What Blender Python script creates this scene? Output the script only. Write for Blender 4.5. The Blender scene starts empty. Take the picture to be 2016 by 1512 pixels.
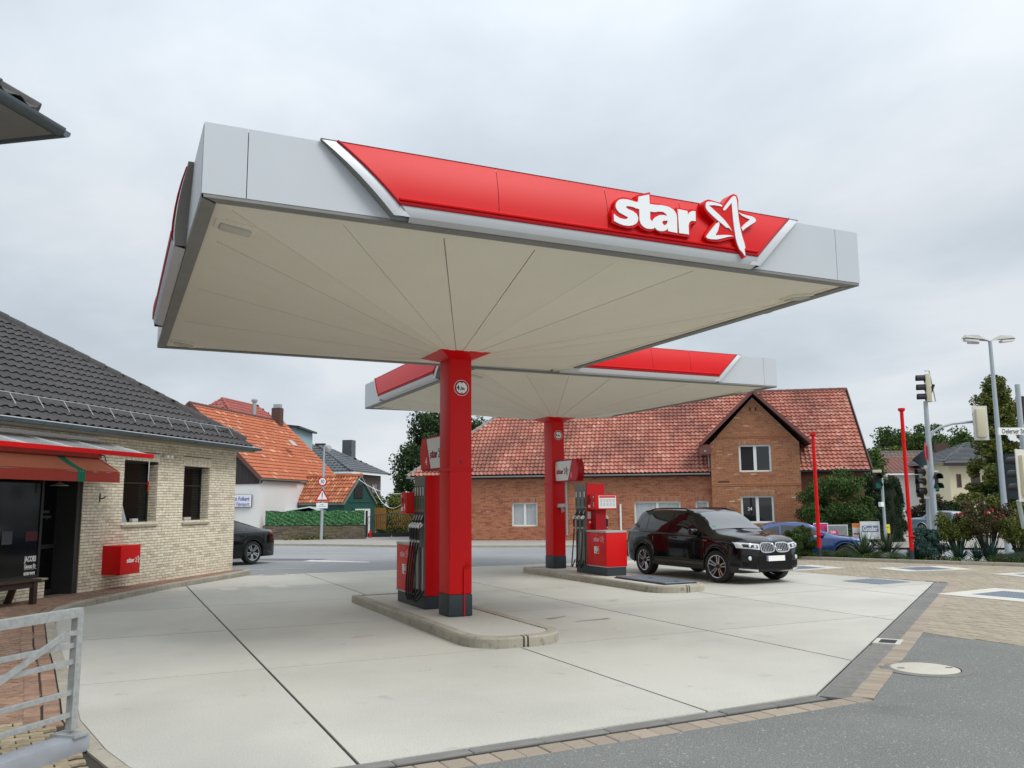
import bpy, bmesh, math, random
import numpy as np
from mathutils import Vector, Matrix
random.seed(7); RNG = np.random.default_rng(11)
scene = bpy.context.scene
COL = scene.collection
rad = math.radians

# ------------------------------------------------------------ camera
FPX, YAW, PITCH, ROLL, CAMH = 1677.73, 0.437637576, 0.13986347, -0.00835853944, 1.8
_f = Vector((math.sin(YAW)*math.cos(PITCH), math.cos(YAW)*math.cos(PITCH), math.sin(PITCH)))
_r = Vector((math.cos(YAW), -math.sin(YAW), 0)); _u = _r.cross(_f)
CR = _r*math.cos(ROLL)+_u*math.sin(ROLL); CU = -_r*math.sin(ROLL)+_u*math.cos(ROLL); CF = _f
CP = Vector((0, 0, CAMH))
cd = bpy.data.cameras.new('camera'); cd.sensor_width = 36; cd.lens = 36*FPX/2016; cd.clip_end = 5000; cd.clip_start = .05
cam = bpy.data.objects.new('camera', cd); COL.objects.link(cam)
cam.matrix_world = Matrix(((CR.x, CU.x, -CF.x, CP.x), (CR.y, CU.y, -CF.y, CP.y), (CR.z, CU.z, -CF.z, CP.z), (0, 0, 0, 1)))
scene.camera = cam
scene.view_settings.view_transform = 'Standard'; scene.view_settings.look = 'None'
scene.view_settings.exposure = 0.36; scene.view_settings.gamma = 1
scene.cycles.max_bounces = 8

# ------------------------------------------------------------ sky and sun
SUN_EL, SUN_ROT = rad(48), rad(152)
w = bpy.data.worlds.new('World'); scene.world = w; w.use_nodes = True
nt = w.node_tree; nt.nodes.clear()
N = nt.nodes.new; LK = nt.links.new
out = N('ShaderNodeOutputWorld'); bg = N('ShaderNodeBackground'); LK(bg.outputs[0], out.inputs[0])
sky = N('ShaderNodeTexSky'); sky.sky_type = 'NISHITA'; sky.sun_disc = False
sky.sun_elevation = SUN_EL; sky.sun_rotation = SUN_ROT; sky.dust_density = 2.0
tc = N('ShaderNodeTexCoord')
sep = N('ShaderNodeSeparateXYZ'); LK(tc.outputs['Generated'], sep.inputs[0])
# project the view direction on a cloud deck so that clouds flatten towards the horizon
mx = N('ShaderNodeMath'); mx.operation = 'MAXIMUM'; LK(sep.outputs[2], mx.inputs[0]); mx.inputs[1].default_value = 0.0
ad = N('ShaderNodeMath'); ad.operation = 'ADD'; LK(mx.outputs[0], ad.inputs[0]); ad.inputs[1].default_value = 0.22
dv = N('ShaderNodeVectorMath'); dv.operation = 'DIVIDE'; LK(tc.outputs['Generated'], dv.inputs[0])
cb = N('ShaderNodeCombineXYZ')
for i in range(3): LK(ad.outputs[0], cb.inputs[i])
LK(cb.outputs[0], dv.inputs[1])
n1 = N('ShaderNodeTexNoise'); n1.inputs['Scale'].default_value = 1.25; n1.inputs['Detail'].default_value = 8; n1.inputs['Roughness'].default_value = .52
n1.inputs['Distortion'].default_value = .15
mp = N('ShaderNodeMapping'); mp.inputs['Location'].default_value = (.3, 1.7, 0); mp.inputs['Rotation'].default_value = (0, 0, .5); mp.inputs['Scale'].default_value = (1.15, .9, 1)
LK(dv.outputs[0], mp.inputs[0]); LK(mp.outputs[0], n1.inputs['Vector'])
cr = N('ShaderNodeValToRGB'); LK(n1.outputs[0], cr.inputs[0])
e = cr.color_ramp.elements
e[0].position = .34; e[0].color = (.425, .475, .525, 1)
e[1].position = .64; e[1].color = (.60, .635, .67, 1)
m_ = cr.color_ramp.elements.new(.48); m_.color = (.50, .55, .60, 1)
# thin bright veil low over the horizon
hr = N('ShaderNodeMapRange'); LK(sep.outputs[2], hr.inputs[0])
hr.inputs[1].default_value = 0.0; hr.inputs[2].default_value = .17; hr.inputs[3].default_value = .62; hr.inputs[4].default_value = 0.0
hz = N('ShaderNodeMix'); hz.data_type = 'RGBA'; LK(hr.outputs[0], hz.inputs[0]); LK(cr.outputs[0], hz.inputs[6]); hz.inputs[7].default_value = (.63, .66, .69, 1)
# overcast sky brightens towards the zenith
zr = N('ShaderNodeMapRange'); LK(sep.outputs[2], zr.inputs[0]); zr.inputs[1].default_value = .3; zr.inputs[2].default_value = 1; zr.inputs[3].default_value = 1; zr.inputs[4].default_value = 2.0
vs = N('ShaderNodeVectorMath'); vs.operation = 'SCALE'; LK(hz.outputs[2], vs.inputs[0]); LK(zr.outputs[0], vs.inputs['Scale'])
sk = N('ShaderNodeVectorMath'); sk.operation = 'SCALE'; LK(sky.outputs[0], sk.inputs[0]); sk.inputs['Scale'].default_value = .1
mixs = N('ShaderNodeMix'); mixs.data_type = 'RGBA'; mixs.inputs[0].default_value = .95
LK(sk.outputs[0], mixs.inputs[6]); LK(vs.outputs[0], mixs.inputs[7]); LK(mixs.outputs[2], bg.inputs[0])
bg.inputs[1].default_value = 1.0
sl = bpy.data.lights.new('sun', 'SUN'); sl.energy = 1.5; sl.angle = rad(28); sl.color = (1, .97, .93)
so = bpy.data.objects.new('sun', sl); COL.objects.link(so)
sd = Vector((math.sin(SUN_ROT)*math.cos(SUN_EL), math.cos(SUN_ROT)*math.cos(SUN_EL), math.sin(SUN_EL)))
so.rotation_euler = sd.to_track_quat('Z', 'Y').to_euler()

def sight(px, py, dist):
    """a point of the place, surveyed from its bearing and its distance"""
    return CP + (CF + CR*((px-1008)/FPX) - CU*((py-756)/FPX))*dist
def on_ground(px, dist, z=0):
    p = sight(px, 990, dist); return Vector((p.x, p.y, z))
def seen(p, m=0):
    d = p-CP; z = d.dot(CF)
    if z < .2: return None
    x = d.dot(CR)/z*FPX; y = d.dot(CU)/z*FPX
    if abs(x) > 1030+m or abs(y) > 775+m: return None
    return z

# ------------------------------------------------------------ materials
MATS = {}
def mat(name, col, rough=.6, metal=0., var=.0, nscale=4., namt=.0, bump=.0, bscale=40., coat=0., spec=.5, col2=None, n2=None, n3=None, stretch=None, emit=None, trans=0., fine=0., alpha=1.):
    """Procedural principled material. var: change of value from piece to piece; namt: blend towards col2 by large noise; fine: speckle"""
    if name in MATS: return MATS[name]
    m = bpy.data.materials.new(name); m.use_nodes = True; MATS[name] = m
    t = m.node_tree; b = t.nodes['Principled BSDF']; L = t.links.new; NN = t.nodes.new
    b.inputs['Roughness'].default_value = rough; b.inputs['Metallic'].default_value = metal
    b.inputs['Coat Weight'].default_value = coat; b.inputs['Coat Roughness'].default_value = .05
    b.inputs['Specular IOR Level'].default_value = spec
    b.inputs['Transmission Weight'].default_value = trans; b.inputs['Alpha'].default_value = alpha
    c4 = (*col, 1); cur = None
    tcn = NN('ShaderNodeTexCoord'); src = tcn.outputs['Object']
    if stretch:
        mpn = NN('ShaderNodeMapping'); mpn.inputs['Scale'].default_value = stretch; L(src, mpn.inputs[0]); src = mpn.outputs[0]
    if namt > 0:
        nz = NN('ShaderNodeTexNoise'); nz.inputs['Scale'].default_value = nscale; nz.inputs['Detail'].default_value = 6; nz.inputs['Roughness'].default_value = .6
        L(src, nz.inputs['Vector'])
        mr = NN('ShaderNodeMapRange'); mr.inputs[1].default_value = .38; mr.inputs[2].default_value = .66; mr.inputs[3].default_value = 0; mr.inputs[4].default_value = namt
        L(nz.outputs[0], mr.inputs[0])
        mxn = NN('ShaderNodeMix'); mxn.data_type = 'RGBA'; L(mr.outputs[0], mxn.inputs[0]); mxn.inputs[6].default_value = c4
        mxn.inputs[7].default_value = (*(col2 or tuple(x*.6 for x in col)), 1); cur = mxn.outputs[2]
    for n2 in [q for q in (n3, n2) if q]:   # further layers: (scale, lo, hi, amount, colour)
        nz = NN('ShaderNodeTexNoise'); nz.inputs['Scale'].default_value = n2[0]; nz.inputs['Detail'].default_value = 8; L(src, nz.inputs['Vector'])
        mr = NN('ShaderNodeMapRange'); mr.inputs[1].default_value = n2[1]; mr.inputs[2].default_value = n2[2]; mr.inputs[3].default_value = 0; mr.inputs[4].default_value = n2[3]; L(nz.outputs[0], mr.inputs[0])
        mxn = NN('ShaderNodeMix'); mxn.data_type = 'RGBA'; L(mr.outputs[0], mxn.inputs[0])
        if cur: L(cur, mxn.inputs[6])
        else: mxn.inputs[6].default_value = c4
        mxn.inputs[7].default_value = (*n2[4], 1); cur = mxn.outputs[2]
    if fine > 0:
        nz = NN('ShaderNodeTexNoise'); nz.inputs['Scale'].default_value = bscale*2; nz.inputs['Detail'].default_value = 3; L(src, nz.inputs['Vector'])
        mr = NN('ShaderNodeMapRange'); mr.inputs[1].default_value = .3; mr.inputs[2].default_value = .7; mr.inputs[3].default_value = 1-fine; mr.inputs[4].default_value = 1+fine; L(nz.outputs[0], mr.inputs[0])
        vm = NN('ShaderNodeVectorMath'); vm.operation = 'SCALE'
        if cur: L(cur, vm.inputs[0])
        else: vm.inputs[0].default_value = col
        L(mr.outputs[0], vm.inputs['Scale']); cur = vm.outputs[0]
    if var > 0:
        g = NN('ShaderNodeNewGeometry'); oi = NN('ShaderNodeObjectInfo')
        a = NN('ShaderNodeMath'); a.operation = 'ADD'; L(g.outputs['Random Per Island'], a.inputs[0]); L(oi.outputs['Random'], a.inputs[1])
        fr = NN('ShaderNodeMath'); fr.operation = 'FRACT'; L(a.outputs[0], fr.inputs[0])
        mr = NN('ShaderNodeMapRange'); mr.inputs[3].default_value = 1-var; mr.inputs[4].default_value = 1+var; L(fr.outputs[0], mr.inputs[0])
        vm = NN('ShaderNodeVectorMath'); vm.operation = 'SCALE'
        if cur: L(cur, vm.inputs[0])
        else: vm.inputs[0].default_value = col
        L(mr.outputs[0], vm.inputs['Scale']); cur = vm.outputs[0]
    if cur: L(cur, b.inputs['Base Color'])
    else: b.inputs['Base Color'].default_value = c4
    if bump > 0:
        nz = NN('ShaderNodeTexNoise'); nz.inputs['Scale'].default_value = bscale; nz.inputs['Detail'].default_value = 5; L(src, nz.inputs['Vector'])
        bp = NN('ShaderNodeBump'); bp.inputs['Strength'].default_value = bump; bp.inputs['Distance'].default_value = .01; L(nz.outputs[0], bp.inputs['Height']); L(bp.outputs[0], b.inputs['Normal'])
    if emit:
        b.inputs['Emission Color'].default_value = (*emit[:3], 1); b.inputs['Emission Strength'].default_value = emit[3]
    return m
def tilemat(name, cols, rough=.75, moss=None):
    """Piece-by-piece colour picked from a ramp, with weathering"""
    if name in MATS: return MATS[name]
    m = bpy.data.materials.new(name); m.use_nodes = True; MATS[name] = m
    t = m.node_tree; b = t.nodes['Principled BSDF']; L = t.links.new; NN = t.nodes.new
    b.inputs['Roughness'].default_value = rough
    g = NN('ShaderNodeNewGeometry'); oi = NN('ShaderNodeObjectInfo')
    a = NN('ShaderNodeMath'); a.operation = 'ADD'; L(g.outputs['Random Per Island'], a.inputs[0]); L(oi.outputs['Random'], a.inputs[1])
    fr = NN('ShaderNodeMath'); fr.operation = 'FRACT'; L(a.outputs[0], fr.inputs[0])
    r = NN('ShaderNodeValToRGB'); L(fr.outputs[0], r.inputs[0])
    els = r.color_ramp.elements
    for i, (p, c) in enumerate(cols):
        el = els[i] if i < 2 else els.new(p)
        el.position = p; el.color = (*c, 1)
    # weathering in the world's own space so that it runs on over the pieces
    nz = NN('ShaderNodeTexNoise'); nz.inputs['Scale'].default_value = .55; nz.inputs['Detail'].default_value = 7; L(g.outputs['Position'], nz.inputs['Vector'])
    mr = NN('ShaderNodeMapRange'); mr.inputs[1].default_value = .42; mr.inputs[2].default_value = .68; mr.inputs[3].default_value = 0; mr.inputs[4].default_value = moss[1] if moss else .25; L(nz.outputs[0], mr.inputs[0])
    mxn = NN('ShaderNodeMix'); mxn.data_type = 'RGBA'; L(mr.outputs[0], mxn.inputs[0]); L(r.outputs[0], mxn.inputs[6]); mxn.inputs[7].default_value = (*(moss[0] if moss else (.1, .05, .035)), 1)
    nz = NN('ShaderNodeTexNoise'); nz.inputs['Scale'].default_value = 14; nz.inputs['Detail'].default_value = 4; L(g.outputs['Position'], nz.inputs['Vector'])
    mr = NN('ShaderNodeMapRange'); mr.inputs[1].default_value = .3; mr.inputs[2].default_value = .7; mr.inputs[3].default_value = .8; mr.inputs[4].default_value = 1.2; L(nz.outputs[0], mr.inputs[0])
    vm = NN('ShaderNodeVectorMath'); vm.operation = 'SCALE'; L(mxn.outputs[2], vm.inputs[0]); L(mr.outputs[0], vm.inputs['Scale']); L(vm.outputs[0], b.inputs['Base Color'])
    bp = NN('ShaderNodeBump'); bp.inputs['Strength'].default_value = .25; bp.inputs['Distance'].default_value = .01; L(nz.outputs[0], bp.inputs['Height']); L(bp.outputs[0], b.inputs['Normal'])
    return m

RED = mat('red_paint', (.66, .001, .003), .42, spec=.3, namt=.18, nscale=1.3, col2=(.56, .002, .004), bump=.02, bscale=6)
REDD = mat('dark_red_paint', (.36, .002, .008), .5, spec=.3, namt=.3, nscale=2, col2=(.28, .004, .012))
WHITEP = mat('white_panel', (.54, .575, .605), .42, spec=.35, namt=.25, nscale=.8, col2=(.47, .505, .535))
SILVER = mat('silver_trim', (.60, .62, .64), .45, metal=.25, namt=.2, nscale=2, col2=(.5, .52, .54))
SOFFIT = mat('soffit_sheet', (.82, .775, .655), .65, spec=.3, namt=.35, nscale=.7, col2=(.74, .69, .57), var=.02, fine=.03, bscale=30)
GREYT = mat('grey_edge_trim', (.22, .22, .205), .55, namt=.35, nscale=3, col2=(.14, .14, .135))
LETTER = mat('letter_white', (.82, .84, .84), .4)
ANTHRA = mat('anthracite_plinth', (.022, .034, .042), .5, namt=.4, nscale=6, col2=(.035, .045, .05), bump=.05)
CONC = mat('concrete_slab', (.55, .538, .48), .85, spec=.3, namt=.6, nscale=.45, col2=(.43, .42, .375), n2=(2.3, .64, .80, .5, (.2, .19, .17)), n3=(.22, .50, .72, .55, (.34, .335, .31)), bump=.2, bscale=35, fine=.13, var=.035)
CONC2 = mat('concrete_kerb', (.40, .37, .30), .9, namt=.5, nscale=3, col2=(.26, .235, .19), n2=(9, .6, .72, .6, (.12, .11, .09)), bump=.25, bscale=60, fine=.12, var=.06)
CONCW = mat('pale_concrete', (.60, .58, .52), .9, namt=.4, nscale=2, col2=(.48, .46, .41), bump=.1, fine=.06)
JOINT = mat('joint_filler', (.03, .029, .027), .95)
ASPH = mat('asphalt_coarse', (.20, .205, .193), .95, spec=.2, namt=.5, nscale=.7, col2=(.155, .16, .152), n3=(.9, .58, .74, .5, (.12, .122, .118)), n2=(38, .60, .72, .75, (.42, .42, .38)), bump=.8, bscale=45, fine=.42)
ROAD = mat('asphalt_road', (.285, .295, .295), .9, spec=.3, namt=.6, nscale=.25, col2=(.215, .225, .23), n2=(1.1, .6, .75, .4, (.17, .175, .18)), bump=.3, bscale=80, fine=.1, stretch=(1, 1, 1))
PAVEFAR = mat('pavement_grey', (.33, .31, .28), .9, namt=.4, nscale=.7, col2=(.26, .245, .22), bump=.2, fine=.1)
GUTTER = mat('gutter_concrete', (.215, .21, .195), .92, namt=.6, nscale=1.8, col2=(.13, .13, .12), bump=.3, fine=.15, var=.08)
PAINTW = mat('road_paint', (.62, .62, .60), .8, namt=.5, nscale=5, col2=(.36, .36, .36))
SOIL = mat('soil', (.06, .045, .032), 1, namt=.6, nscale=5, col2=(.03, .024, .018), bump=.8, bscale=30)
STEEL = mat('galvanised_steel', (.44, .455, .45), .5, metal=.5, namt=.7, nscale=22, col2=(.30, .32, .32), bump=.05)
STEELP = mat('steel_cover', (.22, .26, .31), .45, metal=.5, namt=.4, nscale=6, col2=(.17, .2, .24), bump=.3, bscale=90)
DARKM = mat('dark_metal', (.03, .03, .032), .5, metal=.3)
BLACKP = mat('black_plastic', (.012, .012, .013), .45)
RUBBER = mat('rubber', (.012, .012, .012), .75, bump=.1)
GLASSD = mat('dark_glass', (.008, .010, .010), .03, spec=.6, coat=.3)
WHITE = mat('white_paint', (.74, .74, .72), .6, namt=.25, nscale=1.2, col2=(.66, .66, .63))
FRAMEW = mat('white_window_frame', (.78, .78, .77), .4)
CURT = mat('net_curtain', (.55, .60, .66), .9, namt=.6, nscale=9, col2=(.18, .22, .28), stretch=(3, 1, .3))
TEXTB = mat('lettering_black', (.015, .015, .015), .5)
TEXTD = mat('lettering_dark_red', (.25, .004, .012), .5)
TEXTW = mat('lettering_white', (.8, .8, .8), .5)

# ------------------------------------------------------------ mesh helpers
class MB:
    def __init__(s): s.v = []; s.f = []
    def add(s, vs, fs):
        o = len(s.v); s.v += [tuple(p) for p in vs]; s.f += [tuple(i+o for i in q) for q in fs]; return s
    def box(s, x0, x1, y0, y1, z0, z1, M=None):
        vs = [Vector((x, y, z)) for z in (z0, z1) for y in (y0, y1) for x in (x0, x1)]
        if M: vs = [M @ p for p in vs]
        return s.add(vs, [(0, 2, 3, 1), (4, 5, 7, 6), (0, 1, 5, 4), (2, 6, 7, 3), (0, 4, 6, 2), (1, 3, 7, 5)])
    def bbox(s, x0, x1, y0, y1, z0, z1, b=.01, M=None):
        """box with chamfered edges"""
        bm = bmesh.new(); bmesh.ops.create_cube(bm, size=1)
        for v in bm.verts: v.co = Vector(((x0+x1)/2+v.co.x*(x1-x0), (y0+y1)/2+v.co.y*(y1-y0), (z0+z1)/2+v.co.z*(z1-z0)))
        bmesh.ops.bevel(bm, geom=list(bm.edges), offset=b, segments=2, affect='EDGES', profile=.6)
        bm.verts.index_update(); vs = [M @ v.co if M else v.co.copy() for v in bm.verts]; fs = [[v.index for v in f.verts] for f in bm.faces]; bm.free()
        return s.add(vs, fs)
    def poly(s, pts): return s.add(pts, [tuple(range(len(pts)))])
    def prism(s, poly, z0, z1, M=None):
        n = len(poly); vs = [Vector((x, y, z0)) for x, y in poly]+[Vector((x, y, z1)) for x, y in poly]
        a = sum(poly[i][0]*poly[(i+1) % n][1]-poly[(i+1) % n][0]*poly[i][1] for i in range(n))
        if M: vs = [M @ p for p in vs]
        fs = [tuple(range(n-1, -1, -1)), tuple(range(n, 2*n))]+[(i, (i+1) % n, n+(i+1) % n, n+i) for i in range(n)]
        if a < 0: fs = [q[::-1] for q in fs]
        return s.add(vs, fs)
    def tube(s, path, r, n=8, cap=True, closed=False):
        path = [Vector(p) for p in path]; m = len(path); rr = r if isinstance(r, (list, tuple)) else [r]*m
        vs = []; up = None
        for i, p in enumerate(path):
            t = (path[min(i+1, m-1)]-path[max(i-1, 0)]).normalized()
            if up is None: up = t.orthogonal().normalized()
            up = (up-t*up.dot(t)).normalized(); sd_ = t.cross(up)
            for k in range(n):
                a = 2*math.pi*k/n; vs.append(p+(up*math.cos(a)+sd_*math.sin(a))*rr[i])
        fs = [(i*n+k, i*n+(k+1) % n, (i+1)*n+(k+1) % n, (i+1)*n+k) for i in range(m-1) for k in range(n)]
        if cap: fs += [tuple(range(n-1, -1, -1)), tuple(range((m-1)*n, m*n))]
        return s.add(vs, fs)
    def bar(s, a, b, w, h):
        a = Vector(a); b = Vector(b); t = (b-a); l = t.length; t.normalize(); sd_ = t.cross(Vector((0, 0, 1)))
        if sd_.length < 1e-4: sd_ = Vector((1, 0, 0))
        sd_.normalize(); u = sd_.cross(t)
        M = Matrix.Translation(a) @ Matrix((( t.x, sd_.x, u.x, 0), (t.y, sd_.y, u.y, 0), (t.z, sd_.z, u.z, 0), (0, 0, 0, 1)))
        return s.box(0, l, -w/2, w/2, -h/2, h/2, M)
    def lathe(s, prof, n=24, M=None, cap=True):
        vs = []; 
        for r_, z in prof:
            for k in range(n):
                a = 2*math.pi*k/n; p = Vector((r_*math.cos(a), r_*math.sin(a), z)); vs.append(M @ p if M else p)
        fs = [(i*n+k, i*n+(k+1) % n, (i+1)*n+(k+1) % n, (i+1)*n+k) for i in range(len(prof)-1) for k in range(n)]
        if cap and prof[0][0] > 1e-4: fs.append(tuple(range(n-1, -1, -1)))
        if cap and prof[-1][0] > 1e-4: fs.append(tuple(range((len(prof)-1)*n, len(prof)*n)))
        return s.add(vs, fs)
    def grid(s, P):
        """P: rows of points"""
        n = len(P[0]); vs = [p for r_ in P for p in r_]
        return s.add(vs, [(i*n+k, i*n+k+1, (i+1)*n+k+1, (i+1)*n+k) for i in range(len(P)-1) for k in range(n-1)])
    def mesh(s, name, m, smooth=False, angle=None):
        me = bpy.data.meshes.new(name); me.from_pydata(s.v, [], s.f); me.materials.append(m)
        if smooth:
            me.polygons.foreach_set('use_smooth', [True]*len(me.polygons))
            if angle: me.set_sharp_from_angle(angle=rad(angle))
        me.update(); return me
    def build(s, name, m, parent=None, smooth=False, angle=40):
        return obj(name, s.mesh(name, m, smooth, angle), parent)
def obj(name, data, parent=None, M=None):
    o = bpy.data.objects.new(name, data); COL.objects.link(o)
    if parent: o.parent = parent
    if M is not None: o.matrix_basis = M
    return o
def tag(o, label=None, cat=None, group=None, kind=None):
    if label: o['label'] = label
    if cat: o['category'] = cat
    if group: o['group'] = group
    if kind: o['kind'] = kind
    return o
def thing(name, label, cat, loc=(0, 0, 0), rotz=0, group=None):
    o = obj(name, None); o.location = loc; o.rotation_euler = (0, 0, rotz); o.empty_display_size = .2
    return tag(o, label, cat, group)
def struct(o): o['kind'] = 'structure'; return o
def wmat(o):
    m = o.matrix_basis.copy(); p = o.parent
    while p: m = p.matrix_basis @ m; p = p.parent
    return m
def frame(parent):  # world matrix of a parent, from its location and rotation
    return wmat(parent) if parent else Matrix()
def copy_tree(o, parent=None):
    c = o.copy(); COL.objects.link(c); c.parent = parent
    for ch in list(o.children): copy_tree(ch, c)
    return c
def pieces(parent, name, base, mats4, m, nmax=300, plural=None):
    """Many alike pieces: those that show largest become objects that share one mesh; the rest are one part."""
    vs, fs = base; W = frame(parent)
    rank = []
    for i, M in enumerate(mats4):
        z = seen(W @ M.translation); rank.append((z if z else 1e6+i*1e-3, i))
    rank.sort(); near = [i for z, i in rank[:nmax]]; far = [i for z, i in rank[nmax:]]
    me = bpy.data.meshes.new(name); me.from_pydata(vs, [], fs); me.materials.append(m); me.update()
    for i in near: obj(name, me, parent, mats4[i])
    if far:
        A = np.array([list(v)+[1] for v in vs]); n = len(vs); V = []; F = []
        for k, i in enumerate(far):
            V.append((A @ np.array(mats4[i]).T)[:, :3]); F += [tuple(j+k*n for j in q) for q in fs]
        me2 = bpy.data.meshes.new(plural or name+'s'); me2.from_pydata(np.concatenate(V).tolist(), [], F); me2.materials.append(m); me2.update()
        o = obj(plural or name+'s', me2, parent); o['kind'] = 'stuff'
def inpoly(x, y, P):
    c = False; n = len(P)
    for i in range(n):
        x1, y1 = P[i]; x2, y2 = P[i-1]
        if (y1 > y) != (y2 > y) and x < (x2-x1)*(y-y1)/(y2-y1)+x1: c = not c
    return c
def clip(poly, x0, x1, y0, y1):
    def cut(P, ins, it):
        o = []
        for i in range(len(P)):
            a, b = P[i-1], P[i]
            if ins(b):
                if not ins(a): o.append(it(a, b))
                o.append(b)
            elif ins(a): o.append(it(a, b))
        return o
    def ix(v): return lambda a, b: (v, a[1]+(b[1]-a[1])*(v-a[0])/(b[0]-a[0]))
    def iy(v): return lambda a, b: (a[0]+(b[0]-a[0])*(v-a[1])/(b[1]-a[1]), v)
    for ins, it in ((lambda p: p[0] >= x0, ix(x0)), (lambda p: p[0] <= x1, ix(x1)), (lambda p: p[1] >= y0, iy(y0)), (lambda p: p[1] <= y1, iy(y1))):
        poly = cut(poly, ins, it)
        if len(poly) < 3: return []
    return poly
def text(body, size, m, parent, M, ext=.002, bold=0., align='LEFT', name='lettering', sx=1.):
    cu = bpy.data.curves.new(name, 'FONT'); cu.body = body; cu.size = size; cu.extrude = ext; cu.offset = bold; cu.align_x = align; cu.resolution_u = 2
    tmp = bpy.data.objects.new(name, cu); COL.objects.link(tmp)
    dg = bpy.context.evaluated_depsgraph_get(); me = bpy.data.meshes.new_from_object(tmp.evaluated_get(dg)); COL.objects.unlink(tmp); bpy.data.objects.remove(tmp)
    me.materials.clear(); me.materials.append(m)
    if sx != 1: me.transform(Matrix.Diagonal((sx, 1, 1, 1)))
    return obj(name, me, parent, M)
def outline(name, loops, m, parent, M, ext=.01, off=0., sc=1.):
    """filled outline (first loops outer, then holes), extruded"""
    cu = bpy.data.curves.new(name, 'CURVE'); cu.dimensions = '2D'; cu.fill_mode = 'BOTH'; cu.extrude = ext; cu.offset = off
    for l in loops:
        s = cu.splines.new('POLY'); s.points.add(len(l)-1); s.use_cyclic_u = True
        for p, q in zip(s.points, l): p.co = (q[0]*sc, q[1]*sc, 0, 1)
    tmp = bpy.data.objects.new(name, cu); COL.objects.link(tmp)
    dg = bpy.context.evaluated_depsgraph_get(); me = bpy.data.meshes.new_from_object(tmp.evaluated_get(dg)); COL.objects.unlink(tmp); bpy.data.objects.remove(tmp)
    me.materials.clear(); me.materials.append(m)
    return obj(name, me, parent, M)
def face_M(o, xdir, up=(0, 0, 1)):
    """matrix for flat lettering: text x along xdir, text y along up, facing out of the wall"""
    x = Vector(xdir).normalized(); y = Vector(up).normalized(); z = x.cross(y)
    return Matrix(((x.x, y.x, z.x, o[0]), (x.y, y.y, z.y, o[1]), (x.z, y.z, z.z, o[2]), (0, 0, 0, 1)))
def bxM(x0, y0, z0, sx, sy, sz): return Matrix.Translation((x0, y0, z0)) @ Matrix.Diagonal((sx, sy, sz, 1))
UNIT = ([(0, 0, 0), (1, 0, 0), (1, 1, 0), (0, 1, 0), (0, 0, 1), (1, 0, 1), (1, 1, 1), (0, 1, 1)], [(4, 5, 6, 7), (0, 1, 5, 4), (1, 2, 6, 5), (2, 3, 7, 6), (3, 0, 4, 7), (3, 2, 1, 0)])
def chamfer_unit(cx=.06, cz=.2):
    c = cx; return ([(0, 0, 0), (1, 0, 0), (1, 1, 0), (0, 1, 0), (0, 0, 1-cz), (1, 0, 1-cz), (1, 1, 1-cz), (0, 1, 1-cz), (c, c, 1), (1-c, c, 1), (1-c, 1-c, 1), (c, 1-c, 1)],
        [(8, 9, 10, 11), (0, 1, 5, 4), (1, 2, 6, 5), (2, 3, 7, 6), (3, 0, 4, 7), (4, 5, 9, 8), (5, 6, 10, 9), (6, 7, 11, 10), (7, 4, 8, 11)])
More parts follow.
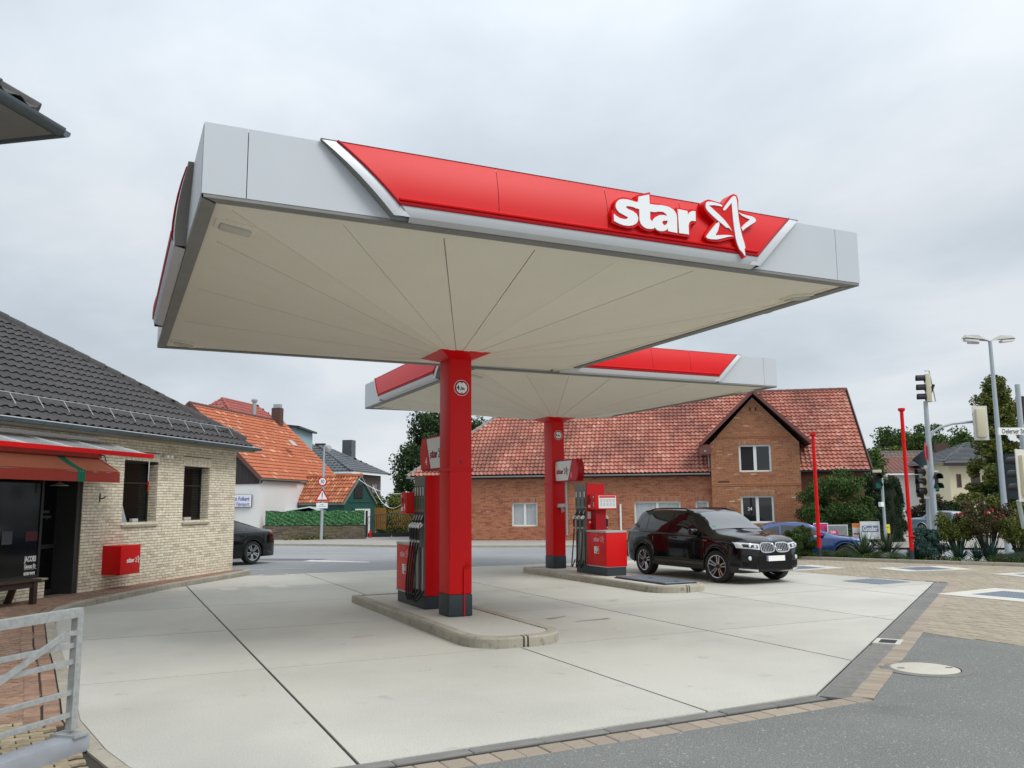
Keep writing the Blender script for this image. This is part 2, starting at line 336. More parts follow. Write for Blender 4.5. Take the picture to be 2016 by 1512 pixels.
LOGO = {'sta':[(0.341,0.302),(0.347,0.367),(0.495,0.416),(0.498,0.299),(0.575,0.301),(0.677,0.310),(0.766,0.305),(0.834,0.280),(0.870,0.240),(0.882,0.194),(0.879,-0.004),(0.747,0.002),(0.743,0.034),(0.720,0.010),(0.685,-0.006),(0.631,-0.013),(0.591,-0.004),(0.555,0.023),(0.544,0.005),(0.497,-0.005),(0.443,-0.006),(0.397,0.011),(0.365,0.042),(0.350,0.086),(0.350,0.216),(0.305,0.219),(0.266,0.230),(0.214,0.231),(0.174,0.226),(0.166,0.210),(0.199,0.192),(0.264,0.178),(0.310,0.153),(0.331,0.112),(0.327,0.071),(0.299,0.033),(0.252,0.006),(0.199,-0.007),(0.134,-0.010),(0.070,0.002),(0.000,0.026),(0.004,0.110),(0.034,0.088),(0.085,0.069),(0.137,0.065),(0.176,0.073),(0.191,0.087),(0.183,0.100),(0.132,0.116),(0.074,0.137),(0.040,0.169),(0.028,0.207),(0.039,0.249),(0.072,0.286),(0.118,0.304),(0.177,0.310),(0.242,0.305),(0.301,0.296)],'h1':[(0.500,0.208),(0.558,0.208),(0.627,0.226),(0.688,0.229),(0.725,0.211),(0.741,0.187),(0.693,0.192),(0.632,0.182),(0.576,0.152),(0.541,0.118),(0.531,0.096),(0.514,0.097),(0.498,0.115)],'h2':[(0.666,0.103),(0.684,0.120),(0.742,0.131),(0.745,0.111),(0.726,0.082),(0.702,0.067),(0.678,0.075)],'r':[(0.900,0.295),(1.040,0.291),(1.041,0.237),(1.071,0.280),(1.107,0.301),(1.157,0.305),(1.155,0.181),(1.094,0.176),(1.061,0.151),(1.046,0.110),(1.048,0.000),(0.905,-0.001)],'tb':[(-0.019,0.161),(0.020,0.146),(0.011,0.199),(0.026,0.259),(0.066,0.308),(0.132,0.335),(0.210,0.335),(0.282,0.326),(0.335,0.307),(0.334,0.389),(0.517,0.452),(0.519,0.317),(0.644,0.326),(0.760,0.322),(0.835,0.295),(0.875,0.259),(0.887,0.317),(1.058,0.312),(1.108,0.328),(1.179,0.326),(1.174,0.154),(1.114,0.152),(1.081,0.114),(1.076,-0.029),(0.725,-0.027),(0.644,-0.035),(0.577,-0.006),(0.496,-0.031),(0.429,-0.028),(0.370,-0.004),(0.338,0.026),(0.271,-0.020),(0.186,-0.031),(0.089,-0.024),(-0.023,0.006)],'s1':[(1.576,0.387),(1.590,0.373),(1.619,0.390),(1.672,0.446),(1.714,0.491),(1.721,0.414),(1.726,0.298),(1.739,0.171),(1.755,0.044),(1.778,-0.030),(1.810,-0.094),(1.844,-0.119),(1.884,-0.165),(1.893,-0.158),(1.881,-0.079),(1.898,-0.061),(1.886,-0.004),(1.855,0.083),(1.830,0.196),(1.813,0.310),(1.804,0.426),(1.799,0.536),(1.785,0.580),(1.758,0.589),(1.726,0.568),(1.676,0.511),(1.618,0.445)],'s2':[(1.571,0.435),(1.548,0.447),(1.472,0.459),(1.395,0.460),(1.342,0.453),(1.318,0.427),(1.315,0.375),(1.336,0.340),(1.402,0.292),(1.491,0.234),(1.565,0.193),(1.618,0.161),(1.657,0.163),(1.701,0.127),(1.665,0.180),(1.599,0.249),(1.510,0.313),(1.429,0.366),(1.366,0.408),(1.439,0.422),(1.516,0.423),(1.562,0.422)],'s3':[(1.497,0.212),(1.462,0.191),(1.409,0.133),(1.345,0.061),(1.301,0.008),(1.319,-0.012),(1.379,-0.017),(1.463,-0.009),(1.556,0.019),(1.635,0.045),(1.721,0.065),(1.667,0.071),(1.574,0.062),(1.442,0.039),(1.484,0.105),(1.511,0.185),(1.512,0.205)],'s4':[(1.822,0.386),(1.864,0.373),(1.943,0.364),(2.023,0.362),(2.070,0.346),(2.092,0.316),(2.075,0.294),(1.992,0.243),(1.909,0.187),(1.867,0.152),(1.861,0.177),(1.845,0.185),(1.871,0.214),(1.921,0.260),(1.992,0.315),(1.941,0.328),(1.871,0.348),(1.833,0.371)],'sb':[(1.295,0.436),(1.320,0.469),(1.366,0.488),(1.442,0.483),(1.542,0.472),(1.591,0.457),(1.645,0.526),(1.712,0.595),(1.768,0.620),(1.810,0.606),(1.832,0.561),(1.827,0.416),(1.929,0.392),(2.032,0.386),(2.086,0.355),(2.112,0.315),(2.082,0.282),(1.974,0.208),(1.874,0.134),(1.886,0.061),(1.916,-0.020),(1.913,-0.078),(1.888,-0.107),(1.915,-0.174),(1.879,-0.188),(1.835,-0.139),(1.791,-0.087),(1.756,-0.007),(1.743,0.046),(1.649,0.018),(1.531,-0.023),(1.416,-0.041),(1.325,-0.033),(1.282,0.003),(1.299,0.043),(1.363,0.127),(1.452,0.222),(1.357,0.292),(1.303,0.348),(1.294,0.398)]}
def logo(parent, M, sc, mw, ms, ext=.002, strokes=True):
    outline('lettering', [LOGO['sta'], LOGO['h1'], LOGO['h2']], mw, parent, M, ext, 0, sc)
    outline('lettering', [LOGO['r']], mw, parent, M, ext, 0, sc)
    for k in ('s1', 's2', 's3', 's4'): outline('star_emblem', [LOGO[k]], ms, parent, M, ext, 0, sc)
# tiles and bricks ------------------------------------------------
def tile_shape(tw, th, amp=.022, k=7, lip=.02, flat=.0, rise=.045):
    vs = []; L_ = th*1.12
    prof = [amp*math.sin(2*math.pi*(i/(k-1))+.6) if i/(k-1) > flat else amp*.3 for i in range(k)]
    for row, (y, dz) in enumerate(((0, rise), (L_, .0))):
        for i in range(k): vs.append((tw*1.02*i/(k-1), y, prof[i]+dz))
    for i in range(k): vs.append((tw*1.02*i/(k-1), .004, prof[i]+rise-.012))
    fs = [(i, i+1, k+i+1, k+i) for i in range(k-1)]+[(2*k+i, 2*k+i+1, i+1, i) for i in range(k-1)]
    return vs, fs
def tile_plane(roof, O, U, V, poly, tw, th, m, amp=.022, nmax=300, name='roof_tile', jit=.004, lip=.02, k=7, rise=.045):
    """cover a roof plane (origin O, eave direction U, slope direction V) with tiles inside the outline poly (u, v)"""
    U = Vector(U).normalized(); V = Vector(V).normalized(); Wn = U.cross(V); Ms = []
    us = [p[0] for p in poly]; vv = [p[1] for p in poly]
    for r_ in range(int(min(vv)/th), int(max(vv)/th)+1):
        for c_ in range(int(min(us)/tw)-1, int(max(us)/tw)+1):
            u, v = c_*tw, r_*th
            if inpoly(u+tw/2, v+th*.5, poly):
                p = Vector(O)+U*u+V*v+Wn*random.uniform(0, jit); a = random.uniform(-1, 1)*jit*1.5
                U2 = (U+V*a).normalized(); V2 = (V-U*a).normalized()
                Ms.append(Matrix(((U2.x, V2.x, Wn.x, p.x), (U2.y, V2.y, Wn.y, p.y), (U2.z, V2.z, Wn.z, p.z), (0, 0, 0, 1))))
    pieces(roof, name, tile_shape(tw, th, amp, lip=lip, k=k, rise=rise), Ms, m, nmax)
def ridge(roof, a, b, r, m, step=.38, name='ridge_tile'):
    a = Vector(a); b = Vector(b); t = b-a; n = max(1, int(t.length/step)); t.normalize(); me = None
    sd_ = t.cross(Vector((0, 0, 1))).normalized(); u = sd_.cross(t); L_ = (b-a).length/n
    mb = MB(); P = []
    for j, (x, rr) in enumerate(((0, r*1.08), (L_*1.06, r*.92))):
        P.append([(x, -rr*1.15, -rr*.7)]+[(x, -rr*math.cos(math.pi*k/6), rr*math.sin(math.pi*k/6)*.8) for k in range(7)]+[(x, rr*1.15, -rr*.7)])
    mb.grid(P); mb.poly([P[0][k] for k in range(9)])
    me = mb.mesh(name, m, True, 50)
    for i in range(n):
        p = a+t*(L_*i); obj(name, me, roof, Matrix(((t.x, sd_.x, u.x, p.x), (t.y, sd_.y, u.y, p.y), (t.z, sd_.z, u.z, p.z), (0, 0, 0, 1))))
def brick_rows(x0, x1, z0, z1, holes, bl, ch, depth=.012, y=0., gap=.010):
    """matrices of bricks in a wall lying in the plane y (outside is -y); holes: (xa, xb, za, zb)"""
    Ms = []; n = int((z1-z0)/ch)
    for r_ in range(n):
        za = z0+r_*ch; zm = za+ch/2
        cuts = sorted((h[0], h[1]) for h in holes if h[2]-.01 < zm < h[3]+.01); spans = []; a = x0
        for h0, h1 in cuts:
            if h0 > a: spans.append((a, h0))
            a = max(a, h1)
        if a < x1: spans.append((a, x1))
        for s0, s1 in spans:
            k = math.floor((s0-x0)/bl-((r_ % 2)*.5)); xx = x0+(k+(r_ % 2)*.5)*bl
            while xx < s1:
                p, q = max(xx, s0), min(xx+bl, s1)
                if q-p > .02: Ms.append(bxM(p+gap/2, y-depth-random.uniform(0, .003), za+gap/2, q-p-gap, depth+.002, ch-gap))
                xx += bl
    return Ms
BRICKU = ([(0, 0, 0), (1, 0, 0), (1, 1, 0), (0, 1, 0), (0, 0, 1), (1, 0, 1), (1, 1, 1), (0, 1, 1)], [(0, 1, 5, 4), (4, 5, 6, 7), (1, 2, 6, 5), (3, 0, 4, 7), (3, 2, 1, 0)])
def wall_mb(x0, x1, z0, z1, holes, y=0., th=.3):
    """wall in the plane y, thickness inwards, with rectangular openings"""
    mb = MB(); xs = sorted({x0, x1, *[h[0] for h in holes], *[h[1] for h in holes]}); zs = sorted({z0, z1, *[h[2] for h in holes], *[h[3] for h in holes]})
    solid = lambda a, b, c, d: not any(h[0] <= (a+b)/2 <= h[1] and h[2] <= (c+d)/2 <= h[3] for h in holes)
    for i in range(len(xs)-1):
        for j in range(len(zs)-1):
            if solid(xs[i], xs[i+1], zs[j], zs[j+1]):
                for yy in (y, y+th):
                    q = [(xs[i], yy, zs[j]), (xs[i+1], yy, zs[j]), (xs[i+1], yy, zs[j+1]), (xs[i], yy, zs[j+1])]
                    mb.poly(q if yy == y else q[::-1])
    for a, b, c, d in holes:
        mb.poly([(a, y, c), (a, y+th, c), (b, y+th, c), (b, y, c)]); mb.poly([(a, y, d), (b, y, d), (b, y+th, d), (a, y+th, d)])
        mb.poly([(a, y, c), (a, y, d), (a, y+th, d), (a, y+th, c)]); mb.poly([(b, y, c), (b, y+th, c), (b, y+th, d), (b, y, d)])
    mb.poly([(x0, y, z0), (x0, y, z1), (x0, y+th, z1), (x0, y+th, z0)]); mb.poly([(x1, y, z0), (x1, y+th, z0), (x1, y+th, z1), (x1, y, z1)])
    mb.poly([(x0, y, z1), (x1, y, z1), (x1, y+th, z1), (x0, y+th, z1)])
    return mb
def window(parent, x0, x1, z0, z1, y, fm=None, fw=.06, mull=1, curtain=False, sill=True, glass=None, dark=True):
    """window > frame bars, panes, sill; y is the outer plane of the frame"""
    fm = fm or FRAMEW; mb = MB()
    mb.box(x0, x1, y, y+.06, z0, z0+fw).box(x0, x1, y, y+.06, z1-fw, z1).box(x0, x0+fw, y, y+.06, z0+fw, z1-fw).box(x1-fw, x1, y, y+.06, z0+fw, z1-fw)
    wd = (x1-x0)/(mull+1)
    for i in range(mull): xm = x0+wd*(i+1); mb.box(xm-fw*.8, xm+fw*.8, y, y+.06, z0+fw, z1-fw)
    o = mb.build('window', fm, parent)
    for i in range(mull+1):
        a = x0+wd*i+(fw if i == 0 else fw*.8); b = x0+wd*(i+1)-(fw if i == mull else fw*.8)
        MB().box(a, b, y+.025, y+.035, z0+fw, z1-fw).build('pane', glass or (GLASSC if curtain else GLASSD), o)
        if curtain:
            P = [[(a+(b-a)*k/40, y+.14+.02*math.sin(k*1.9)+.01*math.sin(k*.7), zz) for k in range(41)] for zz in (z0+fw, z1-fw)]
            MB().grid(P).build('curtain', CURT, o, True)
    if sill: MB().box(x0-.05, x1+.05, y-.1, y+.05, z0-.05, z0-.004).build('sill', SILLM, o)
    return o
SILLM = mat('window_sill', (.25, .22, .19), .8)
GLASSC = mat('clear_glass', (.8, .85, .85), .02, trans=.0, alpha=.28, spec=.6)
def house(name, label, O, rot, L_, Dp, eave, ridge_z, wallm, roofm, over=.35, hip=0., base=-.5, cat='house', plate=.12, tw=None, th=None, amp=.02, nmax=300, ridge_m=None, tri_m=None, floor0=0.):
    """gabled or hipped building: local x along the front, y into depth. Returns (thing, wall, roof)"""
    t = thing(name, label, cat, O, rot)
    wl = MB(); wl.box(0, L_, 0, Dp, base, eave-.02)
    rz = ridge_z-eave; sl_ = rz/(Dp/2)
    if hip == 0:
        for x in (0, L_): 
            q = [(x, 0, eave-.02), (x, Dp, eave-.02), (x, Dp/2, ridge_z-.06)]
            wl.poly(q if x else q[::-1])
    wo = wl.build('wall', wallm, t)
    o = over; ez = eave-o*sl_; x0, x1 = -o, L_+o; y0, y1 = -o, Dp+o; h = hip+(o if hip else 0)
    A, B, C, Dd = (x0, y0, ez), (x1, y0, ez), (x1, y1, ez), (x0, y1, ez); R1, R2 = (x0+h, Dp/2, ridge_z), (x1-h, Dp/2, ridge_z)
    rb = MB(); up = lambda p: (p[0], p[1], p[2]+plate)
    rb.add([A, B, C, Dd, R1, R2]+[up(p) for p in (A, B, C, Dd, R1, R2)], [(0, 4, 5, 1), (2, 5, 4, 3), (6, 7, 11, 10), (8, 9, 10, 11), (0, 1, 7, 6), (2, 3, 9, 8)]+([(0, 3, 4), (1, 5, 2), (6, 10, 9), (7, 8, 11), (1, 2, 8, 7), (3, 0, 6, 9)] if hip else [(0, 6, 10, 4), (3, 4, 10, 9), (1, 5, 11, 7), (2, 8, 11, 5)]))
    ro = rb.build('roof', roofm if tw is None else GREYT, t)
    if tw:
        V = Vector((0, Dp/2+o, ridge_z-ez)); sl = V.length; w_ = x1-x0
        tile_plane(ro, Vector(up(A)), (1, 0, 0), V, [(0, 0), (w_, 0), (w_-h, sl), (h, sl)], tw, th, roofm, amp, nmax)
        if hip:
            V2 = Vector((h, 0, ridge_z-ez)); s2 = V2.length; wd = y1-y0
            tile_plane(ro, Vector(up(Dd)), (0, -1, 0), V2, [(0, 0), (wd, 0), (wd/2, s2)], tw, th, roofm, amp, 0)
            V3 = Vector((-h, 0, ridge_z-ez)); tile_plane(ro, Vector(up(B)), (0, 1, 0), V3, [(0, 0), (wd, 0), (wd/2, s2)], tw, th, roofm, amp, 0)
        rm = ridge_m or roofm
        ridge(ro, up(R1), up(R2), .11, rm)
        if hip:
            for p in (A, Dd): ridge(ro, up(p), up(R1), .11, rm)
            for p in (B, C): ridge(ro, up(p), up(R2), .11, rm)
    return t, wo, ro

# ============================================================ GROUND
def sstep(t): t = max(0, min(1, t)); return t*t*(3-2*t)
def dip(x, y):
    cx = x*math.cos(YAW)-y*math.sin(YAW); ds = (x-19.83)*.894+(y-21.24)*.448
    return -.27*sstep((cx-6)/4)*sstep((ds-.7)/2)
xs = sorted({-1600, -700, -300, -150, -80, *range(-50, 121, 2), 160, 220, 320, 600, 1000, 1700}); ys = sorted({-300, -100, -50, *range(-20, 121, 2), 160, 220, 320, 600, 1000, 1700})
P = [[(x, y, -.03+dip(x, y)) for x in xs] for y in ys]
g = MB().grid(P).build('ground', ROAD, None, True); struct(g)

# coarse asphalt in front of the forecourt
MB().prism([(10.36, 8.70), (6.43, 5.985), (-3, 5.60), (-3, -3), (14, -3), (10.9, 2), (10.42, 7.2)], -.06, -.012).build('asphalt_yard', ASPH)
struct(bpy.data.objects['asphalt_yard'])

# concrete forecourt, slab by slab
FC = [(3.35, 23.55), (1.38, 20.86), (.55, 19.4), (.09, 18.55), (-.37, 17.74), (-.62, 16.9), (-.7, 16.1), (-.67, 14.91), (-.5, 12.6), (-.32, 10.88), (-.2, 9.4), (-.14, 8.5), (.07, 7.36), (.21, 6.85), (.42, 6.2), (1.65, 6.17), (4.51, 6.29), (6.13, 6.39), (16.7, 13.62), (16.25, 16.2), (16.15, 17.5), (16.1, 21.5), (15.5, 23.3)]
fo = obj('forecourt', MB().prism(FC, -.09, -.014).mesh('forecourt', JOINT)); struct(fo)
XJ = [-2, 1.67, 4.80, 7.76, 10.9, 14.0, 17]; YJ = [5.5, 10.1, 13.42, 16.75, 20.0, 24]
for i in range(len(XJ)-1):
    for j in range(len(YJ)-1):
        g_ = .014
        q = clip(FC, XJ[i]+g_, XJ[i+1]-g_, YJ[j]+g_, YJ[j+1]-g_)
        if len(q) >= 3: MB().prism(q, -.05, random.uniform(0, .0015)).build('slab', CONC, fo)

# dried oil and fuel marks where the cars stop
STAIN = mat('oil_stain', (.38, .365, .32), .8, namt=.9, nscale=9, col2=(.48, .465, .41)); STAIN2 = mat('dark_oil_stain', (.25, .215, .18), .75, namt=.9, nscale=11, col2=(.42, .395, .34))
for (x, y, a, b, r_, m) in ((6.5, 12.35, .22, .05, .4, STAIN2), (6.95, 11.85, .30, .04, .1, STAIN2), (6.3, 14.6, .2, .1, .9, STAIN), (7.4, 15.3, .16, .07, 2.0, STAIN), (3.2, 11.9, .12, .05, .3, STAIN), (8.6, 14.0, .16, .06, .7, STAIN)):
    q = []
    for k in range(26):
        an = 2*math.pi*k/26; f = 1+.35*math.sin(3*an+x*7)+.22*math.sin(7*an+y*5)+random.uniform(-.12, .12); p = Matrix.Rotation(r_, 2) @ Vector((a*f*math.cos(an), b*f*math.sin(an))); q.append((x+p.x, y+p.y, .0032))
    MB().poly(q).build('stain', m, fo)
# gutter strips and sett rows along the right and the front edge
def strip(name, a, b, w0, w1, seg, m, z=0., zt=-.06, parent=None, gap=.008, rnd=.0, chamf=True):
    """row of stones along a line, between the offsets w0 and w1 to the right of a->b"""
    a = Vector((*a, 0)); b = Vector((*b, 0)); t = b-a; L_ = t.length; t.normalize(); nrm = Vector((t.y, -t.x, 0)); n = max(1, round(L_/seg)); s = L_/n; Ms = []
    for i in range(n):
        p = a+t*(i*s+gap/2)+nrm*w0; zz = z+random.uniform(-rnd, rnd)
        Ms.append(Matrix(((t.x*(s-gap), -nrm.x*(w0-w1), 0, p.x), (t.y*(s-gap), -nrm.y*(w0-w1), 0, p.y), (0, 0, zz-zt, zt), (0, 0, 0, 1))))
    # unit box has y to the left; flip so faces point outwards
    vs, fs = chamfer_unit(.03, .12) if chamf else UNIT
    return name, (vs, [q[::-1] for q in fs]), Ms, m, parent
gut = obj('gutter', MB().prism([(16.72, 13.60), (6.14, 6.36), (6.22, 5.85), (10.3, 8.6), (17.0, 13.15)], -.09, -.024).mesh('gutter', JOINT)); struct(gut)
def lay(a, nmax=300): nm, base, Ms, m, par = a; pieces(par, nm, base, Ms, m, nmax)
lay(strip('gutter_stone', (6.13, 6.37), (16.72, 13.61), .02, .30, .5, GUTTER, -.008, parent=gut, rnd=.003))
BEIGE = mat('beige_sett', (.36, .30, .235), .9, var=.13, namt=.4, nscale=5, col2=(.27, .23, .18), bump=.3, fine=.1)
bo = obj('sett_border', MB().prism([(6.2, 6.05), (1.0, 5.80), (1.0, 5.6), (6.25, 5.8), (10.33, 8.56), (10.1, 8.66)], -.1, -.022).mesh('sett_border', JOINT)); struct(bo)
lay(strip('sett', (6.20, 6.455), (16.86, 13.74), .31, .51, .17, BEIGE, -.003, parent=bo, rnd=.003))
lay(strip('sett', (-1, 5.895), (6.42, 6.205), .03, .225, .2, BEIGE, -.006, parent=bo, rnd=.003))
fg = obj('front_gutter', MB().prism([(.5, 6.15), (6.12, 6.36), (6.13, 6.2), (.5, 5.95)], -.1, -.02).mesh('front_gutter', JOINT)); struct(fg)
lay(strip('gutter_stone', (-.5, 6.11), (6.12, 6.375), .012, .14, .6, GUTTER, -.007, parent=fg, rnd=.003))

# block paving on the right
AP = [(10.26, 8.74), (10.42, 7.25), (11.2, 0), (34, -4), (27.2, 6.5), (22.6, 15.55), (19.83, 21.1), (16.2, 22), (16.14, 17.5), (16.3, 16.2), (16.98, 13.6), (16.8, 13.2)]
ap = obj('block_paving', MB().prism(AP, -.1, -.02).mesh('block_paving', mat('paving_sand', (.20, .17, .125), .95))); struct(ap)
BLOCK = mat('paving_block', (.37, .315, .235), .9, var=.12, namt=.5, nscale=.8, col2=(.30, .265, .205), bump=.2, fine=.1)
Ms = []
for i in range(120):
    for j in range(210):
        x = 10+j*.1; y = -1+i*.2+(.1 if j % 2 else 0); p = (x+.05, y+.1)
        if inpoly(p[0], p[1], AP) and seen(Vector((p[0], p[1], 0)), 900): Ms.append(bxM(x+.004, y+.004, -.05, .092, .192, .043+random.uniform(-.0015, .0015)))
pieces(ap, 'paving_block', (UNIT[0], UNIT[1][:5]), Ms, BLOCK, 300)

def cover(label, cx, cy, rot, w0, w1, sx, sy, m=STEELP, ring=True, z=.004):
    t = thing('manhole_cover', label, 'manhole cover', (cx, cy, 0), rot)
    if ring:
        mb = MB()
        for (a, b, c_, d) in ((-w0, w0, -w1, -sy-.012), (-w0, w0, sy+.012, w1), (-w0, -sx-.012, -sy-.01, sy+.01), (sx+.012, w0, -sy-.01, sy+.01)): mb.box(a, b, c_, d, -.05, z)
        mb.build('concrete_surround', CONCW, t)
    mb = MB(); mb.bbox(-sx, sx, -sy, sy, -.03, z+.004, .006)
    lid = mb.build('lid', m, t)
    rb = MB()
    for k in range(9):
        for q in range(9): rb.box(-sx+.06+k*(2*sx-.12)/8-.02, -sx+.06+k*(2*sx-.12)/8+.02, -sy+.06+q*(2*sy-.12)/8-.008, -sy+.06+q*(2*sy-.12)/8+.008, z+.004, z+.008)
    rb.build('tread_pattern', m, lid)['kind'] = 'stuff'
    return t
cover('square blue-grey steel lid let into the corner of the concrete forecourt', 15.72, 14.33, .08, .6, .6, .5, .5, ring=False, z=.006)
cover('square steel lid in a pale concrete surround below the rose bush', 19.75, 16.4, -.2, 1.05, .62, .55, .45)
cover('large square lid in pale concrete at the right edge of the block paving', 15.72, 11.05, .1, 1.0, .95, .52, .52)
cover('square lid in pale concrete just in front of the black off-roader', 17.25, 18.3, .0, 1.0, .62, .5, .42)
cover('square lid in pale concrete farthest right on the block paving', 20.55, 13.6, -.1, .95, .7, .5, .45)
cover('faint pale lid in the concrete between shop and road', 3.0, 20.05, .1, .75, .35, .35, .28, m=CONCW)
# round manhole
t = thing('round_manhole', 'round pale manhole lid in a grey iron ring in the asphalt', 'manhole cover', (8.1, 6.80, -.012), 0)
MB().lathe([(.36, 0), (.36, .012), (.46, .010), (.47, -.03)], 40).build('iron_ring', GUTTER, t, True, 30)
lid = MB().lathe([(.345, -.01), (.345, .010), (.33, .014), (0, .014)], 40).build('lid', mat('manhole_lid', (.55, .52, .44), .85, namt=.4, nscale=5, col2=(.45, .42, .35), bump=.1), t, True, 30)
for s in (-1, 1): MB().box(s*.26-.035, s*.26+.035, -.014, .014, .0145, .017, Matrix.Rotation(-.44, 4, 'Z')).build('lifting_hole', JOINT, lid)
# yard drain in the gutter
def drain(label, x, y, rot, sx, sy, z):
    t = thing('drain_grate', label, 'drain', (x, y, z), rot)
    mb = MB(); 
    for (a, b, c_, d) in ((-sx, sx, -sy, -sy+.06), (-sx, sx, sy-.06, sy), (-sx, -sx+.06, -sy+.06, sy-.06), (sx-.06, sx, -sy+.06, sy-.06)): mb.box(a, b, c_, d, -.06, .006)
    mb.build('frame', CONCW, t); MB().box(-sx+.06, sx-.06, -sy+.06, sy-.06, -.1, -.04).build('pit', JOINT, t)
    n = 9
    for k in range(n):
        x = -sx+.08+(2*sx-.16)*k/(n-1); MB().box(x-.012, x+.012, -sy+.06, sy-.06, -.03, .003).build('bar', DARKM, t)
drain('square iron drain grate in the grey gutter of the right edge', 9.19, 8.25, .6, .22, .16, 0)
drain('narrow slotted road drain between the forecourt and the road', 4.0, 23.45, .0, .36, .18, .003)

# ---- raised walk in front of the shop, with its kerb
SD = Vector((.5936, .8047, 0)); SN = Vector((.8047, -.5936, 0)); SP = Vector((-.53, 19.55, 0)); SROT = math.atan2(.8047, .5936)
KL = [(3.52, 24.3), (3.35, 23.82), (1.38, 20.86), (.55, 19.4), (.09, 18.55), (-.37, 17.74), (-.62, 16.9), (-.7, 16.1), (-.67, 14.91), (-.5, 12.6), (-.32, 10.88), (-.2, 9.4), (-.14, 8.5), (-.03, 7.9), (.07, 7.36), (.21, 6.85), (.42, 6.2), (.6, 5.6)]
def offs(L_, d):
    o = []
    for i, p in enumerate(L_):
        a = L_[max(i-1, 0)]; b = L_[min(i+1, len(L_)-1)]; t = Vector((b[0]-a[0], b[1]-a[1])).normalized(); o.append((p[0]+t.y*d, p[1]-t.x*d))
    return o
def zk(y): return .10*sstep((y-9.5)/4)+.012   # the kerb dies away towards the gate
K1 = offs(KL, .0); K2 = offs(KL, .13)
WALK = K2+[(-6, 5.0), (-9, 12), (-6, 15), (-3.5, 15.6), (3.0, 24.45)]
walk = MB(); 
kp = obj('kerb', None); struct(kp)
def resample(L_, step):
    o = [Vector((*L_[0], 0))]; 
    for i in range(len(L_)-1):
        a = Vector((*L_[i], 0)); b = Vector((*L_[i+1], 0)); n = max(1, round((b-a).length/step))
        o += [a+(b-a)*k/n for k in range(1, n+1)]
    return o
RK = resample(KL, .5)
for i in range(len(RK)-1):
    a, b = RK[i], RK[i+1]; t = (b-a).normalized(); nr = Vector((t.y, -t.x, 0)); g_ = .004
    ta = t if i == 0 else (b-RK[i-1]).normalized(); tb = t if i == len(RK)-2 else (RK[i+2]-a).normalized()
    na, nb = Vector((ta.y, -ta.x, 0)), Vector((tb.y, -tb.x, 0)); za, zb = zk(a.y), zk(b.y)
    a = a+t*g_; b = b-t*g_
    q = [a+nr*0+Vector((0, 0, -.1)), b+Vector((0, 0, -.1)), b+nb*.13+Vector((0, 0, -.1)), a+na*.13+Vector((0, 0, -.1)),
         a+Vector((0, 0, za-.02)), b+Vector((0, 0, zb-.02)), a+na*.02+Vector((0, 0, za)), b+nb*.02+Vector((0, 0, zb)), b+nb*.13+Vector((0, 0, zb)), a+na*.13+Vector((0, 0, za))]
    MB().add(q, [(0, 4, 5, 1), (4, 6, 7, 5), (6, 9, 8, 7), (1, 5, 7, 8, 2), (0, 3, 9, 6, 4), (3, 2, 8, 9)]).build('kerb_stone', CONC2, kp)
# bedding under the walk
bed = MB(); rows = []
for (x, y) in K2: rows.append([(x, y, zk(y)-.02), (x-1.2, y-.2, zk(y-.2)-.025), (x-9, y-1.5, zk(y-1.5)-.03)])
bed.grid(rows); wk = bed.build('walkway', mat('walk_joint', (.045, .035, .028), .95, namt=.4, nscale=4)); struct(wk)
PAVER = tilemat('red_paver', [(0, (.30, .175, .115)), (.35, (.25, .15, .10)), (.7, (.36, .22, .15)), (1, (.22, .15, .115))], .9, moss=((.17, .14, .11), .4))
PAVEY = tilemat('yellow_paver', [(0, (.40, .32, .20)), (.5, (.34, .275, .18)), (1, (.45, .37, .25))], .9, moss=((.25, .21, .15), .4))
# two soldier rows that follow the kerb
Ms = []
for d0 in (.145, .30):
    L_ = resample(offs(KL, d0), .145)
    for i in range(len(L_)-1):
        a, b = L_[i], L_[i+1]; t = (b-a).normalized(); nr = Vector((t.y, -t.x, 0)); z = zk(a.y)
        if a.y < 8.45 or (b-a).length < .05: continue
        Ms.append(Matrix(((t.x*((b-a).length-.018), nr.x*.135, 0, a.x), (t.y*((b-a).length-.018), nr.y*.135, 0, a.y), (0, 0, .05, z-.05+random.uniform(-.002, .002)), (0, 0, 0, 1))))
vs, fs = chamfer_unit(.05, .15)
pieces(wk, 'paver', (vs, [q[::-1] for q in fs]), Ms, PAVER, 200)
INN = offs(KL, .36); inn = [p for p in INN if p[1] > 8.2]; AREA = inn+[(-8, 7.9), (-9, 12), (-6.4, 15.5), (-3.4, 15.4), (2.9, 24.3)]
Ms = []; Mr = Matrix.Rotation(SROT, 4, 'Z')
for i in range(-30, 140):
    for j in range(-40, 130):
        p = SP+SD*(-13.5+i*.205+(.1 if j % 2 else 0))+SN*(-1.2+j*.105); x, y = p.x, p.y
        if 8.22 < y and inpoly(x, y, AREA) and seen(Vector((x, y, .1)), 250): Ms.append(Matrix.Translation((x, y, zk(y)-.056)) @ Mr @ bxM(0, 0, 0, .195, .096, .05+random.uniform(-.003, .003)))
pieces(wk, 'paver', chamfer_unit(.05, .12), Ms, PAVER, 280)
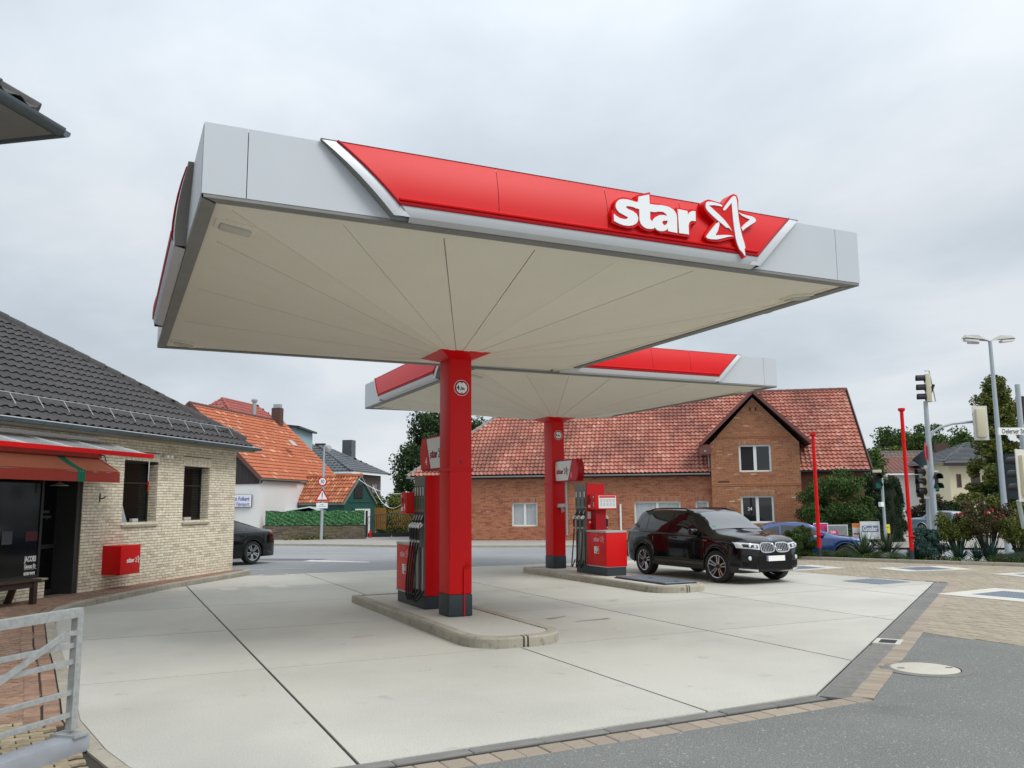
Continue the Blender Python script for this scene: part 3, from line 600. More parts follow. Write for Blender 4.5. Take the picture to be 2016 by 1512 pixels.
# yellow interlocking pavers by the gate
zig = [(0, 0), (.05, .018), (.10, -.004), (.15, .018), (.2, 0), (.2, .1), (.15, .118), (.10, .096), (.05, .118), (0, .1)]
zb_ = MB().prism([(x*.96, y*.93) for x, y in zig], 0, .05); Ms = []
gd = Vector((-.655, -.756, 0)); gr = math.atan2(.756, .655)
for i in range(-30, 40):
    for j in range(-40, 50):
        p = Vector((-.2, 8.3, 0)) + Matrix.Rotation(.12, 3, 'Z') @ Vector((i*.205+(.1 if j % 2 else 0), j*.105, 0))
        if p.y < 8.50 and p.y > 4.8 and inpoly(p.x, p.y, [q for q in offs(KL, .33) if q[1] < 9]+[(-8, 4.8), (-8, 8.5)]) and seen(p, 250): Ms.append(Matrix.Translation((p.x, p.y, zk(p.y)-.052+random.uniform(-.003, .003))) @ Matrix.Rotation(.12, 4, 'Z'))
pieces(wk, 'paver', (zb_.v, zb_.f), Ms, PAVEY, 220)

# ============================================================ PUMP ISLANDS
def island(label, x0, x1, y0, y1, r0=.62):
    t = thing('pump_island', label, 'kerb island', (0, 0, 0))
    xm = (x0+x1)/2; hw = (x1-x0)/2
    def ring(ins):
        L_ = []; r_ = hw*.8
        L_ += [(x0+ins, y1-ins)]; 
        for k in range(9): a = math.pi+math.pi/2*k/8; L_.append((x0+r_+(r_-ins)*math.cos(a), y0+r_+(r_-ins)*math.sin(a)))
        for k in range(9): a = 1.5*math.pi+math.pi/2*k/8; L_.append((x1-r_+(r_-ins)*math.cos(a), y0+r_+(r_-ins)*math.sin(a)))
        L_ += [(x1-ins, y1-ins)]
        return L_
    top = ring(.16); MB().prism(top[::1], -.02, .128).build('island_top', CONC, t)
    O_, I_ = ring(0), ring(.15)
    segs = []
    def longs(a, b, c_, d, n): return [([Vector((*a, 0)).lerp(Vector((*b, 0)), k/n), Vector((*a, 0)).lerp(Vector((*b, 0)), (k+1)/n)], [Vector((*c_, 0)).lerp(Vector((*d, 0)), k/n), Vector((*c_, 0)).lerp(Vector((*d, 0)), (k+1)/n)]) for k in range(n)]
    n = max(2, round((y1-y0)/1.0)); segs += longs(O_[0], O_[1], I_[0], I_[1], n)
    segs += [([Vector((*p, 0)) for p in O_[1:10]], [Vector((*p, 0)) for p in I_[1:10]])]
    a, b = O_[9], O_[10]; gapx = (.42, .58)
    segs += [([Vector((*a, 0)).lerp(Vector((*b, 0)), gapx[0]+.0), Vector((*a, 0)).lerp(Vector((*b, 0)), gapx[1])], [Vector((*I_[9], 0)).lerp(Vector((*I_[10], 0)), gapx[0]), Vector((*I_[9], 0)).lerp(Vector((*I_[10], 0)), gapx[1])])]
    segs[-2][0].append(Vector((*a, 0)).lerp(Vector((*b, 0)), gapx[0]-.05)); segs[-2][1].append(Vector((*I_[9], 0)).lerp(Vector((*I_[10], 0)), gapx[0]-.05))
    L2 = [Vector((*a, 0)).lerp(Vector((*b, 0)), gapx[1]+.05)]+[Vector((*p, 0)) for p in O_[10:19]]; L3 = [Vector((*I_[9], 0)).lerp(Vector((*I_[10], 0)), gapx[1]+.05)]+[Vector((*p, 0)) for p in I_[10:19]]
    segs.append((L2, L3)); segs += longs(O_[18], O_[19], I_[18], I_[19], n); segs += longs(O_[19], O_[0], I_[19], I_[0], 2)
    for so_, si_ in segs:
        m = len(so_); t0 = (so_[1]-so_[0]).normalized()*.008; t1 = (so_[-1]-so_[-2]).normalized()*.008
        so2 = [so_[0]+t0]+so_[1:-1]+[so_[-1]-t1]; si2 = [si_[0]+t0]+si_[1:-1]+[si_[-1]-t1]
        P = [[(p.x, p.y, -.03) for p in so2], [(p.x, p.y, .11) for p in so2], [(p.x+(q.x-p.x)*.12, p.y+(q.y-p.y)*.12, .137) for p, q in zip(so2, si2)], [(q.x, q.y, .137) for q in si2], [(q.x, q.y, -.02) for q in si2]]
        mb = MB().grid(P)
        for e_ in (0, -1): q = [r_[e_] for r_ in P]; mb.poly(q if e_ else q[::-1])
        bm = bmesh.new(); 
        mb.build('kerb_stone', CONC2, t)
    return t
island('raised concrete pump island with rounded end nearest the camera', 4.18, 5.56, 10.05, 16.1)
is2 = island('raised concrete pump island beside the black off-roader', 9.98, 11.32, 14.45, 20.75)
# steel hatch lying on island 2
t = thing('floor_hatch', 'grey steel double hatch lying on the island beside the off-roader', 'hatch', (10.78, 15.85, .137), 0)
for k, (a, b) in enumerate(((-.95, -.01), (.01, .95))):
    h = MB().bbox(-.38, .38, a, b, 0, .035, .008).build('hatch_lid', STEELP, t)
    MB().box(-.05, .05, a+.1, a+.13, .036, .045).build('handle', DARKM, h)
MB().box(-.41, .41, -.98, .98, 0, .012).build('hatch_frame', DARKM, t)

# ============================================================ CANOPIES
CW, CL, ZB, ZT, ZTIP = 8.47, 8.55, 4.737, 5.445, 4.13
def canopy(label, x0, y0, with_logo, dims=(8.47, 8.55, 4.737, 5.445, 4.13)):
    CW, CL, ZB, ZT, ZTIP = dims
    t = thing('canopy', label, 'canopy', (x0+CW/2, y0+CL/2, 0)); hx, hy = CW/2, CL/2
    # fascia panels, side by side; frame of a side: u along the side, outwards n
    sides = [((-hx, -hy), (1, 0), (0, -1), CW), ((-hx, hy), (0, -1), (-1, 0), CL), ((hx, -hy), (0, 1), (1, 0), CL), ((hx, hy), (-1, 0), (0, 1), CW)]
    for si, (o, u, n, L_) in enumerate(sides):
        def pt(s, out_, z): return (o[0]+u[0]*s+n[0]*out_, o[1]+u[1]*s+n[1]*out_, z)
        e0 = .0 if si in (0, 3) else .012
        cuts = [0+e0*3, .41, 2.2, 4.24, 6.3, L_-.41, L_-e0*3]
        for a, b in zip(cuts[:-1], cuts[1:]):
            a += .004; b -= .004
            q = [pt(a, 0, ZB), pt(b, 0, ZB), pt(b, 0, ZT), pt(a, 0, ZT), pt(a, -.03, ZB), pt(b, -.03, ZB), pt(b, -.03, ZT), pt(a, -.03, ZT)]
            MB().add(q, [(0, 1, 2, 3), (5, 4, 7, 6), (3, 2, 6, 7), (0, 4, 5, 1), (0, 3, 7, 4), (1, 5, 6, 2)]).build('fascia_panel', WHITEP, t)
        # dark drip edge below the fascia
        q = [pt(.02, -.005, ZB-.035), pt(L_-.02, -.005, ZB-.035), pt(L_-.02, -.005, ZB-.002), pt(.02, -.005, ZB-.002), pt(.17, -.15, ZB-.035), pt(L_-.17, -.15, ZB-.035), pt(L_-.17, -.15, ZB-.002), pt(.17, -.15, ZB-.002)]
        MB().add(q, [(0, 1, 2, 3), (0, 4, 5, 1), (3, 2, 6, 7), (4, 7, 6, 5)]).build('edge_trim', GREYT, t)
        # bulged red panels in a silver frame: profile (outwards, z)
        prof = [(.05, ZT+.012), (.085, ZT-.10), (.112, ZT-.22), (.130, ZT-.34), (.140, ZT-.46), (.142, ZB+.125)]
        zt_, zb_ = prof[0][1], prof[-1][1]
        def xl(z, top, bot): return top+(bot-top)*((zt_-z)/(zt_-zb_))
        L0 = lambda z: xl(z, 1.27, 1.90)+.018*math.sin(math.pi*(zt_-z)/(zt_-zb_)); R0 = lambda z: L_-xl(z, 1.27, 1.90)-.018*math.sin(math.pi*(zt_-z)/(zt_-zb_))
        cutx = [None, 3.02, 4.40, 5.45, None]
        if si != 0: cutx = [None, 3.0, 4.28, 5.5, None]
        for k in range(4):
            P = []
            for (ou, z) in prof:
                a = L0(z) if k == 0 else cutx[k]+.003; b = R0(z) if k == 3 else cutx[k+1]-.003
                P.append([pt(a+(b-a)*j/6, ou, z) for j in range(7)])
            mb = MB().grid([r_[::-1] for r_ in P] if False else P[::-1])
            mb.poly([P[0][0], P[0][-1], pt((L0(zt_) if k == 0 else cutx[k]), -.03, zt_), ][::-1]) if False else None
            ro = mb.build('red_panel', RED, t, True, 60)
            # rim bead along the lower edge
            a = L0(zb_) if k == 0 else cutx[k]; b = R0(zb_) if k == 3 else cutx[k+1]
            MB().tube([pt(a, .150, zb_+.045), pt(b, .150, zb_+.045)], .016, 6).build('bead', RED, ro, True)
            MB().tube([pt(a, .145, zb_-.004), pt(b, .145, zb_-.004)], .02, 6).build('bead', REDD, ro, True)
        # side beads following the slanted ends
        for S_ in (L0, R0):
            MB().tube([pt(S_(z), ou+.006, z) for ou, z in prof], .014, 6).build('end_bead', REDD, t, True)
        # silver frame: slanted ends and a lower band, with depth
        wd = .17
        for sg in (1, -1):
            P = []
            for (ou, z) in prof+[(.13, ZB+.0)]:
                e = (L0(z) if sg > 0 else R0(z)); zz = z
                e_out = e-sg*wd
                P.append([pt(e_out, -.0, zz), pt(e_out, ou*.92, zz), pt(e_out+sg*wd*.4, ou*.98, zz), pt(e, ou*.97, zz)])
            mb = MB().grid([r_[1:] if sg < 0 else r_[:0:-1] for r_ in P]); mb.build('frame_end', SILVER, t, True, 50)
            # dark shadow gap cheek at the outer side
            Q = [[p[0], p[1]] for p in P]; MB().grid(Q if sg > 0 else [r_[::-1] for r_ in Q]).build('frame_cheek', GREYT, t)
        zl = zb_; P = []
        for (ou, z) in ((.15, zl), (.145, zl-.05), (.11, ZB+.005), (.0, ZB-.02)):
            P.append([pt(L0(min(z, zl)) if z < zl else L0(zl), ou, z)]+[pt(L0(zl)+(R0(zl)-L0(zl))*j/8, ou, z) for j in range(1, 8)]+[pt(R0(zl), ou, z)])
        MB().grid(P[::-1]).build('frame_lower_band', SILVER, t, True, 50)
        P = [[pt(L0(zt_)-wd, 0, zt_), pt(R0(zt_)+wd, 0, zt_)], [pt(L0(zt_)-wd, .06, zt_), pt(R0(zt_)+wd, .06, zt_)]]
        MB().grid(P).build('frame_top', SILVER, t)
    MB().box(-hx+.04, hx-.04, -hy+.04, hy-.04, ZT-.06, ZT-.02).build('roof_deck', GREYT, t)
    # soffit: a shallow inverted pyramid of sheets that run to the column
    inx, iny = hx-.15, hy-.15; cxh, cyh = .30, .36
    bk = MB(); C4 = [(-inx, -iny), (inx, -iny), (inx, iny), (-inx, iny)]; c4 = [(-cxh, -cyh), (cxh, -cyh), (cxh, cyh), (-cxh, cyh)]
    for i in range(4):
        a, b = C4[i], C4[(i+1) % 4]; c_, d = c4[i], c4[(i+1) % 4]
        bk.poly([(b[0], b[1], ZB+.02), (a[0], a[1], ZB+.02), (c_[0], c_[1], ZTIP+.022), (d[0], d[1], ZTIP+.022)])
    bk.build('soffit_backing', GREYT, t)
    for i in range(4):
        a, b = Vector((*C4[i], ZB)), Vector((*C4[(i+1) % 4], ZB)); c_, d = Vector((*c4[i], ZTIP)), Vector((*c4[(i+1) % 4], ZTIP))
        n = 7
        for k in range(n):
            f0, f1 = k/n, (k+1)/n; lw = .0055
            A1, B1 = a.lerp(b, f0), a.lerp(b, f1); C1, D1 = c_.lerp(d, f0), c_.lerp(d, f1)
            ge = (b-a).normalized()*lw; A1 += ge; B1 -= ge; gc = (d-c_).normalized()*min(lw, .004); C1 += gc; D1 -= gc
            dn = Vector((0, 0, -.004 if k % 2 else 0))
            MB().add([A1+dn, B1+dn, D1+dn, C1+dn, A1+Vector((0, 0, .012)), B1+Vector((0, 0, .012)), D1+Vector((0, 0, .012)), C1+Vector((0, 0, .012))], [(0, 3, 2, 1), (0, 1, 5, 4), (1, 2, 6, 5), (3, 0, 4, 7)]).build('soffit_sheet', SOFFIT, t)
        # margin strip round the soffit
        e0, e1 = Vector((*C4[i], 0)), Vector((*C4[(i+1) % 4], 0)); tt = (e1-e0).normalized(); nn = Vector((tt.y, -tt.x, 0))
        q = [e0+tt*.14-nn*.14, e1-tt*.14-nn*.14, e1+nn*0, e0+nn*0]
        sl_ = (ZB-ZTIP)/(hy-.15-.36)
        MB().add([(p.x, p.y, ZB-.012-(.14*sl_ if k < 2 else 0)) for k, p in enumerate(q)]+[(p.x, p.y, ZB-(.14*sl_ if k < 2 else 0)) for k, p in enumerate(q)], [(0, 1, 2, 3)[::-1], (4, 5, 6, 7), (0, 1, 5, 4), (2, 3, 7, 6)]).build('soffit_margin', SOFFIT, t)
    # recessed lamps near the corners
    for sx in (-1, 1):
        for sy in (-1, 1):
            x, y = sx*(inx-.26), sy*(iny-.62); z = ZB-.02-(max(abs(x)-cxh, 0)/(inx-cxh) < 2)*0
            fx = (inx-abs(x))/(inx-cxh); fy = (iny-abs(y))/(iny-cyh); z = ZB-(ZB-ZTIP)*min(fx, fy)-.006
            tilt = Matrix.Translation((x, y, z)) @ Matrix.Rotation(sx*math.atan((ZB-ZTIP)/(inx-cxh))*-1 if fx < fy else 0, 4, 'Y') @ Matrix.Rotation(sy*math.atan((ZB-ZTIP)/(iny-cyh)) if fy <= fx else 0, 4, 'X')
            lm = MB().bbox(-.21, .21, -.15, .15, -.028, .02, .02, tilt).build('lamp', SOFFIT, t, True)
            MB().bbox(-.16, .16, -.10, .10, -.05, -.02, .02, tilt).build('lamp_glass', mat('lamp_glass', (.55, .53, .46), .35), lm, True)
    # column
    cw, cdp = .185, .225
    col = MB().bbox(-cw, cw, -cdp, cdp, .455, ZTIP-.02, .02).build('column', RED, t, True, 30)
    MB().bbox(-cw-.006, cw+.006, -cdp-.006, cdp+.006, .13, .455, .02).build('column_foot', ANTHRA, t, True, 30)
    MB().bbox(-cw-.022, cw+.022, -cdp-.022, cdp+.022, 2.31, 2.345, .006).build('collar', RED, col)
    q0 = [(-cw, -cdp), (cw, -cdp), (cw, cdp), (-cw, cdp)]; q1 = [(-.42, -.47), (.42, -.47), (.42, .47), (-.42, .47)]
    mb = MB().add([(x, y, ZTIP-.07) for x, y in q0]+[(x, y, ZTIP+.015) for x, y in q1]+[(x, y, ZTIP+.03) for x, y in q1], [(i, (i+1) % 4, 4+(i+1) % 4, 4+i) for i in range(4)]+[(4+i, 4+(i+1) % 4, 8+(i+1) % 4, 8+i) for i in range(4)]+[(8, 9, 10, 11)])
    mb.build('column_head', RED, t)
    # height limit sign on the column
    yy = -cdp-.004
    def disc(r_, y, m, nm, par): return MB().lathe([(r_, 0), (r_, .003), (0, .003)], 36, face_M((.01, y, 3.6), (1, 0, 0))).build(nm, m, par)
    s = disc(.125, yy, TEXTW, 'height_sign', t); disc(.117, yy-.003, REDD, 'sign_ring', s); disc(.09, yy-.006, LETTER, 'sign_face', s)
    text('4', .105, TEXTB, s, face_M((-.072, yy-.0095, 3.565), (1, 0, 0)), .001, .004, sx=.85); text(',0m', .075, TEXTB, s, face_M((-.018, yy-.0095, 3.568), (1, 0, 0)), .001, .003, sx=.68)
    for sg in (1, -1): MB().add([(.01-.02, yy-.0096, 3.6+sg*.088), (.01+.02, yy-.0096, 3.6+sg*.088), (.01, yy-.0096, 3.6+sg*.068)], [(0, 1, 2) if sg > 0 else (2, 1, 0)]).build('sign_arrow', TEXTB, s)
    if with_logo:
        MB().box(-.012, .012, -cdp-.004, -cdp-.001, 2.42, 2.47).build('key_slot', TEXTB, col)
        MB().tube([(.05, -cdp-.015, .14), (.05, -cdp-.015, .84), (.07, -cdp-.03, .86), (.13, -cdp-.05, .87), (.14, -cdp-.06, .93)], .012, 8).build('earthing_rod', RED, t, True)
        M = face_M((5.062-(x0+CW/2), -hy-.19, 4.978), (1, 0, 0))
        bt = outline('letter_backing', [LOGO['tb']], RED, t, M @ Matrix.Translation((0, 0, -.075)), .073)
        outline('letter', [LOGO['sta'], LOGO['h1'], LOGO['h2']], LETTER, bt, Matrix.Translation((0, 0, .08)), .006)
        outline('letter', [LOGO['r']], LETTER, bt, Matrix.Translation((0, 0, .08)), .006)
        sb = outline('star_backing', [LOGO['sb']], RED, t, M @ Matrix.Translation((0, 0, -.075)), .073)
        for k in ('s1', 's2', 's3', 's4'): outline('star_stroke', [LOGO[k]], LETTER, sb, Matrix.Translation((0, 0, .08)), .006)
    return t
c1 = canopy('nearest red and white filling station canopy with the star logo', .625, 8.223, True)
c2 = canopy('red and white canopy behind, without lettering, over pump 1', 10.68-4.075, 20.2-4.113, False, (8.15, 8.226, 4.626, 5.307, 4.04))

# ============================================================ PUMPS
PUMPG = mat('pump_grey', (.17, .165, .15), .45, metal=.3, namt=.3, nscale=4, col2=(.13, .125, .115))
GREENP = mat('pump_green', (.012, .10, .035), .5); GREYL = mat('pump_light_grey', (.42, .43, .43), .5)
PAPER = mat('paper_notice', (.72, .72, .71), .7, namt=.7, nscale=30, col2=(.42, .42, .44))
def pump(label, num, loc, rot, nz):
    """local: cabinet at -y end, nozzle column at +y end; width along x"""
    t = thing('fuel_pump', label, 'fuel pump', loc, rot); hw = .28
    MB().bbox(-hw+.02, hw-.02, -.78, .66, 0, .2, .01).build('plinth', ANTHRA, t)
    cab = MB().bbox(-hw, hw, -.8, .10, .205, .985, .012).build('cabinet', RED, t, True, 30)
    MB().bbox(-hw-.006, hw+.006, -.806, .10, .987, 1.03, .008).build('cabinet_top', GREYL, cab)
    MB().box(-hw-.004, hw+.004, -.79, .10, .195, .215).build('cabinet_foot_trim', GREYL, cab)
    colm = MB().bbox(-hw+.03, hw-.03, .105, .67, .205, 2.15, .012).build('column', RED, t, True, 30)
    hd = MB().bbox(-.22, .40, -.22, .104, 1.52, 1.88, .012).build('display_head', RED, t, True, 30)
    MB().box(-.14, .14, -.12, .10, 1.03, 1.52).build('display_post', REDD, t)
    pr = MB().box(-.12, .37, -.228, -.222, 1.55, 1.85).build('price_list', LETTER, hd)
    MB().box(-.10, .35, -.2305, -.2285, 1.80, 1.84).build('header_bar', RED, pr)
    for r_ in range(2):
        for k in range(5): MB().box(-.08+k*.087, -.02+k*.087, -.2305, -.2285, 1.69-r_*.09, 1.77-r_*.09).build('price_panel', PAPER, pr)
    for sx in (-1, 1):
        xs_ = sx*.222 if sx < 0 else .402
        d_ = (0, -1, 0) if sx < 0 else (0, 1, 0)
        text(str(num), .16, TEXTW, hd, face_M((xs_+sx*.003, -.13 if sx < 0 else -.02, 1.58), d_), .0015, .005, sx=.8, name='number')
        MB().box(min(xs_, xs_+sx*.004), max(xs_, xs_+sx*.004), -.02 if sx < 0 else -.14, .06 if sx < 0 else -.06, 1.70, 1.79).build('screen', DARKM, hd); MB().box(min(xs_, xs_+sx*.004), max(xs_, xs_+sx*.004), .0 if sx < 0 else -.18, .09 if sx < 0 else -.08, 1.57, 1.63).build('notice', LETTER, hd)
        MB().box(min(xs_, xs_+sx*.004), max(xs_, xs_+sx*.004), -.17, -.14, 1.80, 1.84).build('badge', LETTER, hd)
        # nozzle face on this side
        xf = sx*(hw-.03); o1 = lambda a, b: (min(xf+sx*a, xf+sx*b), max(xf+sx*a, xf+sx*b))
        bank = MB().box(*o1(.0, .022), .13, .65, .21, 2.145).build('nozzle_bank', PUMPG, t)
        MB().box(*o1(.0225, .026), .15, .63, 1.38, 1.55).build('nozzle_recess', BLACKP, bank)
        for k in range(nz):
            y = .19+k*(.40/(nz-1)) if nz > 1 else .4; w_ = .034 if nz == 4 else .045
            MB().box(*o1(.0225, .025), y-w_, y+w_, 1.80, 1.98).build('fuel_label_frame', BLACKP, bank)
            MB().box(*o1(.0255, .027), y-w_*.5, y+w_*.5, 1.82, 1.96).build('fuel_label', LETTER, bank)
            MB().box(*o1(.0225, .025), y-w_, y+w_, 1.60, 1.78).build('grade_plate', GREENP if (k or nz == 4) else BLACKP, bank)
            MB().box(*o1(.0225, .03), y-.02, y+.02, .22, .98).build('hose_channel', GREYL if k % 2 else DARKM, bank)
            # nozzle: body, spout cover, lever guard
            nzl = MB().bbox(-.022, .022, -.05, .05, -.035, .035, .01, Matrix.Translation((xf+sx*.085, y, 1.33)) @ Matrix.Rotation(sx*.75, 4, 'Y') @ Matrix.Rotation(math.pi/2, 4, 'Z')).build('nozzle', LETTER, t, True)
            MB().tube([(xf+sx*.03, y, 1.46), (xf+sx*.055, y, 1.40), (xf+sx*.085, y, 1.34), (xf+sx*.11, y, 1.22), (xf+sx*.10, y, 1.10)], [.012, .016, .026, .024, .02], 8).build('nozzle_grip', BLACKP, nzl, True)
            MB().tube([(xf+sx*.03, y, 1.50), (xf+sx*.06, y, 1.42)], .012, 6).build('spout', GREYL, nzl, True)
            MB().tube([(xf+sx*.10, y, 1.10), (xf+sx*.10, y, 1.06)], .021, 8).build('swivel', GREYL, nzl, True)
            dy = -.16-.05*k if nz == 4 else -.06+.03*k; sag = .24+.07*((k*7) % 3)
            pts = [Vector((xf+sx*.10, y, 1.08)).lerp(Vector((xf+sx*.10, y, 1.08)), 0)]
            P0, P1, P2, P3 = Vector((xf+sx*.10, y, 1.07)), Vector((xf+sx*.16, y+dy, .35-sag*.3)), Vector((xf+sx*.20, y+dy*.6+.1, -.18+sag*.25)), Vector((xf+sx*.04, y+.05+.02*k, .30))
            pts = [P0*(1-s)**3+P1*3*s*(1-s)**2+P2*3*s*s*(1-s)+P3*s**3 for s in [i/16 for i in range(17)]]
            MB().tube(pts, .0155, 8).build('hose', RUBBER, nzl, True)
        # logo and notices on the cabinet side
        if sx < 0: lm = face_M((-hw-.002, -.22, .78), (0, -1, 0)); nm = [(-.46, -.36, .50, .66, RED), (-.355, -.25, .50, .66, LETTER)]
        else: lm = face_M((hw+.002, -.60, .78), (0, 1, 0)); nm = [(-.355, -.25, .50, .66, RED), (-.46, -.36, .50, .66, LETTER)]
        logo(cab, lm, .24, mat('pale_red_print', (.75, .35, .38), .5), mat('pale_red_print', (.75, .35, .38), .5), .0008)
        x_ = sx*hw
        for a, b, c_, d, m in nm:
            nt_ = MB().box(min(x_+sx*.001, x_+sx*.004), max(x_+sx*.001, x_+sx*.004), a, b, c_, d).build('notice', LETTER if m is LETTER else TEXTW, cab)
            if m is RED: MB().box(min(x_+sx*.0045, x_+sx*.006), max(x_+sx*.0045, x_+sx*.006), a+.008, b-.008, c_+.01, d-.01).build('notice_print', REDD, nt_); MB().box(min(x_+sx*.0065, x_+sx*.0075), max(x_+sx*.0065, x_+sx*.0075), a+.03, b-.03, c_+.05, d-.03).build('notice_symbol', LETTER, nt_)
            else: MB().box(min(x_+sx*.0045, x_+sx*.006), max(x_+sx*.0045, x_+sx*.006), a+.03, b-.03, c_+.03, c_+.05).build('notice_print', TEXTB, nt_); MB().box(min(x_+sx*.0045, x_+sx*.006), max(x_+sx*.0045, x_+sx*.006), a+.035, b-.035, c_+.08, c_+.13).build('notice_symbol', PAPER, nt_)
        MB().lathe([(.012, 0), (.012, .004), (0, .004)], 12, face_M((sx*(hw+.001), -.36, .93), (0, -sx*-1 if sx > 0 else -1, 0))).build('lock', GREYL, cab)
    # notices on the near face of the column
    for a, b in ((-.24, -.15), (.15, .24)): MB().box(a, b, .098, .103, 1.30, 1.47).build('notice', PAPER, colm)
    MB().lathe([(.028, 0), (.028, .004), (0, .004)], 16, face_M((-.18, .101, 1.22), (1, 0, 0))).build('round_badge', LETTER, colm)
    return t
pump('red fuel pump number 1 beside the black off-roader', 1, (10.74, 18.07, .13), 0, 3)
pump('red fuel pump number 4 behind the nearest column', 4, (4.92, 14.0, .13), math.pi, 4)

# number signs on the columns
def flag_sign(label, num, x, y, sgn):
    """lens-shaped sign that reaches from the column along +-y; flat curved faces to both sides"""
    t = thing('pump_number_sign', label, 'sign', (x, y, 2.36), 0); Lg = 1.12
    def edge(f): return .03*math.sin(math.pi*f)
    def prof(l0, l1, n=9):
        A = [(l0-.05*math.sin(math.pi*i/(n-1)), .56*i/(n-1)) for i in range(n)]; B = [(l1+.10*math.sin(math.pi*i/(n-1)), .56*i/(n-1)) for i in range(n)]
        return A+B[::-1]
    def slab(P, th, m, nm, par, dx=0):
        mb = MB(); n = len(P); mb.add([(dx-th, sgn*a, b) for a, b in P]+[(dx+th, sgn*a, b) for a, b in P], [tuple(range(n)), tuple(range(2*n-1, n-1, -1))]+[(i, n+i, n+(i+1) % n, (i+1) % n) for i in range(n)])
        return mb.build(nm, m, par)
    body = slab(prof(.0, Lg), .085, REDD, 'sign_box', t)
    n = 9
    W = [(.03-.05*math.sin(math.pi*i/(n-1)), .03+.50*i/(n-1)) for i in range(n)]+[(.62+.30*(1-i/(n-1))**.7 if False else .66+.22*(i/(n-1)), .03+.50*i/(n-1)) for i in range(n-1, -1, -1)]
    R_ = [(.70+.22*(i/(n-1)), .03+.50*i/(n-1)) for i in range(n)]+[(Lg-.02+.09*math.sin(math.pi*i/(n-1)), .03+.50*i/(n-1)) for i in range(n-1, -1, -1)]
    for sx in (-1, 1):
        f = slab(W, .002, LETTER, 'white_face', body, sx*.087); slab(R_, .002, RED, 'red_face', body, sx*.087)
        xo = sx*.0905; d_ = (0, -1, 0) if sx < 0 else (0, 1, 0)
        st = .70 if (sgn > 0) == (sx < 0) else -.03
        yo = sgn*(.70 if (d_[1]*sgn < 0) else .06)
        logo(f, face_M((xo, yo, .2), d_), .31, TEXTD, TEXTB, .0015)
        yn = sgn*.86; text(str(num), .17, TEXTW, body, face_M((xo, yn-(-.06 if d_[1] < 0 else .06), .10), d_), .0015, .005, sx=.9, name='number')
    return t
flag_sign('white and red sign with number 1 on the rear column', 1, 10.68, 19.97, -1)
flag_sign('white and red sign with number 4 half hidden by the nearest column', 4, 4.86, 12.74, 1)
# towel dispenser on the rear column
t = thing('towel_dispenser', 'small silver paper towel dispenser on the rear red column', 'dispenser', (10.74, 19.97, 1.72), 0)
MB().bbox(-.13, .13, -.13, 0, -.02, .05, .012).build('housing', SILVER, t)
MB().add([(-.05, -.07, -.02), (.06, -.07, -.02), (.05, -.09, -.13), (-.02, -.06, -.16)], [(0, 1, 2, 3)]).build('towel', mat('paper_towel', (.55, .35, .35), .9), t)
MB().box(-.1, .1, -.03, 0, .05, .075).build('hood', SILVER, t)

# ============================================================ SHOP (left)
SHOPB = tilemat('cream_brick', [(0, (.76, .69, .53)), (.5, (.82, .76, .61)), (.85, (.70, .63, .48)), (1, (.58, .50, .38))], .85, moss=((.66, .59, .45), .35))
MORT = mat('dark_mortar', (.15, .13, .105), .95, bump=.2)
shop = thing('shop_building', 'single-storey cream brick shop with dark tiled hip roof', 'building', SP, SROT-math.pi/2*0)
# local frame of the shop: x along the wall (to the far corner), y into the building, z up
def shop_local():  # rotation that sends x to SD and y to -SN
    return math.atan2(SD.y, SD.x)
shop.rotation_euler = (0, 0, shop_local())
HOL = [(-6.2, 0, .1, 2.75), (1.28, 2.5, 1.46, 2.83), (3.57, 4.71, 1.46, 2.79)]
ws = wall_mb(-6.5, 6.03, -.05, 3.36, HOL, 0, .30).build('wall', MORT, shop)
we = MB(); we.box(6.03-.3, 6.029, .3, 8.5, -.05, 3.36); we.box(-6.5, 6.0, 8.2, 8.5, -.05, 3.36); we.box(-6.5, -6.2, .3, 8.2, -.05, 3.36); we.build('rear_wall', MORT, shop)
LINT = [(1.23, 2.56, 2.83, 3.02), (3.52, 4.77, 2.79, 3.02)]
Ms = brick_rows(-6.5, 6.03, .1, 3.35, HOL+LINT, .25, .0625)
# reveals of the two windows and of the door
for (x, za, zb) in ((2.5, 1.46, 2.83), (4.71, 1.46, 2.79)):
    n = int((zb-za)/.0625)
    for r_ in range(n):
        for k in range(2): Ms.append(Matrix.Translation((x-.012, .004+k*.15, za+r_*.0625+.005)) @ Matrix.Diagonal((.014, .14, .0525, 1)))
# far gable end bricks
for r_ in range(52):
    for k in range(30):
        y = k*.25+(.125 if r_ % 2 else 0)
        if y < 8.2: Ms.append(Matrix.Translation((6.03, y+.005, .1+r_*.0625+.005)) @ Matrix.Diagonal((.012, .24, .0525, 1)))
pieces(ws, 'brick', UNIT, Ms, SHOPB, 300)
Ms = []
for a, b, c_, d in LINT:
    n = round((b-a)/.0625)
    for k in range(n): Ms.append(bxM(a+(b-a)*k/n+.004, -.013, c_+.004, (b-a)/n-.008, .014, d-c_-.008))
pieces(ws, 'lintel_brick', BRICKU, Ms, SHOPB, 60)
MB().box(-6.4, 6.0, .31, 8.2, .02, .06).build('floor', mat('shop_floor', (.12, .11, .1), .7), shop)
MB().box(-6.4, 6.0, .32, 8.2, 3.2, 3.3).build('ceiling', mat('shop_ceiling', (.4, .4, .4), .8), shop)
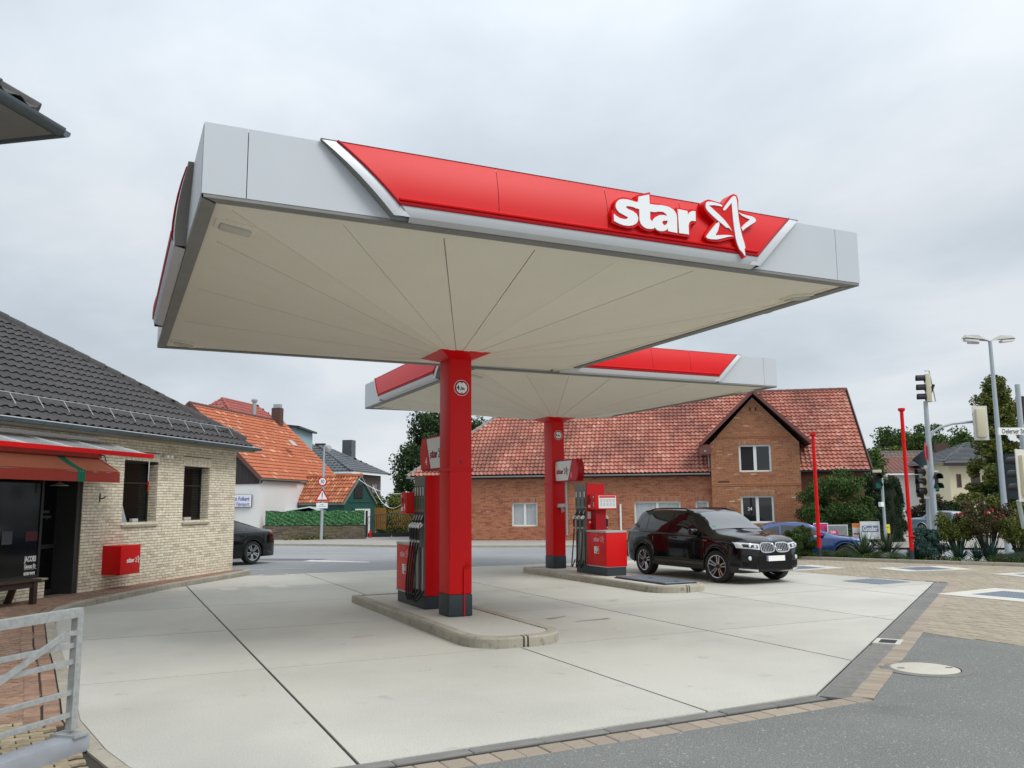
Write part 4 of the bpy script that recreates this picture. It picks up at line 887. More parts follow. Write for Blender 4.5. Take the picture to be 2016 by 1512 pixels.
# windows (open casement with blind behind in the first)
GLASSS = mat('dull_dark_glass', (.006, .007, .007), .08, spec=.25)
INTR = mat('dark_interior', (.01, .01, .011), .8)
for i, (a, b, c_, d) in enumerate(HOL[1:]):
    wo = MB().box(a, a+.05, .2, .26, c_, d).box(b-.05, b, .2, .26, c_, d).box(a+.05, b-.05, .2, .26, d-.05, d).box(a+.05, b-.05, .2, .26, c_, c_+.05).box(a+.05, b-.05, .2, .25, (c_+d)/2+.18, (c_+d)/2+.21).build('window', DARKM, shop)
    MB().box(a+.05, b-.05, .225, .235, c_+.05, d-.05).build('pane', GLASSS, wo)
    Ms = [bxM(a+.05, .27, c_+.05+k*.05, b-a-.1, .01, .035) for k in range(26)]; pieces(wo, 'blind_slat', UNIT, Ms, INTR, 40)
    sl = MB().add([(a-.03, -.06, c_-.045), (b+.03, -.06, c_-.045), (b+.03, .2, c_-.01), (a-.03, .2, c_-.01), (a-.03, -.06, c_-.09), (b+.03, -.06, c_-.09), (b+.03, 0, c_-.09), (a-.03, 0, c_-.09)], [(0, 1, 2, 3), (0, 4, 5, 1), (4, 7, 6, 5), (0, 3, 7, 4), (1, 5, 6, 2)]).build('window_sill', CONC2, shop)
tri = thing('folded_board', 'pale grey slanted board leaning in the first shop window', 'board', SP+SD*1.3-SN*.06+Vector((0, 0, 1.47)), shop_local())
MB().add([(.02, .06, 0), (.34, .06, 0), (.10, .08, .55), (.02, .08, .68), (.02, .075, 0), (.34, .075, 0), (.10, .095, .55), (.02, .095, .68)], [(0, 1, 2, 3), (7, 6, 5, 4), (1, 5, 6, 2), (2, 6, 7, 3)]).build('board', mat('pale_board', (.36, .40, .42), .5), tri)
for (s, z, w_, lb) in ((1.88, 1.47, .2, 'small pale box on the sill of the first shop window'), (3.95, 1.47, .3, 'small pinkish box on the sill of the second shop window')):
    bxo = thing('small_box', lb, 'box', SP+SD*s-SN*.12+Vector((0, 0, z)), shop_local()); MB().bbox(-w_/2, w_/2, -.04, .04, 0, .075, .005).build('carton', mat('carton_'+str(int(s)), (.55, .53, .52) if s < 3 else (.5, .36, .33), .7), bxo); MB().box(-w_/2+.02, w_/2-.02, -.0415, -.0405, .02, .055).build('print', PAPER, bxo)
# shop front: recessed glazing
gl = MB()
YG = .15
MB().box(-6.2, -6.19, .0, .6, .1, 2.75).build('reveal', INTR, shop)
for (a, b) in ((-6.15, -3.45), (-3.4, -.88)):
    fr = MB().box(a, b, YG, YG+.06, .48, .54).box(a, b, YG, YG+.06, 2.68, 2.75).box(a, a+.06, YG, YG+.06, .54, 2.68).box(b-.06, b, YG, YG+.06, .54, 2.68).build('shop_window', DARKM, shop)
    MB().box(a+.06, b-.06, YG+.02, YG+.03, .54, 2.68).build('pane', GLASSS, fr)
YD = .42
MB().box(-.90, -.86, YG+.07, YD+.1, .1, 2.75).build('door_side_panel', DARKM, shop)
dr = MB().box(-.86, -.12, YD, YD+.06, .1, .2).box(-.86, -.12, YD, YD+.06, 2.55, 2.75).box(-.86, -.78, YD, YD+.06, .2, 2.55).box(-.2, -.12, YD, YD+.06, .2, 2.55).box(-.78, -.2, YD, YD+.06, 1.0, 1.08).build('shop_door', DARKM, shop)
MB().box(-.78, -.2, YD+.02, YD+.03, .2, 2.55).build('pane', GLASSS, dr)
MB().tube([(-.72, YD-.05, .95), (-.72, YD-.05, 1.3)], .015, 8).build('door_handle', STEEL, dr)
text('Guten\nMorgen', .10, mat('faint_lettering', (.10, .13, .12), .6), dr, face_M((-.62, YD+.015, 1.70), (1, 0, 0)), .001, .001)
MB().box(-.12, -.004, .02, YD+.3, .1, 2.75).build('door_jamb', mat('jamb_dark', (.035, .035, .035), .7), shop)
low = MB().box(-6.15, -.89, .013, .30, .1, .45).build('low_wall', MORT, shop)
Ms = brick_rows(-6.1, -.89, .1, .45, [], .25, .0625, y=.013)+[Matrix.Translation((-.892, .02+k*.14, .105+r_*.0625)) @ Matrix.Diagonal((.012, .13, .0525, 1)) for r_ in range(5) for k in range(2)]
pieces(low, 'brick', UNIT, Ms, SHOPB, 100)
MB().bbox(-6.15, -.85, -.04, .32, .44, .478, .01).build('coping', CONC2, shop)
sw = [o for o in shop.children if o.name.startswith('shop_window')][-1]
for k, (tx, sz, bo_) in enumerate((('JACOBS', .14, .0065), ('Genuss für', .112, .004), ('unterwegs', .112, .004))):
    text(tx, sz, TEXTW, sw, face_M((-1.26, YG+.012, .80-k*.125), (1, 0, 0)), .001, bo_, sx=.60)
    if k: MB().box(-1.26, -.93, YG+.010, YG+.014, .778-k*.125, .784-k*.125).build('underline', TEXTW, sw)
MB().box(-1.85, -1.60, YG+.012, YG+.017, 1.14, 1.38).build('notice', mat('dim_notice', (.06, .07, .08), .7), sw); MB().box(-1.28, -.97, YG+.012, YG+.017, 1.18, 1.36).build('notice', mat('dim_red_notice', (.07, .01, .02), .7), sw)
# lamp under the awning
lp = thing('pendant_lamp', 'pale flat lamp under the awning above the shop door', 'lamp', SP+SD*-.55-SN*.1+Vector((0, 0, 2.24)), 0)
MB().lathe([(.0, .07), (.05, .06), (.08, .03), (.17, .0), (.165, -.01), (0, -.012)], 20).build('shade', mat('pale_lamp', (.42, .5, .48), .4), lp, True); MB().tube([(0, 0, .06), (0, 0, .4)], .01, 6).build('cord', DARKM, lp)
# roof: hip roof, eave at z 3.36, local x to 6.35
DTILE = tilemat('anthracite_tile', [(0, (.050, .047, .048)), (.5, (.057, .054, .055)), (1, (.043, .041, .042))], .8, moss=((.07, .065, .06), .35))
EX, EY, EZ = 6.42, -.42, 3.40; SLP = .665; run = 4.9
roof = MB(); A = (-9, EY, EZ); B = (EX, EY, EZ); Cc = (EX, EY+2*run, EZ); Dd = (-9, EY+2*run, EZ); R1 = (-9, EY+run, EZ+run*SLP); R2 = (EX-run, EY+run, EZ+run*SLP)
up = lambda p, d=.1: (p[0], p[1], p[2]-d)
roof.add([A, B, Cc, Dd, R1, R2, up(A), up(B), up(Cc), up(Dd)], [(0, 1, 5, 4), (1, 2, 5), (2, 3, 4, 5), (0, 6, 7, 1), (1, 7, 8, 2), (2, 8, 9, 3), (6, 9, 8, 7), (0, 4, 3), (0, 3, 9, 6)])
rf = roof.build('roof', GREYT, shop)
V = Vector((0, run, run*SLP)); sl = V.length
tile_plane(rf, Vector(A)+Vector((0, 0, .01)), (1, 0, 0), V, [(0, 0), (EX+8.9, 0), (EX+8.9-run, sl), (0, sl)], .245, .33, DTILE, amp=.021, nmax=300, jit=.002, k=9, rise=.036)
V2 = Vector((-run, 0, run*SLP)); tile_plane(rf, Vector(B)+Vector((0, 0, .01)), (0, 1, 0), V2, [(.1, 0), (2*run, 0), (run, sl)], .30, .345, DTILE, amp=.024, nmax=0, jit=.002)
ridge(rf, Vector(B)+Vector((-.25, .25, .25*SLP+.05)), Vector(R2)+Vector((0, 0, .04)), .12, DTILE, .40, 'hip_tile'); ridge(rf, Vector(R2)+Vector((0, 0, .04)), Vector(R1)+Vector((0, 0, .04)), .12, DTILE, .40)
# soffit board, gutter with brackets, snow guard
MB().box(-9, EX-.05, EY+.05, .0, EZ-.12, EZ-.10).build('eaves_board', mat('eaves_board', (.30, .27, .21), .7), shop)
def halfpipe(a, b, r_, n=10):
    a = Vector(a); b = Vector(b); t = (b-a).normalized(); s = t.cross(Vector((0, 0, 1))).normalized(); P = []
    for p in (a, b): P.append([p+s*(r_*math.cos(math.pi*k/n))-Vector((0, 0, 1))*(r_*math.sin(math.pi*k/n)) for k in range(n+1)]+[p+s*(-(r_-.012)*math.cos(math.pi*k/n))*1-Vector((0, 0, 1))*((r_-.012)*math.sin(math.pi*k/n)) for k in range(n+1)])
    mb = MB().grid(P)
    for e_ in (0, 1): mb.poly(P[e_][:n+1] if e_ else P[e_][:n+1][::-1])
    return mb
ZINC = mat('zinc', (.11, .145, .155), .45, metal=.5, namt=.4, nscale=3, col2=(.085, .11, .12)); ZINCL = mat('zinc_bead', (.62, .66, .68), .35, metal=.5)
gtr = halfpipe((-9, EY-.055, EZ-.02), (EX+.05, EY-.055, EZ-.02), .07).build('gutter', ZINC, shop, True, 50)
MB().tube([(-9, EY-.122, EZ-.016), (EX+.05, EY-.122, EZ-.016)], .011, 8).build('gutter_bead', ZINCL, gtr, True)
for k in range(18):
    x = EX-.3-k*.72; MB().tube([(x, EY-.055+.073*math.cos(a), EZ-.02+.073*math.sin(a)) for a in [math.pi+math.pi*i/8 for i in range(9)]], .006, 4).build('gutter_bracket', ZINC, gtr)
sg = thing('snow_guard', 'galvanised snow guard rail along the shop roof', 'roof rail', SP, shop_local())
yv = .55; zz = EZ+yv*SLP
MB().tube([(-9, EY+yv-.06, zz+.14), (EX-.1, EY+yv-.06, zz+.14)], .014, 6).build('rail', STEEL, sg, True)
for k in range(22):
    x = EX-.75-k*.70; MB().bar((x, EY+yv-.22, zz-.08), (x, EY+yv-.06, zz+.15), .022, .008).build('bracket', STEEL, sg)
# ---- fabric awning (red-brown with green stripe)
FAB = mat('awning_cloth', (.60, .20, .115), .9, namt=.5, nscale=2, col2=(.52, .16, .09), bump=.15, bscale=60); FABV = mat('awning_valance', (.46, .065, .045), .9, namt=.4, nscale=9, col2=(.37, .05, .035), bump=.2, bscale=60)
FABG = mat('awning_green', (.012, .20, .115), .9, bump=.15, bscale=60)
aw = thing('fabric_awning', 'faded red fabric awning with a green stripe over the shop door', 'awning', SP, shop_local())
X1, YO, ZO, ZU = .38, -.56, 2.40, 2.83
xs_ = [(-6.5, -.88, FAB, FABV), (-.88, -.66, FABG, FABG), (-.66, X1, FAB, FABV)]
for (a, b, m1, m2) in xs_:
    n = 6
    def row(f, x): return (x, -.02+(YO+.02)*f, ZU+(ZO+.12-ZU)*f-.025*math.sin(math.pi*f))
    MB().grid([[row(f/n, a+(b-a)*k/8) for k in range(9)] for f in range(n+1)][::-1]).build('cloth', m1, aw, True)
    MB().grid([[(a+(b-a)*k/8, YO-.004*math.sin(k*2.1), z) for k in range(9)] for z in (ZO+.12, ZO-.06, ZO-.10)][::-1]).build('valance', m2, aw, True)
MB().grid([[(X1, -.02+(YO+.02)*f/6, ZU+(ZO+.12-ZU)*f/6) for f in range(7)], [(X1, -.02+(YO+.02)*f/6, ZU-.03+(ZO-.10-ZU+.03)*f/6) for f in range(7)]]).build('side_cloth', FABV, aw)
MB().tube([(-6.5, YO+.02, ZO+.1), (X1, YO+.02, ZO+.1)], .02, 8).build('front_bar', STEEL, aw); MB().bbox(-6.5, X1, -.12, 0, ZU-.02, ZU+.07, .02).build('cassette', FABV, aw)
MB().tube([(X1-.1, -.03, 2.9), (X1-.1, -.25, 2.86), (X1-.1, -.3, 2.72)], .012, 6).build('arm', DARKM, aw)
# ---- glass canopy with red edge above it
ga = thing('glass_canopy', 'pale translucent canopy with a red front edge above the awning', 'canopy', SP, shop_local())
PALEG = mat('opal_sheet', (.62, .68, .70), .25, alpha=.5, namt=.2, nscale=2, col2=(.42, .49, .52), coat=.3)
Y2, ZF, ZW, X2 = -1.14, 2.83, 3.10, .52
for k in range(7):
    b = X2-.05-k*1.1; a = b-1.08
    MB().add([(a, Y2, ZF+.03), (b, Y2, ZF+.03), (b-.02, -.05, ZW+.03), (a, -.05, ZW+.03), (a, Y2, ZF+.042), (b, Y2, ZF+.042), (b-.02, -.05, ZW+.042), (a, -.05, ZW+.042)], [(4, 5, 6, 7), (3, 2, 1, 0), (0, 1, 5, 4), (1, 2, 6, 5), (2, 3, 7, 6), (3, 0, 4, 7)]).build('sheet', PALEG, ga)
    MB().bar((b+.01, Y2, ZF+.04), (b+.01, -.05, ZW+.05), .02, .03).build('glazing_bar', LETTER, ga)
MB().bbox(-6.5, X2+.06, Y2-.05, Y2, ZF-.03, ZF+.06, .008).build('front_edge', RED, ga)
MB().box(-6.5, X2-.2, -.06, -.016, ZW+.06, ZW+.135).build('wall_flashing', LETTER, ga); MB().box(-6.5, X2-.1, -.075, -.02, ZW-.02, ZW+.035).build('seal', BLACKP, ga)
for k in range(5):
    x = .3-k*1.2; MB().box(x-.04, x+.04, -.10, -.02, ZF+.02, ZF+.12).build('bracket', LETTER, ga)
MB().tube([(.47, Y2-.02, ZF-.03), (.47, Y2-.02, ZF-.5)], .009, 6).build('blind_cord', LETTER, ga); MB().tube([(.47, Y2-.02, ZF-.5), (.47, Y2-.02, ZF-.72)], .014, 6).build('cord_grip', RED, ga)
# ---- small wall fittings
fl = thing('flood_light', 'small white twin floodlight under the eaves between the shop windows', 'floodlight', SP+SD*2.75+Vector((0, 0, 3.0)), shop_local())
MB().box(-.05, .05, -.04, 0, -.03, .03).build('base', LETTER, fl)
for s in (-1, 1): MB().lathe([(0, 0), (.035, 0), (.045, .09), (.04, .1), (0, .1)], 12, Matrix.Translation((s*.08, -.06, .0)) @ Matrix.Rotation(1.9, 4, 'X')).build('spot', LETTER, fl, True, 40)
hk = thing('wall_hook', 'small dark iron hook on the brick wall beside the door', 'hook', SP+SD*.52+Vector((0, 0, 2.0)), shop_local())
MB().box(-.02, .02, -.02, -.012, -.09, .09).build('plate', DARKM, hk); MB().tube([(0, -.02, -.02), (0, -.1, -.01), (.03, -.13, .03)], .011, 6).build('arm', DARKM, hk)
# red wall box
rb = thing('red_wall_box', 'red metal box with the star logo on the brick wall', 'box', SP+SD*1.0+SN*.012+Vector((0, 0, .40)), shop_local())
bd = MB().bbox(-.30, .36, -.44, 0, 0, .60, .012).build('box_body', RED, rb, True, 30)
logo(rb, face_M((-.10, -.443, .24), (1, 0, 0)), .22, LETTER, LETTER, .001)
MB().box(-.301, .361, -.4415, -.439, .5, .503).build('lid_seam', REDD, rb)
# ---- bench
WOOD = mat('brown_wood', (.05, .028, .018), .6, namt=.6, nscale=4, col2=(.03, .018, .012), stretch=(1, 8, 8), bump=.2)
bn = thing('wooden_bench', 'dark brown slatted wooden bench in front of the shop window', 'bench', SP+SD*-2.36+SN*.02+Vector((0, 0, .10)), shop_local())
for k in range(3): MB().bbox(-1.1, .62, -.62+k*.15, -.49+k*.15, .40, .44, .008).build('seat_slat', WOOD, bn)
for k in range(4): MB().bbox(-1.1, .12, -.14+k*.02, -.11+k*.02, .55+k*.12, .64+k*.12, .008).build('back_slat', WOOD, bn)
for x in (.50, -.85):
    MB().bar((x, -.56, 0), (x, -.56, .40), .09, .09).build('leg', WOOD, bn); MB().bar((x-.02, -.05, 0), (x, -.2, .42), .09, .09).build('leg', WOOD, bn)
MB().bar((.0, -.16, .42), (.0, -.06, 1.0), .07, .06).build('back_post', WOOD, bn); MB().bbox(-.9, .5, -.585, -.535, .30, .39, .006).build('apron', WOOD, bn)
# ---- neighbouring eave, upper left corner
nb = thing('neighbour_building', 'corner of a dark tiled eave with gutter jutting in top left', 'building', (-2.6, 4.7, 0), .45)
tip = sight(106, 250, 9.0)
nb.location = (tip.x, tip.y, 0); nb.rotation_euler = (0, 0, shop_local())
# local: eave runs along -x from the tip, building lies to +y
zt_ = tip.z
MB().box(-9, -.62, .62, 6, -.1, zt_-.12).build('wall', mat('render_grey', (.42, .40, .36), .9, namt=.3), nb)
mb = MB(); a_, b_, c_, d_ = (-9, 0, zt_), (0, 0, zt_), (0, 7, zt_), (-9, 7, zt_); rr = (-3.4, 3.5, zt_+2.3); r2 = (-9, 3.5, zt_+2.3)
dn = lambda p: (p[0], p[1], p[2]-.08)
mb.add([a_, b_, c_, d_, rr, r2, dn(a_), dn(b_), dn(c_), dn(d_)], [(0, 1, 4, 5), (1, 2, 4), (2, 3, 5, 4), (0, 6, 7, 1), (1, 7, 8, 2), (2, 8, 9, 3), (6, 9, 8, 7)])
nr_ = mb.build('roof', GREYT, nb)
V = Vector((0, 3.5, 2.3)); tile_plane(nr_, (-9, -.03, zt_+.02), (1, 0, 0), V, [(0, 0), (8.75, 0), (5.35, V.length), (0, V.length)], .3, .345, DTILE, .024, 60, jit=.002)
V = Vector((-3.4, 0, 2.3)); tile_plane(nr_, (.03, 0, zt_+.02), (0, 1, 0), V, [(.3, 0), (7, 0), (3.5, V.length)], .3, .345, DTILE, .024, 0, jit=.002)
ridge(nr_, (-.12, .12, zt_+.12), (rr[0], rr[1], rr[2]+.05), .12, DTILE, .40, 'hip_tile')
halfpipe((-9, -.06, zt_-.02), (.02, -.06, zt_-.02), .075).build('gutter', ZINC, nb, True, 50)
halfpipe((.06, -.1, zt_-.02), (.06, 7, zt_-.02), .075).build('gutter', ZINC, nb, True, 50)

# ---- sliding gate at lower left
gt = thing('sliding_gate', 'galvanised steel gate with diagonal brace in the lower left corner', 'gate', (-.18, 7.39, 0), math.atan2(-.756, -.655))
GL = 4.5   # local x runs along the gate towards the camera side
MB().bbox(-.03, .03, -.03, .03, .17, 1.05, .004).build('end_post', STEEL, gt); MB().bbox(.03, GL, -.03, .03, .98, 1.05, .004).build('top_rail', STEEL, gt)
for z in (.28, .44, .66, .78): MB().bbox(.03, GL, -.015, .015, z-.018, z+.018, .003).build('rail', STEEL, gt)
MB().bar((.03, .022, .87), (.12, .022, .88), .022, .035).bar((.12, .022, .88), (1.7, .022, .22), .022, .04).build('brace', STEEL, gt)
RAILM = mat('track_beam', (.36, .39, .43), .5, metal=.2, namt=.5, nscale=6, col2=(.28, .30, .34))
MB().bbox(-.10, GL, -.09, .09, .0, .13, .012).build('track_beam', RAILM, gt, True, 40); MB().bbox(-.06, .08, -.11, .11, .125, .15, .004).build('base_clamp', STEEL, gt); MB().box(.035, .05, -.112, -.098, .05, .15).build('clamp_strap', BLACKP, gt)

# ============================================================ CARS
def smooth_curve(pts):
    X = np.array([p[0] for p in pts], float); Y = np.array([p[1] for p in pts], float); m = np.zeros(len(X)); d = np.diff(Y)/np.diff(X)
    for i in range(1, len(X)-1):
        if d[i-1]*d[i] > 0: w1 = 2*(X[i+1]-X[i])+(X[i]-X[i-1]); w2 = (X[i+1]-X[i])+2*(X[i]-X[i-1]); m[i] = (w1+w2)/(w1/d[i-1]+w2/d[i])
    m[0], m[-1] = d[0], d[-1]
    def f(x):
        x = min(max(x, X[0]), X[-1]); i = min(max(int(np.searchsorted(X, x))-1, 0), len(X)-2); h = X[i+1]-X[i]; t = (x-X[i])/h
        return float((2*t**3-3*t*t+1)*Y[i]+(t**3-2*t*t+t)*h*m[i]+(-2*t**3+3*t*t)*Y[i+1]+(t**3-t*t)*h*m[i+1])
    return f
CHROME = mat('chrome', (.75, .76, .77), .12, metal=1.); LAMPG = mat('headlamp_glass', (.62, .65, .68), .08, coat=.8, spec=.8); LAMPR = mat('tail_lamp', (.30, .006, .01), .15, coat=.6)
SHINE = mat('rim_silver', (.55, .56, .57), .25, metal=.9); RIMD = mat('rim_dark', (.03, .03, .032), .35, metal=.6); PLATEW = mat('number_plate', (.85, .85, .85), .4); BLUEP = mat('plate_blue', (.01, .04, .3), .4)
ORANGEL = mat('indicator_orange', (.6, .15, .01), .2, coat=.5)
def wheel(t, x, y, R_, w_, steer=0., spokes=5, side=1, cover=False):
    M = Matrix.Translation((x, y, R_)) @ Matrix.Rotation(steer, 4, 'Z') @ Matrix.Rotation(-side*math.pi/2, 4, 'X')   # axle along local z, outward = +z
    wl = MB().lathe([(R_*.66, -w_*.5), (R_*.93, -w_*.5), (R_*.985, -w_*.4), (R_, -w_*.25), (R_, w_*.25), (R_*.985, w_*.4), (R_*.93, w_*.5), (R_*.74, w_*.52), (R_*.66, w_*.44)], 40, M, False)
    wo = wl.build('wheel', RUBBER, t, True, 40)
    MB().lathe([(R_*.655, -w_*.45), (R_*.655, w_*.2), (R_*.655, w_*.45), (R_*.70, w_*.48), (R_*.72, w_*.46)], 40, M, False).build('rim', SHINE, wo, True, 40)
    MB().lathe([(R_*.65, w_*.0), (R_*.3, w_*.02), (0, w_*.02)], 32, M, False).build('brake_disc', RIMD, wo, True, 40)
    for k in range(spokes):
        a = 2*math.pi*k/spokes+.2
        for s in (-1, 1):
            A = M @ Matrix.Rotation(a, 4, 'Z'); p0 = A @ Vector((R_*.10, s*R_*.04, w_*.30)); p1 = A @ Vector((R_*.66, s*R_*.11, w_*.44))
            tt = (p1-p0).normalized(); nn = (A.to_3x3() @ Vector((0, 0, 1))).normalized(); sd_ = tt.cross(nn).normalized(); hw = R_*.038
            q = [p0-sd_*hw, p0+sd_*hw, p1+sd_*hw*1.1, p1-sd_*hw*1.1]; q2 = [p-nn*w_*.12 for p in q]
            MB().add(q+q2, [(0, 1, 2, 3), (7, 6, 5, 4), (0, 4, 5, 1), (1, 5, 6, 2), (2, 6, 7, 3), (3, 7, 4, 0)]).build('spoke', SHINE, wo)
    MB().lathe([(R_*.13, w_*.2), (R_*.13, w_*.36), (R_*.09, w_*.40), (0, w_*.40)], 16, M).build('hub', SHINE if cover else RIMD, wo, True, 40)
def car(name, label, loc, rotz, P, paint, group=None):
    t = thing(name, label, 'car', loc, rotz, group)
    L2 = P['L']/2; zt = smooth_curve(P['top']); zb = smooth_curve(P['belt']); wf = smooth_curve(P['width']); wr = smooth_curve(P['roofw']); zs0 = P['sill']; RW = P['R']; axf, axr = P['axf'], P['axr']; Ra = RW+P.get('gap', .055)
    endlow = smooth_curve(P['low']) if 'low' in P else (lambda x: zs0)
    def bottom(x):
        z = endlow(x)
        for ax in (axf, axr):
            d = abs(x-ax)
            if d < Ra: z = max(z, RW+math.sqrt(Ra*Ra-d*d)*1.0)
        return z
    def section(x):
        b = bottom(x); top = zt(x); bl = min(zb(x), top-.02); w_ = wf(x); g = max(0., min(1., (top-bl)/.3)); re = wr(x)*g+w_*.90*(1-g); zr = top-.075*g-.028*(1-g)
        S = [(0, b), (w_*.80, b), (w_*.955, b+.012), (w_*.985, b+.06)]
        zm0 = b+.06; 
        for f in (.25, .5, .72, .88): S.append((w_*(.985+.015*math.sin(math.pi*f)), zm0+(bl-.05-zm0)*f))
        S += [(w_*.985, bl-.045), (w_*.965, bl-.012), (w_*.945, bl)]
        y0 = w_*.945
        for f in (.12, .35, .6, .82): S.append((y0+(re-y0)*f+.018*g*math.sin(math.pi*f), bl+(zr-bl)*f))
        S += [(re, zr), (re*.95, zr+(top-zr)*.55), (re*.80, zr+(top-zr)*.85), (re*.5, top), (0, top+.008)]
        zc = 0
        o = []
        for (y, z) in S: zc = max(zc, z) if z >= b else b; o.append((y, zc))
        return o
    xs_ = sorted({-L2, L2, *[-L2+P['L']*i/70 for i in range(71)], *[ax+Ra*math.cos(a)*s for ax in (axf, axr) for s in (1,) for a in [math.pi*k/22 for k in range(23)]]})
    xs_ = [x for x in xs_ if -L2 <= x <= L2]
    SEC = [section(x) for x in xs_]
    rows = []
    for x, S in zip(xs_, SEC): rows.append([(x, -y, z) for y, z in S]+[(x, y, z) for y, z in S[::-1]])
    mb = MB().grid([r_[::-1] for r_ in rows]); mb.poly([p for p in rows[0]]); mb.poly([p for p in rows[-1]][::-1])
    body = mb.build('body', paint, t, True, 32)
    A_ = np.array([[p for p in S] for S in SEC]); XS = np.array(xs_)
    def sideY(x, z):
        S = section(x); 
        for i in range(len(S)-1):
            if S[i][1] <= z <= S[i+1][1] and i > 1: f = (z-S[i][1])/max(1e-6, S[i+1][1]-S[i][1]); return S[i][0]+(S[i+1][0]-S[i][0])*f
        return S[-1][0] if z > S[-1][1] else S[3][0]
    def topZ(x, y):
        S = section(x)[::-1]
        for i in range(len(S)-1):
            if S[i][0] <= abs(y) <= S[i+1][0]: f = (abs(y)-S[i][0])/max(1e-6, S[i+1][0]-S[i][0]); return S[i][1]+(S[i+1][1]-S[i][1])*f
        return S[0][1]
    def endX(y, z, sg):
        """x of the front (sg 1) or rear (-1) skin at lateral y, height z"""
        lo, hi = (0.9 if sg > 0 else -.9), sg*L2
        f = lambda x: (sideY(x, z) >= abs(y)) and zt(x) >= z
        if f(hi): return hi
        for _ in range(26):
            m = (lo+hi)/2
            if f(m): lo = m
            else: hi = m
        return lo
    def side_patch(nm, m, poly4, par, off=.004, n=8, k=4, sides=(-1, 1)):
        """poly4: corners (x,z) rear-low, front-low, front-high, rear-high"""
        (a, b, c_, d) = [Vector((*p, 0)) for p in poly4]
        for s in sides:
            R2 = []
            for j in range(k+1):
                row = []
                for i in range(n+1):
                    p = a.lerp(b, i/n).lerp(d.lerp(c_, i/n), j/k); row.append((p.x, s*(sideY(p.x, p.y)+off), p.y))
                R2.append(row)
            MB().grid(R2 if s < 0 else [r_[::-1] for r_ in R2]).build(nm, m, par, True)
    def end_patch(nm, m, poly4, par, sg=1, off=.006, n=8, k=4, mirror=True):
        (a, b, c_, d) = [Vector((*p, 0)) for p in poly4]; out_ = []
        for s in ((1, -1) if mirror else (1,)):
            R2 = []
            for j in range(k+1):
                row = []
                for i in range(n+1):
                    p = a.lerp(b, i/n).lerp(d.lerp(c_, i/n), j/k); row.append((endX(p.x, p.y, sg)+sg*off, s*p.x, p.y))
                R2.append(row)
            out_.append(MB().grid(R2 if s*sg > 0 else [r_[::-1] for r_ in R2]).build(nm, m, par, True))
        return out_
    def top_patch(nm, m, corners, par, off=.005, n=10, k=8):
        """corners (x,y) front-right, front-left, rear-left, rear-right"""
        (a, b, c_, d) = [Vector((*p, 0)) for p in corners]
        R2 = [[(lambda p: (p.x, p.y, topZ(p.x, p.y)+off))(a.lerp(b, i/n).lerp(d.lerp(c_, i/n), j/k)) for i in range(n+1)] for j in range(k+1)]
        return MB().grid(R2).build(nm, m, par, True)
    for w4 in P['windows']: side_patch('side_window', GLASSD, w4, body, .005)
    if 'trim' in P:
        for w4 in P['trim']: side_patch('window_trim', P.get('trimm', BLACKP), w4, body, .007, 10, 1)
    top_patch('windscreen', P.get('screen', GLASSD), P['ws'], body, .006); top_patch('rear_window', GLASSD, P['rw'], body, .006)
    for x_ in P['seams']:
        side_patch('door_seam', BLACKP, [(x_-.004, zs0+.12), (x_+.004, zs0+.12), (x_+.004, zb(x_)-.03), (x_-.004, zb(x_)-.03)], body, .0015, 1, 8)
    for (x_, z_) in P['handles']:
        for s in (-1, 1):
            y = sideY(x_, z_); MB().bbox(x_-.10, x_+.10, min(s*y, s*(y+.03)), max(s*y, s*(y+.03)), z_-.016, z_+.016, .008).build('door_handle', paint, body, True)
    # wheel arch lips and wheels
    for ax in (axf, axr):
        for s in (-1, 1):
            ang = [math.pi*(-.06+1.12*k/24) for k in range(25)]
            if P.get('lip', True):
                pts = [(ax+(Ra+.012)*math.cos(a), s*(wf(ax+(Ra+.012)*math.cos(a))*.988), max(zs0, RW+(Ra+.012)*math.sin(a))) for a in ang]; MB().tube(pts, .014, 6).build('wheel_arch_lip', P.get('lipm', paint), body, True)
            wheel(t, ax, s*(wf(ax)*.985-.115-P.get('inset', 0)), RW, .235, P.get('steer', 0) if ax == axf else 0, P.get('spokes', 5), s, P.get('cover', False))
        MB().box(ax-Ra*.97, ax+Ra*.97, -wf(ax)*.78, wf(ax)*.78, zs0+.03, RW*2-.02).build('wheel_well', BLACKP, t)
    MB().box(axr, axf, -.62, .62, zs0-.03, zs0+.04).build('underbody', BLACKP, t)
    # mirrors
    mx_, mz_ = P['mirror']
    for s in (-1, 1):
        y = sideY(mx_, mz_); mo = MB().bbox(-.07, .07, -.11, .11, -.075, .075, .045, Matrix.Translation((mx_, s*(y+.15), mz_+.02))).build('mirror', paint, t, True, 60)
        MB().bar((mx_, s*(y-.02), mz_-.04), (mx_, s*(y+.08), mz_-.02), .05, .03).build('mirror_arm', BLACKP, mo)
    return dict(t=t, body=body, sideY=sideY, topZ=topZ, endX=endX, side=side_patch, end=end_patch, top=top_patch, wf=wf, zt=zt, L2=L2)
WSG = mat('windscreen_glass', (.02, .024, .026), .03, spec=1., coat=1.); WSG.node_tree.nodes['Principled BSDF'].inputs['Coat IOR'].default_value = 1.9
BLACKCAR = mat('black_car_paint', (.0025, .003, .004), .12, coat=.55, spec=.25)
